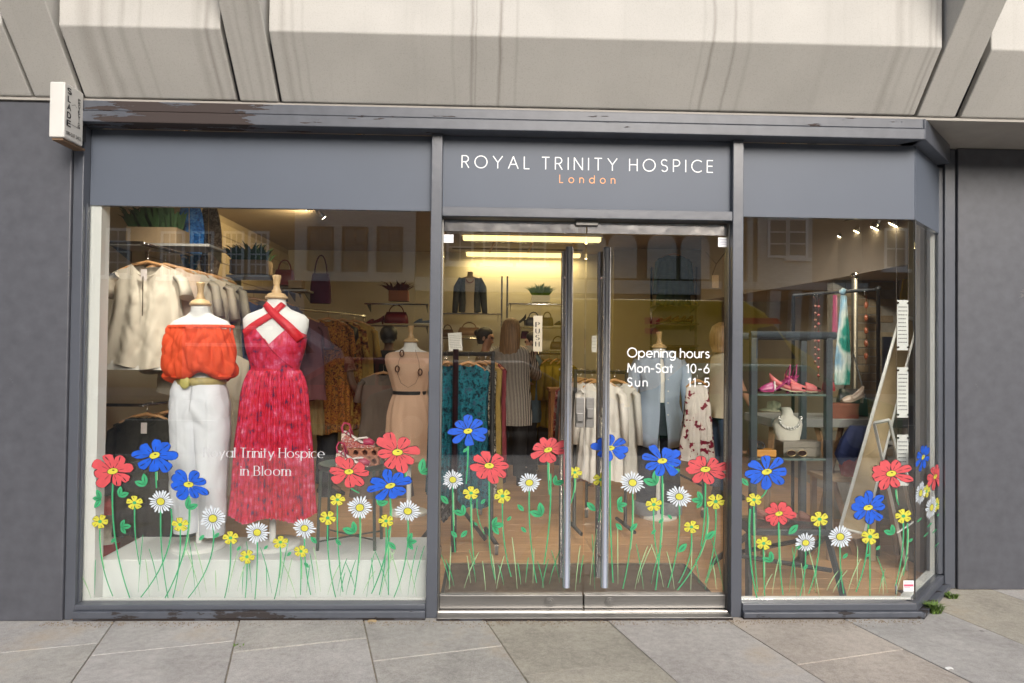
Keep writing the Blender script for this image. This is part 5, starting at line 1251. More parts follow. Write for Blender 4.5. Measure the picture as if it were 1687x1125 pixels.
# ================================================================== LEFT WINDOW TABLE, BRICK, SANDALS
M_tab=pm('sage_metal',(.10,.125,.105),.45,.1)
ty=.40; ta=W(526,770,ty); tb=W(632,770,ty); tcx=(ta.x+tb.x)/2; tr_=(tb.x-ta.x)/2; tz=W(580,770,ty).z
tt=thing('tray_table','round sage green metal tray table holding the red sandals','table',(tcx,ty,PZ))
MB().lathe([(0,tz-.004),(tr_-.004,tz-.004),(tr_,tz),(tr_,tz+.028),(tr_-.005,tz+.028),(tr_-.006,tz+.003),(0,tz+.003)],(tcx,ty,0),48).build('tray',M_tab,tt)
for sx,sy in ((-1,-1),(1,-1),(1,1),(-1,1)):
    MB().tube([(tcx+sx*tr_*.80,ty+sy*tr_*.62,tz+.0),(tcx+sx*tr_*.86,ty+sy*tr_*.66,PZ)],.0095,10).build('leg',M_tab,tt)
MB().tube([(tcx-tr_*.84,ty-tr_*.62,PZ+.05),(tcx+tr_*.84,ty+tr_*.62,PZ+.05)],.005,6).build('cross_brace',M_tab,tt)
MB().tube([(tcx+tr_*.84,ty-tr_*.62,PZ+.058),(tcx-tr_*.84,ty+tr_*.62,PZ+.058)],.005,6).build('cross_brace',M_tab,tt)
by=.44; a=W(563,731,by); b=W(624,731,by); bz=tz+.004
br=thing('perforated_brick','red perforated brick standing on edge on the tray table','brick',((a.x+b.x)/2,by,bz))
M_terr=pm('terracotta',(.42,.17,.10),.9,.15,30,bump=.3,bscale=100)
m=MB(); hgt=.105; x0,x1=a.x,b.x; nx=4
# brick face with two rows of round holes: grid of cells with octagonal openings
def holed(m,x0,x1,z0,z1,y0,y1,nx,nz,r):
    cw=(x1-x0)/nx; chh=(z1-z0)/nz
    for i in range(nx):
        for j in range(nz):
            cx=x0+cw*(i+.5); cz=z0+chh*(j+.5); out=[];inn=[]
            for k in range(16):
                q=2*PI*k/16+PI/16; c,s=math.cos(q),math.sin(q); f=1/max(abs(c)/(cw/2),abs(s)/(chh/2)); out.append((cx+c*f,cz+s*f)); inn.append((cx+r*c,cz+r*s))
            # corners snapped
            V=[(u,y0,w) for u,w in out]+[(u,y0,w) for u,w in inn]+[(u,y1,w) for u,w in inn]
            m.add(V,[(k,16+k,16+(k+1)%16,(k+1)%16) for k in range(16)]+[(16+k,32+k,32+(k+1)%16,16+(k+1)%16) for k in range(16)])
            m.add([(cx+sx_*cw/2,y0,cz+sz*chh/2) for sx_,sz in ((-1,-1),(1,-1),(1,1),(-1,1))],[])
    m.box(x0,x1,y1,y1+.004,z0,z1); m.box(x0-.001,x0,y0,y1,z0,z1); m.box(x1,x1+.001,y0,y1,z0,z1); m.box(x0,x1,y0+.0,y1,z1,z1+.001); m.box(x0,x1,y0,y1,z0-.0,z0+.001)
holed(m,x0,x1,bz,bz+hgt,by,by+.065,4,2,.0165)
m.build('brick_body',M_terr,br)
M_sand=printm('sandal_print',[(.10,.01,.03),(.55,.06,.07),(.62,.25,.16),(.20,.02,.10),(.75,.6,.5)],35)
M_magn=pm('magenta_leather',(.42,.04,.10),.4,.15,20)
z1_=bz+hgt+.002
def sandal(lab,hx,z,Y):
    # side-on wedge sandal: heel to the left, toe to the right
    t=thing('wedge_sandal',lab,'shoe',(hx,Y,z)); L=.20; wd=.06
    for k,(p,mm2,nm,d0,d1) in enumerate([
      ([(0,0),(.15*L/.2,0),(.2,0),(.2,.012),(.15,.018),(.12,.022),(.07,.055),(.02,.088),(.002,.09)],M_sand,'wedge',0,wd),]):
        MB().prism([(hx+x,Y+d0,z+h) for x,h in p],(0,d1-d0,0)).build(nm,mm2,t,bevel=.003)
    V=[(.004,.092),(.02,.090),(.07,.058),(.12,.026),(.15,.021),(.198,.016)]
    m=MB(); m.tube([(hx+x,Y+.03,z+h+.006) for x,h in V],[.012,.02,.022,.026,.028,.014],8,flat=.25); m.build('footbed',pm('strap_white',(.75,.68,.66),.5),t)
    m=MB(); R=[(hx+.135,Y+.03,z+.03),(hx+.165,Y+.03,z+.035),(hx+.196,Y+.03,z+.022)]; m.tube(R,[.03,.032,.02],12,flat=.75); m.build('toe_strap',M_magn,t)
    MB().tube([(hx+.08,Y-.002,z+.045),(hx+.11,Y+.0,z+.06),(hx+.15,Y+.02,z+.062),(hx+.165,Y+.06,z+.04)],.006,6).build('cross_strap',pm('strap_white',(.75,.68,.66),.5),t)
    MB().tube([(hx+.012,Y+.0,z+.09),(hx+.002,Y+.01,z+.125),(hx+.012,Y+.03,z+.150),(hx+.04,Y+.045,z+.140),(hx+.06,Y+.06,z+.07)],.006,8).build('heel_strap',M_magn,t)
    MB().tube([(hx+.03,Y-.003,z+.085),(hx+.05,Y-.004,z+.115),(hx+.062,Y-.004,z+.065)],.005,6).build('side_strap',M_magn,t)
sandal('red and white strappy wedge sandal standing on top of the perforated brick',W(562,700,.44).x,z1_,.44)
sandal('red and white wedge sandal standing on the tray in front of the brick',W(553,740,.34).x,tz+.004,.34)
# fire extinguisher
fx=W(178,880,.8).x
fe=thing('fire_extinguisher','red fire extinguisher on the floor left of the white plinth','extinguisher',(fx,.8,.03))
M_fe=pm('extinguisher_red',(.5,.02,.015),.35,.1)
MB().lathe([(0,.035),(.068,.035),(.072,.05),(.072,.40),(.060,.44),(.03,.465),(.018,.49),(0,.49)],(fx,.8,0),24).build('cylinder',M_fe,fe)
MB().lathe([(.0725,.17),(.0735,.17),(.0735,.36),(.0725,.36)],(fx,.8,0),24).build('label_band',pm('ext_label',(.6,.55,.45),.5,.3,40),fe)
m=MB(); m.box(fx-.02,fx+.02,.78,.82,.49,.52); m.box(fx-.015,fx+.09,.79,.81,.521,.53); m.box(fx-.01,fx+.07,.79,.81,.55,.56); m.build('handle',M_black,fe,bevel=.003)
MB().tube([(fx+.02,.8,.51),(fx+.09,.8,.50),(fx+.11,.8,.4),(fx+.09,.8,.2)],.009,8).build('hose',M_black,fe)
# back shelves visible right of the left window
Ys=4.6
ZS=shelf(600,706,499,Ys,.3,'upper back shelf with red shoes under a planter'); ZS2=shelf(600,706,535,Ys,.3,'lower back shelf left of the door mullion')
planter(640,478,672,496,Ys+.02,'small red brown planter on the upper back shelf',pm('terra_dim',(.25,.1,.06),.8),618,462,690,60,1.2,pm('red_grass',(.09,.02,.02),.7,.3))
bag('dark red box bag on the shelf left of the beige dress',633,502,673,533,Ys+.1,pm('oxblood',(.13,.008,.012),.4))
shoe('dark red ankle shoe on the left back shelf',603,534,Ys+.1,.22,pm('oxblood',(.1,.008,.012),.4),heel=.04)
shoe('blue and white trainer on the left back shelf',682,534,Ys+.1,.24,pm('trainer_blue',(.06,.09,.16),.6),sole=M_white)
# ================================================================== DOOR AREA
YBk=5.6
up=thing('shelf_upright','pair of slotted shelf uprights on the back wall left of the plant','upright',W(832,540,YBk))
for x in (827,836):
    a=W(x,455,YBk);b=W(x,545,YBk); m=MB(); m.box(a.x-.012,a.x+.012,YBk,YBk+.02,b.z-.6,a.z); m.build('post',M_chrome,up)
    s=MB()
    for k in range(26):
        z=a.z-.02-k*.03; s.box(a.x-.005,a.x+.005,YBk-.002,YBk-.0005,z-.009,z+.009)
    o=s.build('slot',M_black,up); o['kind']='stuff'
z1=shelf(722,825,515,YBk-.35,.35,'back wall shelf carrying the dark jacket bust'); z2=shelf(838,935,499,YBk-.35,.35,'back wall shelf carrying the grass planter'); z3=shelf(840,935,538,YBk-.35,.35,'back wall shelf of dark bags below the planter'); z4=shelf(722,790,556,YBk-.35,.35,'lower back shelf with tan handbags'); z5=shelf(880,935,577,YBk-.35,.35,'lowest back shelf above the mustard coats')
Ybs=YBk-.2
planter(876,486,906,498,Ybs-.05,'white planter of green grass on the back wall shelf',M_white,864,467,918,110,1.1,pm('fresh_grass',(.10,.2,.02),.6,.4,20))
# jacket bust
bx=W(774,514,Ybs)
t=thing('display_bust','small dark jacket and blouse on a bust on the back shelf','bust',(bx.x,Ybs,z1))
s=.52
MB().loft([(bx.x,Ybs,z1+.0,.12,.07),(bx.x,Ybs,z1+.15,.10,.07),(bx.x,Ybs,z1+.3,.13,.08),(bx.x,Ybs,z1+.42,.14,.07),(bx.x,Ybs,z1+.48,.11,.055),(bx.x,Ybs,z1+.5,.04,.04),(bx.x,Ybs,z1+.56,.035,.035)],24).build('torso',pm('pale_blouse',(.42,.36,.30),.8,.1),t)
M_jk=pm('slate_jacket',(.035,.045,.06),.8,.2)
for q in (-1,1):
    MB().tube([(bx.x+q*.12,Ybs,z1+.47),(bx.x+q*.17,Ybs-.02,z1+.35),(bx.x+q*.19,Ybs-.03,z1+.1),(bx.x+q*.2,Ybs-.03,z1+.0)],[.035,.05,.042,.035],10).build('sleeve',M_jk,t)
    MB().loft([(bx.x+q*.10,Ybs-.03,z1+.02,.05,.06),(bx.x+q*.09,Ybs-.03,z1+.25,.045,.06),(bx.x+q*.09,Ybs-.02,z1+.47,.04,.05)],16).build('jacket_front',M_jk,t)
MB().tube([(bx.x+.045*math.cos(q),Ybs-.085-.0*q,z1+.45+.045*math.sin(q)) for q in [PI+PI*i/10 for i in range(11)]],.005,6).build('necklace',M_redb,t)
bag('dark navy handbag behind the PUSH plate on the back shelf',866,514,892,537,Ybs,pm('navy_bag',(.03,.035,.06),.5)); bag('olive brown tote at the right of the PUSH plate',891,514,912,537,Ybs,pm('olive_bag',(.13,.10,.03),.6),dep=.4)
shoe('black high heeled shoe on the back shelf beside the uprights',842,536,Ybs,.2,M_black,heel=.09); shoe('strappy black heel at the right end of the back shelf',914,536,Ybs,.2,M_black,heel=.08,rz=.4)
bag('tan handbag on the lower back shelf above the paper notice',754,531,792,553,Ybs,M_tanb); bag('dark brown slouch bag at the left end of the back shelf',727,535,748,555,Ybs,M_brn)
bag('brown bag on the lowest back shelf right of the PUSH plate',906,554,932,576,Ybs,M_brn)
bag('small purple purse between the two women',858,545,872,558,Ybs,M_pur,handle=False)
# teal dress rack
A,Bb,z=rail(722,583,812,583,1.15,1.22,'black wheeled rail of teal floral dresses behind the left door',casters=True,r=.016)
teal=printm('teal_floral',[(.003,.012,.025),(.006,.05,.075),(.01,.11,.155),(.015,.16,.21),(.03,.07,.12)],19)
px_=lambda x,y,Y:W(x,y,Y)
p=px_(736,600,1.1); garment('teal_dress','teal floral dress at the left end of the wheeled rail','dress',teal,(p.x,1.1,z+.02),.1,w=.13,L=.9,th=.05,nf=8,folds=.05,neck=.05)
p=px_(772,600,1.1); garment('teal_dress','teal floral dress at the front centre of the wheeled rail','dress',teal,(p.x,1.1,z+.02),-.05,w=.15,L=.98,th=.06,nf=9,folds=.05,neck=.05)
for i,(x,c,l) in enumerate([(790,printm('black_white_print',[(.01,.01,.012),(.02,.02,.02),(.45,.42,.36)],24),'black and white printed dress behind the teal dresses'),(800,pm('ochre_cloth',(.28,.19,.05),.85,.15),'ochre dress near the end of the wheeled rail'),(808,pm('berry_cloth',(.16,.02,.03),.85,.15),'berry red dress last on the wheeled rail')]):
    p=px_(x,600,1.3+.12*i); garment('printed_dress',l,'dress',c,(p.x,1.3+.12*i,z+.02),-.4,w=.14,L=.98-.06*i,nf=8,folds=.05)
p=px_(731,700,1.25); garment('monochrome_dress','black and white patterned dress at the far left behind the left door','dress',printm('mono_leaf',[(.01,.01,.012),(.03,.03,.03),(.5,.5,.5)],14),(p.x,1.25,z+.02),0,w=.06,L=1.1)
pc=thing('rail_post','dark plum front post of the wheeled clothes rail','post',W(751,640,1.0))
a=W(751,575,.98);b=W(746,790,.98); MB().tube([(a.x,.98,a.z),(a.x-.0,.98,.06)],.02,10).build('post_tube',pm('plum_metal',(.035,.01,.022),.4),pc); MB().tube([(a.x,.98,.42),(a.x-.22,.98,.14)],.014,8).build('brace',M_black,pc); MB().tube([(a.x,.98,.42),(a.x+.22,.98,.14)],.014,8).build('brace',M_black,pc)
cs=thing('caster_wheel','grey castor of the wheeled rail standing right of the teal dresses','wheel',W(792,840,1.1)); c=Gd(792,848,.03); c.z=.065; MB().tube([c+Vector((-.012,0,0)),c+Vector((.012,0,0))],.034,16).build('wheel',pm('caster_grey',(.18,.18,.18),.5),cs); MB().box(c.x-.018,c.x+.018,c.y-.008,c.y+.008,.08,.13).build('fork',M_chrome,cs)
def notice(px0,py0,px1,py1,Y,lab,lines=9,mat=None,tilt=0,pins=False):
    a=W(px0,py0,Y);b=W(px1,py1,Y); w=b.x-a.x;h=a.z-b.z; t=thing('paper_notice',lab,'notice',(a.x,Y,b.z)); ORG[t.name]=Vector((0,0,0))
    MB().box(-w/2,w/2,-.001,.001,-h/2,h/2).build('sheet',mat or pm('paper_white',(.72,.72,.70),.7,.03),t); m=MB(); r=random.Random(int(px0))
    for i in range(lines):
        z=h/2-h*(.14+.78*i/lines); x=-w*.4
        while x<w*.3:
            l=w*r.uniform(.06,.16); m.box(x,min(x+l,w*.4),-.0022,-.0012,z-h*.009,z+h*.009); x+=l+w*.035
    o=m.build('print_lines',pm('print_grey',(.13,.13,.14),.6),t); o['kind']='stuff'
    if pins:
        for sx in (-1,1):
            for sz in (-1,1): MB().tube([(sx*w*.46,-.008,sz*h*.44),(sx*w*.46,.004,sz*h*.44)],.006,8).build('clip',M_chrome,t)
    t.location=((a.x+b.x)/2,Y,(a.z+b.z)/2); t.rotation_euler=(0,tilt,0); return t
notice(739,548,761,578,1.05,'white handwritten style notice clipped above the teal dresses',8,tilt=-.07)
notice(975,553,984,580,1.6,'narrow paper label hanging above the white shirts',4)
# mustard coats, table
A,Bb,z=rail(886,582,940,584,4.2,4.2,'distant rail of mustard coats right of the PUSH plate',M_chrome)
M_must=pm('mustard_wool',(.26,.18,.015),.9,.2,8)
for i,x in enumerate((892,905,918,930)): p=W(x,586,4.2); garment('mustard_coat',['mustard coat at the left of the far rail','second mustard coat on the far rail','third mustard coat on the far rail','mustard coat at the far rail end beside the handle'][i],'coat',M_must,(p.x,4.2,z+.02),.9,w=.19,L=.75,sl=.4)
a=W(905,640,3.4); t=thing('side_table','small wooden side table with orange cloth beyond the left door','table',(a.x,3.4,.03)); zt=a.z
MB().box(a.x,a.x+.5,3.4,3.75,zt-.03,zt).build('table_top',pm('orange_wood',(.30,.12,.03),.5,.2),t)
for dx in (.02,.44):
    for dy in (.02,.29): MB().box(a.x+dx,a.x+dx+.04,3.4+dy,3.44+dy,.03,zt-.031).build('leg',pm('orange_wood',(.30,.12,.03),.5,.2),t)
t=thing('spray_bottle','pale spray bottle standing on the wooden side table','bottle',(a.x+.15,3.5,zt)); MB().lathe([(0,0),(.035,0),(.035,.12),(.015,.16),(.015,.19),(0,.19)],(a.x+.15,3.5,zt),14).build('bottle',pm('pale_plastic',(.3,.42,.42),.3),t); MB().box(a.x+.11,a.x+.17,3.49,3.51,zt+.191,zt+.21).build('nozzle',M_white,t)
# counter behind
t=thing('sales_counter','dark sales counter behind the customers','counter',(.0,4.7,.03)); a=W(722,660,4.8); b=W(940,660,4.8); MB().box(a.x,b.x,4.8,5.2,.03,1.0).build('counter_body',pm('counter_dark',(.03,.03,.035),.5),t); MB().box(a.x-.02,b.x+.02,4.78,5.22,1.001,1.03).build('counter_top',M_brn,t)
# white shirts rack behind right door
A,Bb,z=rail(948,614,1032,612,1.5,1.55,'black wheeled rail of white shirts behind the right door',casters=False)
for i,(x,Y,c,l) in enumerate([(951,1.75,printm('red_black_pattern',[(.02,.02,.02),(.35,.05,.05),(.5,.45,.4)],20),'red and black patterned shirt at the left of the white shirt rail'),(957,1.65,pm('slate_shirt',(.12,.12,.13),.85),'slate shirt second on the white shirt rail'),(964,1.58,printm('red_edge',[(.4,.05,.05),(.6,.5,.45)],30),'red trimmed shirt behind the white shirts'),(975,1.5,pm('white_shirt',(.62,.60,.58),.85,.05),'white shirt directly behind the lock cases'),(990,1.42,pm('white_shirt2',(.68,.66,.64),.85,.05),'white shirt at the front of the rail beside the right handle'),(1013,1.5,pm('grey_white',(.50,.49,.47),.85,.05),'greyish white blouse left of the blue shirt mannequin')]):
    p=W(x,620,Y); garment('white_shirt' if i>2 else 'patterned_shirt',l,'shirt',c,(p.x,Y,z+.02),-.75+.1*i,w=.17,L=.62 if i<3 else .72,sl=.42,nf=8)
t=garment('pink_trousers','dusty pink trousers peeking out below the white shirts','trousers',pm('dusty_pink',(.36,.12,.12),.8,.1),W(968,690,1.7),0,w=.15,L=.38,skirt=True,hanger=False)
for x,y,Y,l in ((966,845,1.3,'front castor of the white shirt rail between the door handles'),(1158,845,1.3,'castor wheel on the floor left of the right jamb')):
    c=Gd(x,y+8,.03); c.z=.066; cs=thing('caster_wheel',l,'wheel',c); MB().tube([c+Vector((-.012,0,0)),c+Vector((.012,0,0))],.034,16).build('wheel',pm('caster_grey',(.18,.18,.18),.5),cs); MB().box(c.x-.018,c.x+.018,c.y-.008,c.y+.008,.08,.13).build('fork',M_chrome,cs); MB().tube([(c.x,c.y,.12),(c.x,c.y,.9)],.012,8).build('post',M_black,cs); MB().tube([(c.x,c.y,.3),(c.x+(.28 if x<1000 else -.25),c.y+.1,.42)],.01,8).build('brace',M_black,cs)
# red floral skirt
m_=printm('red_flower_cotton',[(.16,.008,.03),(.22,.01,.04),(.62,.58,.55),(.66,.62,.6)],13,pos=[.0,.31,.35,.6])
garment('floral_skirt','white skirt with dark red flowers right of the blue shirt','skirt',m_,W(1149,610,1.7),.15,w=.12,L=.60,th=.06,skirt=True,hem=.16,nf=6,folds=.05)
# right door back wall shelves
Yr=5.0
for i,(py,l) in enumerate([(501,'upper right back shelf under the green shirt'),(532,'back shelf with a row of dark red shoes'),(568,'lower right back shelf')]): shelf(1080,1152,py,Yr,.3,l)
for i,x in enumerate((1081,1096,1112,1130)): shoe(['leftmost dark red shoe on the right back shelf','second dark red shoe on the right back shelf','third dark red shoe on the right back shelf','rightmost dark red shoe on the right back shelf'][i],x,531,Yr+.08,.2,pm('oxblood',(.13,.008,.012),.4),rz=.3*i,heel=.03)
u=thing('shelf_upright','pair of slotted uprights behind the blue shirt mannequin','upright',W(1110,560,Yr+.3))
for x in (1073,1147):
    a=W(x,440,Yr+.31); b=W(x,580,Yr+.31); MB().box(a.x-.012,a.x+.012,Yr+.305,Yr+.32,b.z,a.z).build('post',M_chrome,u)
bd=thing('wall_boarding','beige wall boarding behind the right door','wall',(2,Yr+.35,0)); a=W(1010,500,Yr+.34); MB().box(a.x,3.4,Yr+.325,Yr+.36,.03,ZC-.01).build('board',pm('boarding',(.35,.29,.2),.8,.06),bd)
garment('green_shirt','dark green shirt hanging high on the wall behind the right door','shirt',printm('green_stripe',[(.012,.035,.03),(.03,.06,.045)],60,(1,1,.02),kind='noise'),W(1110,408,Yr-.1),0,w=.21,L=.62,sl=.45,th=.06)
hs_=thing('hanging_sign','small wooden sign on cords near the top right of the doors','sign',W(1180,455,2.6)); a=W(1174,453,2.6);b=W(1184,474,2.6)
MB().box(a.x,b.x,2.6,2.62,b.z,a.z).build('plaque',M_pale,hs_); c=W(1180,435,2.6); MB().tube([(a.x,2.61,a.z),c],.003,5).build('cord',M_brn,hs_); MB().tube([c,W(1163,415,2.6)],.003,5).build('cord',M_brn,hs_); MB().tube([c,W(1195,415,2.6)],.003,5).build('cord',M_brn,hs_)
# ================================================================== RIGHT BAY
Yc=.35
M_cab=pm('gunmetal',(.05,.058,.066),.35,.1,4)
cb=thing('display_cabinet','grey metal framed glass display stand of shoes in the right window','display stand',(1.7,Yc,.03))
xL0,xL1=W(1237,700,Yc).x,W(1248,700,Yc).x; xR0,xR1=W(1361,700,Yc).x,W(1378,700,Yc).x; zt0,zt1=W(1300,546,Yc).z,W(1300,559,Yc).z; dC=.34
MB().tube([(xL0,Yc+.02,zt0-.022),(xR1,Yc+.02,zt0-.022)],.024,14).build('top_rail',M_cab,cb)
MB().tube([(xL0,Yc+dC,zt0-.022),(xR1,Yc+dC,zt0-.022)],.024,14).build('top_rail',M_cab,cb)
zb=W(1300,873,Yc).z
for x0,x1 in ((xL0,xL1),(xR0,xR1)):
    for y in (Yc,Yc+dC-.0): MB().box(x0,x1 if x0==xL0 else x0+.042,y,y+.04,zb-.03,zt0-.04).build('post',M_cab,cb,bevel=.004)
MB().box(xL0,xR1,Yc-.002,Yc+.038,zb-.034,zb).build('bottom_rail',M_cab,cb,bevel=.003); MB().box(xL0,xR1,Yc+.039,Yc+dC+.04,zb-.032,zb-.02).build('base_board',M_black,cb)
shz=[W(1300,y,Yc+.02).z for y in (649,755)]
for z in shz: MB().box(xL1+.001,xR0-.001,Yc+.01,Yc+dC,z-.008,z).build('glass_shelf',M_gshelf,cb)
MB().box(xL1+.001,xR0-.001,Yc+.01,Yc+dC,zb+.001,zb+.009).build('glass_shelf',M_gshelf,cb)
for z in shz: MB().box(xL1,xR0,Yc+.004,Yc+.0085,z-.011,z+.002).build('shelf_edge',pm('glass_edge',(.12,.16,.14),.2),cb)
# trestle under it
tx=thing('trestle_stand','black trestle stand under the display cabinet','stand',(1.7,Yc,.03))
fx0,fx1=Gd(1232,985,.03),Gd(1388,985,.03)
zt_=zb-.036
for (x0,x1) in ((W(1243,875,Yc).x,fx0.x),(W(1376,875,Yc).x,fx1.x)):
    for y in (Yc-.2,Yc+.45):
        MB().tube([(x0,Yc+.1,zt_-.02),(x1,y,.035)],.02,4,smooth=False).build('leg',M_cab,tx)
MB().tube([(fx0.x,Yc-.06,.235),(fx1.x-.02,Yc-.1,.16)],.014,4,smooth=False).build('stretcher',M_black,tx); MB().tube([(fx0.x+.02,Yc+.3,.13),(fx1.x-.12,Yc+.05,.30)],.014,4,smooth=False).build('stretcher',M_black,tx)
MB().box(W(1330,900,Yc).x,W(1341,900,Yc).x,Yc+.1,Yc+.13,.13,zt_).build('post',M_black,tx)
z=shz[0]+.001
M_hot=pm('hot_pink_patent',(.38,.05,.17),.2,.05); M_cor=pm('coral_suede',(.58,.14,.14),.5,.08)
shoe('hot pink strappy stiletto at the left of the upper glass shelf',1250,645,Yc+.12,.20,M_hot,heel=.095,strap=True,z=z,name='stiletto'); shoe('second hot pink strappy stiletto behind the first on the upper shelf',1262,645,Yc+.22,.20,M_hot,heel=.095,strap=True,z=z,name='stiletto')
def pump(lab,x,Y,rz):
    t=shoe(lab,x,645,Y,.21,M_cor,rz=rz,heel=.05,z=z,name='pump',sole=pm('pump_lining',(.5,.42,.3),.6)); 
    m=MB(); m.ball((.03,0,.02),.033,8,sx=1.1,sy=.9,sz=.62); m.build('toe_cap',pm('patent_black',(.01,.01,.012),.12),t); return t
pump('coral slingback with black toe cap in the middle of the upper shelf',1330,Yc+.08,PI+.25-PI*0+0.0) if False else None
t=pump('coral pump with black toe cap in the middle of the upper shelf',1327,Yc+.1,PI-.35); t=pump('coral pump with black toe cap at the right of the upper shelf',1352,Yc+.1,PI-.35)
bag('burgundy purse behind the coral shoes',1355,616,1375,644,Yc+.3,M_redb)
# necklace bust
nb_=thing('necklace_bust','white linen neck bust with a silver necklace on the middle shelf','bust',(W(1301,755,Yc+.15).x,Yc+.15,shz[1]))
cx=W(1301,700,Yc+.15).x; z=shz[1]+.002; YY=Yc+.18
M_lin=pm('bust_linen',(.62,.58,.50),.8,.05,30)
MB().loft([(cx+.005,YY,z,.05,.03),(cx+.005,YY,z+.07,.065,.035),(cx,YY,z+.13,.085,.04),(cx,YY,z+.19,.094,.045),(cx,YY,z+.215,.085,.045),(cx-.002,YY,z+.235,.055,.04),(cx-.004,YY,z+.25,.038,.034),(cx-.006,YY,z+.275,.034,.032),(cx-.01,YY+.01,z+.295,.03,.03)],32,pw=2.1).build('bust_form',M_lin,nb_)
nk=thing('silver_necklace','chunky silver link necklace on the white bust','necklace',(cx,YY-.05,z+.2))
for i in range(13):
    q=PI+PI*(i+.0)/12; c=Vector((cx+.070*math.cos(q),YY-.048+.012*abs(math.cos(q)),z+.235+.068*math.sin(q)-.0))
    MB().tube([c+Vector((.0085*math.cos(k),-.002*(i%2),.0075*math.sin(k))) for k in [j*PI/4 for j in range(8)]],.0032,6,closed=True).build('link',M_chrome,nk)
a=W(1291,727,Yc+.08); b=W(1352,752,Yc+.08); t=thing('gift_box','taupe hinged jewellery box behind the sunglasses','box',(a.x,Yc+.08,shz[1]))
M_tb=pm('taupe_box',(.25,.22,.18),.7,.1,10)
MB().box(a.x,b.x,Yc+.08,Yc+.2,z,z+.055).build('tray',M_tb,t,bevel=.002); MB().box(a.x-.002,b.x+.002,Yc+.078,Yc+.202,z+.0565,z+.092).build('lid',M_tb,t,bevel=.002)
sg=thing('sunglasses','gold rimmed sunglasses folded in front of the taupe box','sunglasses',(W(1318,752,Yc+.04).x,Yc+.04,z))
c0=W(1304,744,Yc+.045).x
for i in (0,1): 
    cc=c0+i*.068; V=[(cc+.028*math.cos(k),Yc+.045,z+.026+.019*math.sin(k)) for k in [j*PI/8 for j in range(16)]]
    MB().tube(V,.0018,5,closed=True).build('rim',pm('gold_wire',(.6,.45,.25),.3,metal=1),sg); MB().poly(V).build('lens',pm('brown_lens',(.05,.03,.025),.1),sg)
MB().tube([(c0+.027,Yc+.045,z+.032),(c0+.041,Yc+.045,z+.032)],.002,5).build('bridge',pm('gold_wire',(.6,.45,.25),.3,metal=1),sg)
a=W(1249,740,Yc+.1); t=thing('orange_clutch','orange clutch box with a dark watch lying on top','clutch',(a.x,Yc+.1,z)); MB().box(xL1+.003,W(1275,745,Yc+.1).x,Yc+.06,Yc+.16,z,z+.042).build('body',pm('orange_lthr',(.62,.28,.06),.5,.08),t,bevel=.004)
t=thing('wrist_watch','dark banded watch lying on the orange clutch box','watch',(xL1+.05,Yc+.1,z+.045)); MB().tube([(xL1+.045+.04*math.cos(k),Yc+.1+.01*math.sin(k*2),z+.066+.02*math.sin(k)) for k in [j*PI/7 for j in range(14)]],.006,6,closed=True).build('strap',M_black,t); MB().tube([(xL1+.04,Yc+.06,z+.07),(xL1+.04,Yc+.068,z+.07)],.014,12).build('dial',M_chrome,t)
t=thing('straw_hat','pale straw fan hat behind the necklace bust','hat',(W(1275,680,Yc+.28).x,Yc+.28,shz[1]+.2)); c=W(1275,675,Yc+.28)
MB().lathe([(.09,-.005),(.092,0),(.045,.008),(.04,.05),(0,.06)],c,24).build('crown',pm('straw',(.38,.34,.24),.8,.2,30),t)
# sandals on the bottom shelf
for i,(x,l) in enumerate(((1300,'left brown sandal on the bottom glass shelf'),(1340,'right brown sandal on the bottom glass shelf'))): shoe(l,x,866,Yc+.15,.2,pm('brick_leather',(.26,.09,.065),.6),rz=PI-.5,z=zb+.01,name='sandal')
# black clothes rail with scarf
Ykr=.95
A0=W(1307,492,1.5); B0=W(1447,470,Ykr)
kr=thing('black_rail','thin black display rail with scarf and necklaces in the right bay','rail',(B0.x,Ykr,.03)); zz_=(A0.z+B0.z)/2
MB().tube([(A0.x,1.5,zz_),(B0.x,Ykr,zz_)],.012,10).build('top_bar',M_black,kr); MB().tube([(B0.x,Ykr,zz_+.015),(B0.x,Ykr,.04)],.013,10).build('post',M_black,kr); MB().tube([(A0.x,1.5,zz_),(A0.x,1.5,.04)],.013,10).build('post',M_black,kr); MB().ball((B0.x,Ykr,zz_+.004),.02,8).build('knob',M_black,kr)
def along(px):   # x on the bar -> point
    best=None
    for i in range(101):
        u=i/100; p=Vector((A0.x+(B0.x-A0.x)*u,1.5+(Ykr-1.5)*u,zz_)); q=p-CAM; sx=CX+F*(q.dot(RT)/q.dot(fw))
        if best is None or abs(sx-px)<best[0]: best=(abs(sx-px),p)
    return best[1]
p=along(1388); t=thing('silk_scarf','green white and blue silk scarf knotted over the black rail','scarf',p)
M_sc=printm('scarf_silk',[(.006,.09,.07),(.012,.17,.13),(.42,.46,.42),(.15,.28,.38),(.18,.16,.07)],3.2,(1.5,1.5,1),rough=.4,kind='noise',pos=[.32,.42,.5,.6,.7])
MB().loft([(p.x-.01,p.y-.02,p.z-.68,.05,.02,.12),(p.x-.005,p.y-.02,p.z-.5,.052,.025,.12),(p.x,p.y-.02,p.z-.3,.038,.025,.12),(p.x,p.y-.02,p.z-.12,.024,.02,.1),(p.x,p.y-.02,p.z-.03,.02,.02)],48,nf=7).build('scarf_cloth',M_sc,t); MB().ball((p.x,p.y-.01,p.z),.026,8).build('knot',M_sc,t)
p=along(1376); t=thing('pink_scarf','slim pink scarf end beside the green silk scarf','scarf',p); MB().loft([(p.x,p.y,p.z-.3,.022,.01,.1),(p.x,p.y,p.z-.02,.015,.012,.1)],20,nf=3).build('scarf_cloth',pm('pink_silk',(.20,.03,.07),.5),t)
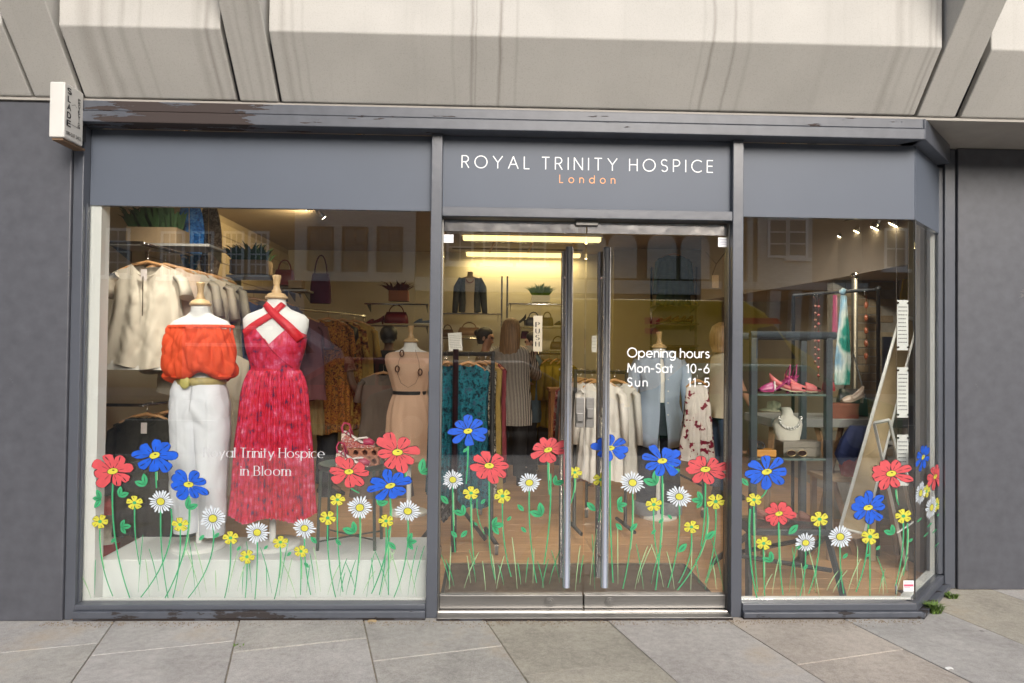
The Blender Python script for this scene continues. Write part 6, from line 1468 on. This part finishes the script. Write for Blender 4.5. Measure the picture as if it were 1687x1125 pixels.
for i,(x,L_,c,l) in enumerate([(1343,.5,pm('bead_brown',(.2,.09,.06),.5),'brown bead necklace hanging on the black rail at far left'),(1349,.62,pm('bead_red',(.28,.06,.05),.5),'dark red bead necklace second on the black rail'),(1427,.50,pm('bead_amber',(.25,.07,.03),.3),'amber drop necklace hanging nearest the rail knob')]):
    p=along(x); t=thing('bead_necklace',l,'necklace',p)
    MB().tube([(p.x+.012*math.cos(k)+.0,p.y,p.z-.02+.022*math.sin(k)) for k in (0,.8,1.6,2.4,3.1,3.9)],.0035,6).build('hook',M_chrome,t)
    MB().tube([(p.x,p.y,p.z-.04),(p.x,p.y,p.z-.04-L_)],.0018,5).build('cord',c,t)
    for k in range(9 if i<2 else 5): zq=p.z-.08-L_*(k+.3)/(9.5 if i<2 else 5.5); MB().ball((p.x,p.y,zq),.011 if i<2 else .014,6,sz=1.0 if i<2 else 1.8).build('bead',c,t)
# steel pole with bag
pp_=W(1408,455,1.4); sp_=thing('steel_pole','vertical brushed steel pole in front of the brick wall','pole',(pp_.x,1.4,.03)); MB().tube([(pp_.x,1.4,.03),(pp_.x,1.4,pp_.z)],.022,16).build('tube',M_brush,sp_); MB().ball((pp_.x,1.4,pp_.z),.03,8).build('cap',M_chrome,sp_)
# console table and things on it
Yt=.95; a=W(1352,690,Yt); b=W(1440,690,Yt); t=thing('console_table','grey topped console table on wooden trestle legs in the right bay','table',((a.x+b.x)/2,Yt,.03)); ztb=a.z
MB().box(a.x-.35,b.x+.25,Yt,Yt+.5,ztb-.06,ztb).build('table_top',pm('grey_top',(.2,.195,.185),.6,.1),t,bevel=.004)
M_oak=pm('oak_leg',(.36,.22,.12),.6,.2,6,stretch=(1,1,.2))
for x0,x1 in ((a.x-.30,a.x-.38),(a.x+.02,a.x+.28),(a.x+.2,a.x-.04),(b.x+.1,b.x+.2)): MB().tube([(x0,Yt+.1,ztb-.061),(x1,Yt+.05,.032)],.022,4,smooth=False).build('leg',M_oak,t)
bag('black leather bag with long straps on the console table',1378,640,1428,688,Yt+.25,pm('black_leather',(.025,.025,.028),.4,.2),dep=.45,handle=False)
pb=W(1405,640,Yt+.25); t=thing('bag_strap','long dark straps rising to the steel pole from the black bag','strap',pb)
for x in (1390,1423): q=W(x,645,Yt+.25); w_=W(1406,582,Yt+.25); MB().tube([q,w_],.006,6).build('strap_band',M_black,t)
a=W(1383,667,Yt+.05); b=W(1412,688,Yt+.05); t=thing('shoe_box','red brown shoe box on the console table under a beige sandal','box',(a.x,Yt+.05,ztb)); MB().box(a.x-.06,b.x,Yt+.03,Yt+.15,ztb,ztb+.085).build('carton',pm('brown_card',(.20,.06,.035),.7),t); MB().box(a.x-.063,b.x+.003,Yt+.027,Yt+.153,ztb+.0855,ztb+.105).build('lid',pm('brown_card',(.20,.06,.035),.7),t)
shoe('beige heeled sandal standing on the red brown shoe box',1386,666,Yt+.09,.16,pm('beige_patent',(.5,.38,.3),.3),heel=.05,z=ztb+.107,name='sandal')
shoe('dark flat shoe on the console table left of the shoe box',1362,688,Yt+.08,.16,pm('dark_shoe',(.06,.035,.03),.5),z=ztb)
# cloths hanging beneath
t=thing('blue_scarf_bundle','navy blue cloth bundle hanging below the console table','cloth',W(1400,720,Yt+.02)); c=W(1403,725,Yt-.02)
MB().loft([(c.x-.03,Yt-.02,c.z-.17,.05,.04,.1),(c.x-.02,Yt-.02,c.z-.1,.09,.06,.15),(c.x+.02,Yt-.02,c.z,.09,.06,.15),(c.x+.05,Yt-.02,c.z+.1,.06,.04,.1)],32,nf=5).build('cloth',pm('navy_cloth',(.018,.03,.11),.8,.3),t)
t=thing('red_scarf_bundle','red cloth bundle below the navy cloth in the right bay','cloth',c); c=W(1404,768,Yt-.03)
MB().loft([(c.x,Yt-.03,c.z-.09,.06,.04,.1),(c.x,Yt-.03,c.z,.085,.06,.12),(c.x+.01,Yt-.03,c.z+.09,.05,.04,.1)],32,nf=5).build('cloth',pm('red_cloth',(.25,.02,.02),.8,.3),t)
# wooden stool
a=W(1375,787,Yt-.1); b=W(1435,787,Yt-.1); t=thing('wooden_stool','pale wooden stool under the console table','stool',(a.x,Yt-.1,.03)); M_st=pm('beech',(.42,.30,.2),.6,.1)
MB().box(a.x-.05,b.x+.05,Yt-.1,Yt+.2,a.z-.03,a.z).build('seat',M_st,t,bevel=.003)
for x in (a.x-.03,b.x+.01):
    for y in (Yt-.08,Yt+.16): MB().box(x,x+.035,y,y+.035,.031,a.z-.0305).build('leg',M_st,t)
MB().box(a.x+.006,b.x+.008,Yt-.07,Yt-.05,.18,.21).build('rung',M_st,t)
# leaning aluminium framed mirror (panel) on A-frame
def barpx(p,q,r,name,mat,par,n=4): return MB().tube([p,q],r,n,smooth=False).build(name,mat,par)
Ym=.72
T1=W(1484,520,Ym+.12); T2=W(1512,528,Ym+.12); F1=W(1384,870,Ym-.12); F2=W(1424,880,Ym-.12)
ml=thing('leaning_mirror','tall tilted aluminium framed mirror leaning in the right bay','mirror',(F1.x,Ym,.3))
M_al2=pm('aluminium',(.66,.66,.64),.4,.05,metal=.2)
barpx(T1,F1,.012,'frame_side',M_al2,ml); barpx(T2,F2,.009,'frame_side',M_al2,ml); barpx(T1,T2,.012,'frame_top',M_al2,ml); barpx(F1,F2,.010,'frame_bottom',M_al2,ml)
nrm=(T2-T1).cross(F1-T1).normalized(); nrm=nrm if nrm.y<0 else -nrm
q=[T1-nrm*.004,T2-nrm*.004,F2-nrm*.004,F1-nrm*.004]; MB().prism(q,-nrm*.006).build('panel',pm('gold_panel',(.30,.22,.12),.35,.15,5),ml)
# small A-frame easel
ae=thing('folding_easel','silver folding A-frame easel standing near the corner pane','easel',(W(1470,900,.4).x,.4,.03)); Yae=.42
t1=W(1440,697,Yae); t2=W(1465,692,Yae); f1=Gd(1497,940,.03); f2=Gd(1517,915,.03); f1b=Vector((f1.x-.01,f1.y,.035)); 
barpx(t1,f1b,.011,'leg',M_al2,ae); barpx(t2,f2,.011,'leg',M_al2,ae); barpx(t1,t2,.011,'top_bar',M_al2,ae); barpx(W(1478,878,.36),W(1508,858,.40),.006,'cross_bar',M_al2,ae)
f3=Gd(1475,905,.03); 
# cable/wire notices
for (x0,y0,x1,y1),l in (((1478,494,1496,577),'top white printed panel on the wires by the corner pane'),((1478,605,1496,688),'middle white printed panel on the wires by the corner pane'),((1478,716,1496,800),'bottom white printed panel on the wires by the corner pane')):
    notice(x0,y0,x1,y1,.22,l,10,pins=True)
for x,l in ((1477,'left hanging display wire'),(1497,'right hanging display wire')):
    a=W(x,362,.22); b=W(x,970,.22); t=thing('display_wire',l+' holding the white panels','wire',(a.x,.22,.08)); MB().tube([(a.x,.22,ZC-.01),(a.x,.22,.04)],.0012,5).build('wire_cable',M_chrome,t); MB().tube([(a.x,.22,.032),(a.x,.22,.09)],.006,8).build('tensioner',M_chrome,t)
# items seen beyond through the corner
a=W(1478,615,1.6); b=W(1518,615,1.6); t=thing('dark_sign_board','dark board with red band and white letters at the far right','sign',(a.x,1.6,.8)); y0=W(1478,555,1.6).z; y1=W(1478,640,1.6).z
MB().box(W(1455,600,1.6).x,W(1530,600,1.6).x,1.6,1.62,y1,y0).build('board',pm('board_dark',(.015,.018,.03),.4),t)
yb0=W(1490,572,1.6).z; yb1=W(1490,605,1.6).z; MB().box(W(1494,600,1.6).x,W(1530,600,1.6).x,1.594,1.5995,yb1,yb0).build('red_band',pm('band_red',(.3,.02,.05),.5),t)
pZ=Pane((0,1.594,0),(1,0,0),(0,-1,0))
u0,z0=pZ.hit(1495,576); u1,_=pZ.hit(1517,576); text_on('STO',pZ,u0,z0,.05,M_vinyl,t,width=u1-u0,wt=.2,off=.001)
u0,z0=pZ.hit(1496,585); u1,_=pZ.hit(1517,585); o=text_on('02 00',pZ,u0,z0-.02,.032,M_vinyl,t,width=u1-u0,wt=.14,off=.001); o['kind']='stuff'
t=thing('yellow_banner','yellow banner hanging beyond the mirror at the far right','banner',W(1490,480,1.9)); a=W(1487,470,1.9);b=W(1518,520,1.9); 
MB().prism([(W(1490,455,1.9).x,1.9,W(1490,452,1.9).z),(b.x+.1,1.9,W(1490,452,1.9).z),(b.x+.1,1.9,b.z),(a.x-.03,1.9,W(1483,512,1.9).z)],(0,.02,0)).build('banner_sheet',pm('banner_yellow',(.60,.44,.04),.6,.05),t)
shoe('white trainer on the floor stand by the corner pane',1483,728,.9,.2,M_white,z=W(1483,728,.9).z,name='trainer'); shelf(1470,1520,729,.88,.25,'short white shelf under the white trainer by the corner',M_white)
# ================================================================== PEOPLE
SKINM={}
def skin_mat(k,c): return pm('skin_'+k,c,.55,.06,10,bump=.03,bscale=120)
def person(lab,loc,rz,h=1.7,skin='tan',hairm=None,hair='long',top=None,topL=.72,sl='long',legs=None,shoes=None,bend=0,arms=((.25,.9),(.25,.9)),headturn=0,topw=1.0,bun=False):
    """arms: (elbow forward amount, forearm raise) for each side; faces -Y before rotation"""
    SK={'tan':(.50,.28,.19),'dark':(.14,.07,.045),'fair':(.60,.37,.28)}
    t=thing('person',lab,'person'); ORG[t.name]=Vector((0,0,0)); k=h/1.7
    sm_=skin_mat(skin,SK[skin])
    V=[];E=[];R=[]
    def add(p,r,par=None):
        V.append(Vector(p)*k); R.append(r*k); 
        if par is not None: E.append((par,len(V)-1))
        return len(V)-1
    def bz(z): return -bend*max(0,z-.98)      # lean forward from the hips
    pel=add((0,0,.95),.125)
    a=add((0,bz(1.1),1.10),.115,pel); c=add((0,bz(1.27),1.27),.125,a); ch=add((0,bz(1.38),1.38),.085,c); n1=add((0,bz(1.46),1.46),.05,ch); n2=add((0,bz(1.50)-.008,1.50),.05,n1)
    hd=add((0,bz(1.56)-.015,1.56),.072,n2); hm=add((0,bz(1.62)-.008,1.62),.088,hd); ht=add((0,bz(1.67)+.005,1.675),.062,hm)
    ch1=add((0,bz(1.545)-.075,1.54),.03,hd); ns=add((0,bz(1.59)-.105,1.59),.014,hm)
    HJ=[]; AR=[]
    for si,s in enumerate((-1,1)):
        hp=add((s*.095,0,.90),.095,pel); kn=add((s*.10,-.01,.50),.06,hp); an=add((s*.105,.02,.09),.040,kn); to=add((s*.12,-.13,.045),.038,an)
        sh=add((s*.155,bz(1.39),1.385),.058,ch); f,u=arms[si]
        el=Vector((s*.215,bz(1.15)-f*.5,1.13)); e=add(el,.040,sh)
        wr=el+Vector((-s*.06*u,-.24*math.sin(u*1.2),-.24*math.cos(u*1.2))); w=add(wr,.026,e)
        d=(wr-el).normalized(); pa=wr+d*.07; p_=add(pa,.030,w); side=Vector((0,0,1)).cross(d); side=side.normalized() if side.length>.1 else Vector((0,1,0))
        for i,(o,l) in enumerate(((-.027,.055),(-.009,.07),(.009,.066),(.027,.05))):
            f1=pa+side*o+d*.035; i1=add(f1,.009,p_); add(f1+d*l*.6+Vector((0,-.0,-.012)),.008,i1)
        th_=add(wr+side*.04*-s+d*.045,.011,w); add(wr+side*.055*-s+d*.08,.009,th_)
        AR.append((V[sh]/k,el,wr))
    me=bpy.data.meshes.new('body'); me.from_pydata([tuple(v) for v in V],E,[]); me.materials.append(sm_)
    o=bpy.data.objects.new('body',me); COL.objects.link(o); 
    sk=o.modifiers.new('skin','SKIN'); sk.use_smooth_shade=True
    for i,r in enumerate(R): me.skin_vertices[0].data[i].radius=(r,r*(.85 if i in(1,2,3) else 1))
    me.skin_vertices[0].data[0].use_root=True
    ss=o.modifiers.new('sub','SUBSURF'); ss.levels=1; ss.render_levels=1
    bpy.context.view_layer.update()
    dg=bpy.context.evaluated_depsgraph_get(); me2=bpy.data.meshes.new_from_object(o.evaluated_get(dg)); me2.materials.clear(); me2.materials.append(sm_)
    me2.polygons.foreach_set('material_index',[0]*len(me2.polygons)); me2.polygons.foreach_set('use_smooth',[True]*len(me2.polygons))
    bpy.data.objects.remove(o); o=bpy.data.objects.new('body',me2); COL.objects.link(o); o.parent=t
    # clothes
    tw=topw; m=MB(); zb=1.42-topL
    R_=[]
    for z,rx,ry in ((1.445,.075,.065),(1.425,.13,.08),(1.395,.175,.10),(1.35,.195,.115),(1.25,.19,.125),(1.12,.18,.125),(1.0,.185,.135),(.92,.195,.145),(.80,.2,.15),(.70,.205,.155)):
        if z>=zb-.001: R_.append((0,bz(z)*k,z*k,rx*tw*k,ry*tw*k,.012 if z<1.3 else .003))
    R_.append((0,bz(zb)*k,zb*k,.2*tw*k,.15*tw*k,.02)); m.loft(R_,48,nf=7,cap=False,ph=h*9); m.build('top',top,t)
    for (s_,e_,w_) in AR:
        P=[s_+Vector((0,0,.01)),(s_+e_)/2,e_]
        if sl=='long': P+=[(e_+w_)/2,w_]; rr=[.07,.066,.058,.05,.042]
        else: P=[s_+Vector((0,0,.01)),s_*.5+e_*.5]; rr=[.072,.07]
        MB().tube([p*k for p in P],[r*k*tw for r in rr],14).build('sleeve',top,t)
    if legs:
        m=MB(); m.loft([(0,0,z*k,rx*k,ry*k) for z,rx,ry in ((1.0,.165,.12),(.93,.178,.13),(.84,.185,.135),(.78,.175,.125))],36)
        for s in (-1,1): m.loft([(s*.09*k,0,.86*k,.092*k,.1*k),(s*.095*k,0,.7*k,.092*k,.1*k,.01),(s*.10*k,-.005*k,.5*k,.078*k,.08*k,.02),(s*.103*k,.01*k,.3*k,.07*k,.075*k,.02),(s*.105*k,.02*k,.1*k,.062*k,.07*k,.02)],24,nf=4)
        m.build('trousers',legs,t)
    for s in (-1,1): MB().loft([(s*.112*k,-.05*k,.0,.045*k,.12*k),(s*.112*k,-.05*k,.03*k,.047*k,.125*k),(s*.11*k,-.03*k,.07*k,.042*k,.09*k),(s*.107*k,.01*k,.1*k,.04*k,.05*k)],16).build('shoe',shoes or M_black,t)
    y0=bz(1.62)
    hz=MB()
    if hair=='long': hz.loft([(0,(y0+.10)*k,1.30*k,.075*k,.025*k,.06),(0,(y0+.085)*k,1.38*k,.105*k,.045*k,.05),(0,(y0+.06)*k,1.47*k,.105*k,.065*k,.04),(0,(y0+.04)*k,1.56*k,.105*k,.085*k,.02),(0,(y0+.02)*k,1.63*k,.10*k,.10*k),(0,(y0+.015)*k,1.69*k,.082*k,.085*k),(0,(y0+.015)*k,1.725*k,.045*k,.05*k),(0,(y0+.015)*k,1.735*k,.01,.01)],36,nf=9)
    else:
        hz.loft([(0,(y0+.05)*k,1.53*k,.06*k,.04*k),(0,(y0+.035)*k,1.58*k,.09*k,.075*k),(0,(y0+.02)*k,1.64*k,.10*k,.098*k),(0,(y0+.012)*k,1.69*k,.085*k,.088*k),(0,(y0+.012)*k,1.722*k,.05*k,.05*k),(0,(y0+.012)*k,1.732*k,.01,.01)],28,nf=8)
        if bun: hz.ball((0,(y0+.10)*k,1.66*k),.045*k,8)
        if hair=='full': hz.loft([(0,(y0+.05)*k,1.44*k,.09*k,.06*k,.05),(0,(y0+.05)*k,1.52*k,.12*k,.09*k,.04),(0,(y0+.03)*k,1.62*k,.125*k,.115*k,.03),(0,(y0+.02)*k,1.70*k,.10*k,.10*k),(0,(y0+.02)*k,1.74*k,.04*k,.04*k)],28,nf=7)
    hz.build('hair',hairm,t)
    for s in (-1,1):
        MB().ball((s*.03*k,(bz(1.6)-.082)*k,1.605*k),.012*k,6).build('eye',M_ink,t)
        MB().ball((s*.086*k,(bz(1.6)-.0)*k,1.595*k),.022*k,6,sx=.4,sy=.8,sz=1.3).build('ear',sm_,t)
    MB().ball((0,(bz(1.55)-.088)*k,1.548*k),.02*k,6,sx=1.1,sy=.4,sz=.3).build('mouth',pm('lip',(.4,.13,.11),.5),t)
    t.location=loc; t.rotation_euler=(0,0,rz); return t
M_h1=pm('hair_brown',(.27,.16,.075),.5,.6,70,stretch=(1,1,.04),bump=.6,bscale=90); M_h2=pm('hair_black',(.012,.01,.01),.5,.3,60)
M_strp=printm('striped_shirt',[(.05,.05,.055),(.62,.58,.54)],22,(1,.0,.0),kind='wave',pos=[.35,.65])
fpt=lambda px,Y:Vector((W(px,600,Y).x,Y,.031))
person('woman with long brown hair in a grey striped shirt seen from behind',fpt(842,3.55),PI-.3,1.74,'fair',M_h1,'long',M_strp,.80,'long',pm('dark_trousers',(.018,.018,.022),.8),arms=((.45,1.3),(.35,1.2)),topw=1.12)
person('woman with dark tied back hair in a cream top facing right',fpt(800,4.05),PI/2-.3,1.66,'tan',M_h2,'short',pm('cream_top',(.42,.34,.20),.8,.1),.6,'short',pm('dark_trousers',(.018,.018,.022),.8),bun=True,arms=((.35,1.2),(.35,1.2)))
person('person with dark hair and blue apron behind the PUSH plate',fpt(877,4.2),-PI/2-.2,1.62,'fair',M_h2,'short',pm('blue_apron',(.10,.16,.22),.8,.2,20),.78,'short',pm('dark_trousers',(.018,.018,.022),.8),arms=((.3,1.1),(.3,1.1)),topw=1.12)
person('person in a cream t-shirt and blue jeans at the right edge of the doors',fpt(1193,2.9),PI*.55,1.68,'tan',M_h1,'full',pm('cream_tee',(.52,.47,.38),.8,.08),.62,'short',pm('blue_jeans',(.035,.07,.14),.85,.2,20),arms=((.1,.5),(.1,.5)))
person('person with black hair in a patterned peach blouse bending right of the red dress',fpt(540,3.0),PI/2+.4,1.62,'dark',M_h2,'full',printm('peach_pattern',[(.30,.17,.11),(.36,.22,.16),(.20,.06,.05)],14),.66,'short',pm('dark_trousers',(.018,.018,.022),.8),bend=.35,arms=((.3,.6),(.3,.6)),topw=1.1)
person('person in black clothes beyond the beige dress mannequin',fpt(640,3.9),PI,1.66,'dark',M_h2,'short',pm('black_cloth',(.012,.012,.014),.9),.72,'long',pm('dark_trousers',(.018,.018,.022),.8),topw=1.15,arms=((.2,.9),(.2,.9)))
# ================================================================== OPPOSITE SIDE OF THE STREET (seen reflected in the glass)
D=22.0
def Rf(px,py,d=D): p=W(px,py,d); return Vector((p.x,-d,p.z))
M_wglass=pm('window_dark_glass',(.03,.035,.04),.08,.2,spec=.8)
def facing(name,lab,px0,px1,H,mat,z0=0,mat2=None):
    a=Rf(px0,600);b=Rf(px1,600); t=thing(name,lab,'building',((a.x+b.x)/2,-D,0)); MB().box(a.x,b.x,-D-9,-D,0,H).build('wall',mat,t); 
    MB().box(a.x-.05,b.x+.05,-D-9,-D+.25,H+.001,H+.35).build('cornice',mat2 or mat,t); return t,a.x,b.x
def win(t,x0,y0,x1,y1,fm,bars=(1,1),sill=True,fr=.09):
    a=Rf(x0,y0);b=Rf(x1,y1); Y=-D
    w=MB(); w.box(a.x-fr,b.x+fr,Y+.001,Y+.06,a.z,a.z+fr); w.box(a.x-fr,b.x+fr,Y+.001,Y+.06,b.z-fr,b.z); w.box(a.x-fr,a.x,Y+.001,Y+.06,b.z,a.z); w.box(b.x,b.x+fr,Y+.001,Y+.06,b.z,a.z)
    for i in range(1,bars[0]+1): x=a.x+(b.x-a.x)*i/(bars[0]+1); w.box(x-.02,x+.02,Y+.005,Y+.045,b.z,a.z)
    for i in range(1,bars[1]+1): z=b.z+(a.z-b.z)*i/(bars[1]+1); w.box(a.x,b.x,Y+.005,Y+.05,z-.025,z+.025)
    o=w.build('window',fm,t); MB().box(a.x,b.x,Y+.002,Y+.02,b.z,a.z).build('pane',M_wglass,o)
    if sill: MB().box(a.x-.2,b.x+.2,Y+.001,Y+.16,b.z-.22,b.z-fr-.001).build('sill',fm if sill is True else sill,o)
def brickwash(key,c,c2):
    m,N,L=node_chain(key); b=N['Principled BSDF']; b.inputs['Roughness'].default_value=.9
    tc=N.new('ShaderNodeTexCoord'); mp=N.new('ShaderNodeMapping'); mp.inputs['Rotation'].default_value=(PI/2,0,0); L.new(tc.outputs['Object'],mp.inputs[0])
    k=N.new('ShaderNodeTexBrick'); k.inputs['Scale'].default_value=1; k.inputs['Brick Width'].default_value=.24; k.inputs['Row Height'].default_value=.078; k.inputs['Mortar Size'].default_value=.008
    k.inputs['Color1'].default_value=c+(1,); k.inputs['Color2'].default_value=tuple(v*.82 for v in c)+(1,); k.inputs['Mortar'].default_value=c2+(1,); L.new(mp.outputs[0],k.inputs[0]); L.new(k.outputs[0],b.inputs['Base Color']); return m
M_wb=brickwash('white_brick',(.66,.65,.60),(.46,.45,.42)); M_bb=brickwash('brown_brick',(.20,.13,.09),(.16,.13,.1)); M_tanb2=brickwash('tan_brick',(.34,.26,.17),(.25,.2,.15))
M_gry=pm('window_grey',(.13,.12,.105),.7); M_shop=pm('shop_dark',(.05,.035,.03),.5,.2,1)
t,x0,x1=facing('terrace_house','tan brick house with white sash windows reflected in the left window',255,481,17,M_tanb2)
for a,b in ((270,300),(320,348),(373,398),(414,439)): win(t,a,385,b,453,M_white,(2,3)); 
for a,b in ((270,300),(320,348),(373,398),(414,439)): win(t,a,250,b,320,M_white,(2,3))
MB().box(x0,x1,-D+.001,-D+.3,0,3.6).build('shopfront',M_shop,t)
t,x0,x1=facing('terrace_house','white painted brick house with three dark windows reflected in the left window',482,682,15,M_wb)
for a,b in ((511,545),(568,601),(625,659)): win(t,a,377,b,451,M_gry,(1,2),sill=M_wb); win(t,a,240,b,315,M_gry,(1,2),sill=M_wb)
MB().box(x0,x1,-D+.001,-D+.35,4.0,4.35).build('ledge',M_wb,t); MB().box(x0,x1,-D+.001,-D+.3,0,3.999).build('shopfront',M_shop,t)
t,x0,x1=facing('terrace_house','brown brick terrace with pale arches reflected in the glass doors',683,1150,7.6,M_bb)
for a in (740,800,860): win(t,a,360,a+36,430,M_white,(1,2)); 
MB().box(x0,x1,-D+.001,-D+.3,3.7,4.2).build('ledge',M_wb,t)
for i,x in enumerate((960,1010,1075,1130)):
    a=Rf(x,480);b=Rf(x+30,405); c=(a.x+b.x)/2; m=MB(); r=.55; zb_=4.3; P=[(c-r,-D+.02,zb_),(c+r,-D+.02,zb_),(c+r,-D+.02,zb_+1.2)]+[(c+r*math.cos(q),-D+.02,zb_+1.2+r*math.sin(q)) for q in [PI*k/10 for k in range(1,10)]]+[(c-r,-D+.02,zb_+1.2)]
    m.prism(P,(0,.1,0)); m.build('arch_panel',M_wb,t)
t,x0,x1=facing('terrace_house','house with a wide white window surround reflected in the right window',1151,1420,7.4,M_tanb2)
a=Rf(1247,352);b=Rf(1336,470); MB().box(a.x,b.x,-D+.001,-D+.10,b.z,a.z).build('surround',M_wb,t)
D0=D; D=21.88; win(t,1266,364,1292,422,M_white,(0,2),sill=False); win(t,1298,364,1324,422,M_white,(0,2)); D=D0
MB().box(x0,x1,-D+.101,-D+.4,Rf(1250,478).z,Rf(1250,466).z).build('ledge',M_wb,t)
MB().box(Rf(1228,500).x,Rf(1236,500).x,-D+.1,-D+.25,0,7.5).build('downpipe',M_wb,t)
for x in (1255,1290,1325,1360): 
    a=Rf(x,590);b=Rf(x+16,480); MB().prism([(a.x,-D+.01,.0),(a.x+.4,-D+.01,.0),(a.x+.6,-D+.01,b.z),(a.x+.2,-D+.01,b.z)],(0,.3,0)).build('pilaster',M_wb,t)
t,x0,x1=facing('terrace_house','low pale terrace farther right along the opposite side',1421,2300,7.0,M_bb)
for a in (1460,1520,1600,1680): win(t,a,380,a+30,440,M_white,(1,1))
t,x0,x1=facing('terrace_house','tall brown brick terrace far left along the opposite side',-900,254,18,M_bb)
for a in (40,110,180): win(t,a,380,a+30,450,M_white,(1,3))
# buildings closing the street beyond the right so the chamfered pane has something to mirror
t=thing('corner_building','brown brick building far along the street to the right','building',(45,-6,0)); MB().box(42,50,-9,6,0,9).build('wall',M_bb,t)
for z in (1.5,4.8):
    for y in (-7.5,-4.5,-1.5,1.5): 
        w=MB().box(41.94,41.999,y,y+1.1,z,z+1.8).build('window',M_white,t); MB().box(41.92,41.939,y+.1,y+1.0,z+.1,z+1.7).build('pane',M_wglass,w)
def vehicle(name,lab,cat,pts,D0,width,mat,wheels,glass,z=-.12,extra=None):
    xs=[p[0] for p in pts]; t=thing(name,lab,cat,(sum(xs)/len(xs),-D0-width/2,z))
    MB().prism([(x,-D0-width,zz+z) for x,zz in pts],(0,width,0)).build('body',mat,t,bevel=.07)
    for g in glass:
        MB().prism([(x,-D0+.002,zz+z) for x,zz in g],(0,.012,0)).build('window',M_wglass,t); MB().prism([(x,-D0-width-.014,zz+z) for x,zz in g],(0,.012,0)).build('window',M_wglass,t)
    for x in wheels:
        for y in (-D0-.08,-D0-width+.08):
            w=MB().tube([(x,y-.11,z+.33),(x,y+.11,z+.33)],.33,24).build('wheel',pm('tyre',(.02,.02,.02),.8),t,bevel=.02); MB().tube([(x,y-.115,z+.33),(x,y+.115,z+.33)],.19,16).build('rim',M_brush,w)
    return t
def car(lab,xc,D0,mat,L=4.2,H=1.45,flip=1,name='parked_car'):
    P=[(-.5,.25),(-.5,.62),(-.47,.85),(-.38,.95),(-.24,H),(.12,H),(.30,.95),(.46,.82),(.5,.6),(.5,.25)]
    f=lambda x:xc+flip*x*L
    pts=[(f(x),z) for x,z in P]
    g=[[(f(-.34),.95),(f(-.225),H-.09),(f(-.06),H-.09),(f(-.06),.95)],[(f(-.045),.95),(f(-.045),H-.09),(f(.105),H-.09),(f(.25),.95)]]
    if flip<0: pts=pts[::-1]
    t=vehicle(name,lab,'car',pts,D0,1.75,mat,[f(-.31),f(.31)],g)
    for y in (-D0-.3,-D0-1.45): MB().box(min(f(.49),f(.505)),max(f(.49),f(.505)),y-.15,y+.15,.45,.6).build('headlight',M_chrome,t)
    return t
DV=9.6
a=Rf(905,490,DV);b=Rf(1225,492,DV);n=Rf(1352,600,DV); zr=a.z+.12
M_vy=pm('van_yellow',(.72,.48,.01),.55,.03)
pts=[(a.x,.35),(a.x,zr),(b.x,zr),(Rf(1262,510,DV).x,zr-.25),(Rf(1300,548,DV).x,zr-.8),(n.x-.15,zr-1.1),(n.x,zr-1.35),(n.x,.35)]
gl=[[(b.x+.25,zr-1.15),(b.x+.28,zr-.55),(Rf(1275,520,DV).x,zr-.5),(Rf(1312,560,DV).x,zr-1.15)]]
v=vehicle('delivery_van','yellow delivery van with slanted red stripes reflected in the glass doors','van',pts,DV,2.0,M_vy,[a.x+1.1,n.x-.95],gl)
M_vr=pm('van_red',(.6,.02,.02),.4)
for i,(x0,x1,y0,y1) in enumerate([(1040,1098,522,534),(1105,1290,522,534),(1028,1056,540,550),(1066,1092,540,550),(1102,1130,540,550),(1140,1168,540,550),(1178,1206,540,550)]):
    p=Rf(x0,y0,DV);q=Rf(x1,y1,DV); MB().prism([(p.x,-DV+.002,q.z),(q.x,-DV+.002,q.z),(q.x-.12,-DV+.002,p.z),(p.x-.12,-DV+.002,p.z)],(0,.006,0)).build('stripe',M_vr,v)
for x in (a.x+.6,a.x+2.2): MB().box(x,x+1.3,-DV+.002,-DV+.012,zr-1.5,zr-.25).build('side_panel',M_vy,v,bevel=.004)
MB().box(n.x-.3,n.x-.02,-DV+.001,-DV+.02,.75,.9).build('headlight',pm('lamp_amber',(.8,.35,.05),.3),v)
MB().box(a.x-.02,n.x+.02,-DV+.001,-DV+.03,.3-.12,.5-.12).build('skirt',M_black,v)
car('green hatchback in front of the yellow van, reflected in the right window',Rf(1285,600,6.6).x,6.6,pm('car_green',(.02,.16,.07),.6),3.9,1.4)
car('dark red car reflected low in the left window',Rf(600,600,8.4).x,8.4,pm('car_red',(.22,.015,.02),.6),4.3,1.42,-1)
car('black car standing at the kerb, reflected in the left door',Rf(815,600,7.4).x,7.4,pm('car_black',(.012,.012,.014),.6),4.3,1.40)
a=Rf(300,470,12);b=Rf(545,470,12)
pts=[(a.x,.4),(a.x,3.0),(b.x-1.2,3.0),(b.x-1.1,2.2),(b.x-.2,1.6),(b.x,1.2),(b.x,.4)]
v=vehicle('box_van','lilac grey box van with a white side stripe reflected in the left window','van',pts,12,2.2,pm('van_lilac',(.20,.20,.27),.6),[a.x+.9,b.x-.9],[[(b.x-1.0,1.45),(b.x-.95,2.05),(b.x-.75,2.05),(b.x-.35,1.5)]])
for z in (1.5,1.9): MB().box(a.x+.1,b.x-1.3,-11.998,-11.985,z,z+.08).build('stripe',M_white,v)
MB().prism([(a.x+1.0+.35*math.cos(q)*1.6,-11.998,2.3+.3*math.sin(q)) for q in [k*PI/8 for k in range(16)]],(0,.01,0)).build('emblem',pm('emblem_blue',(.03,.06,.3),.4),v)
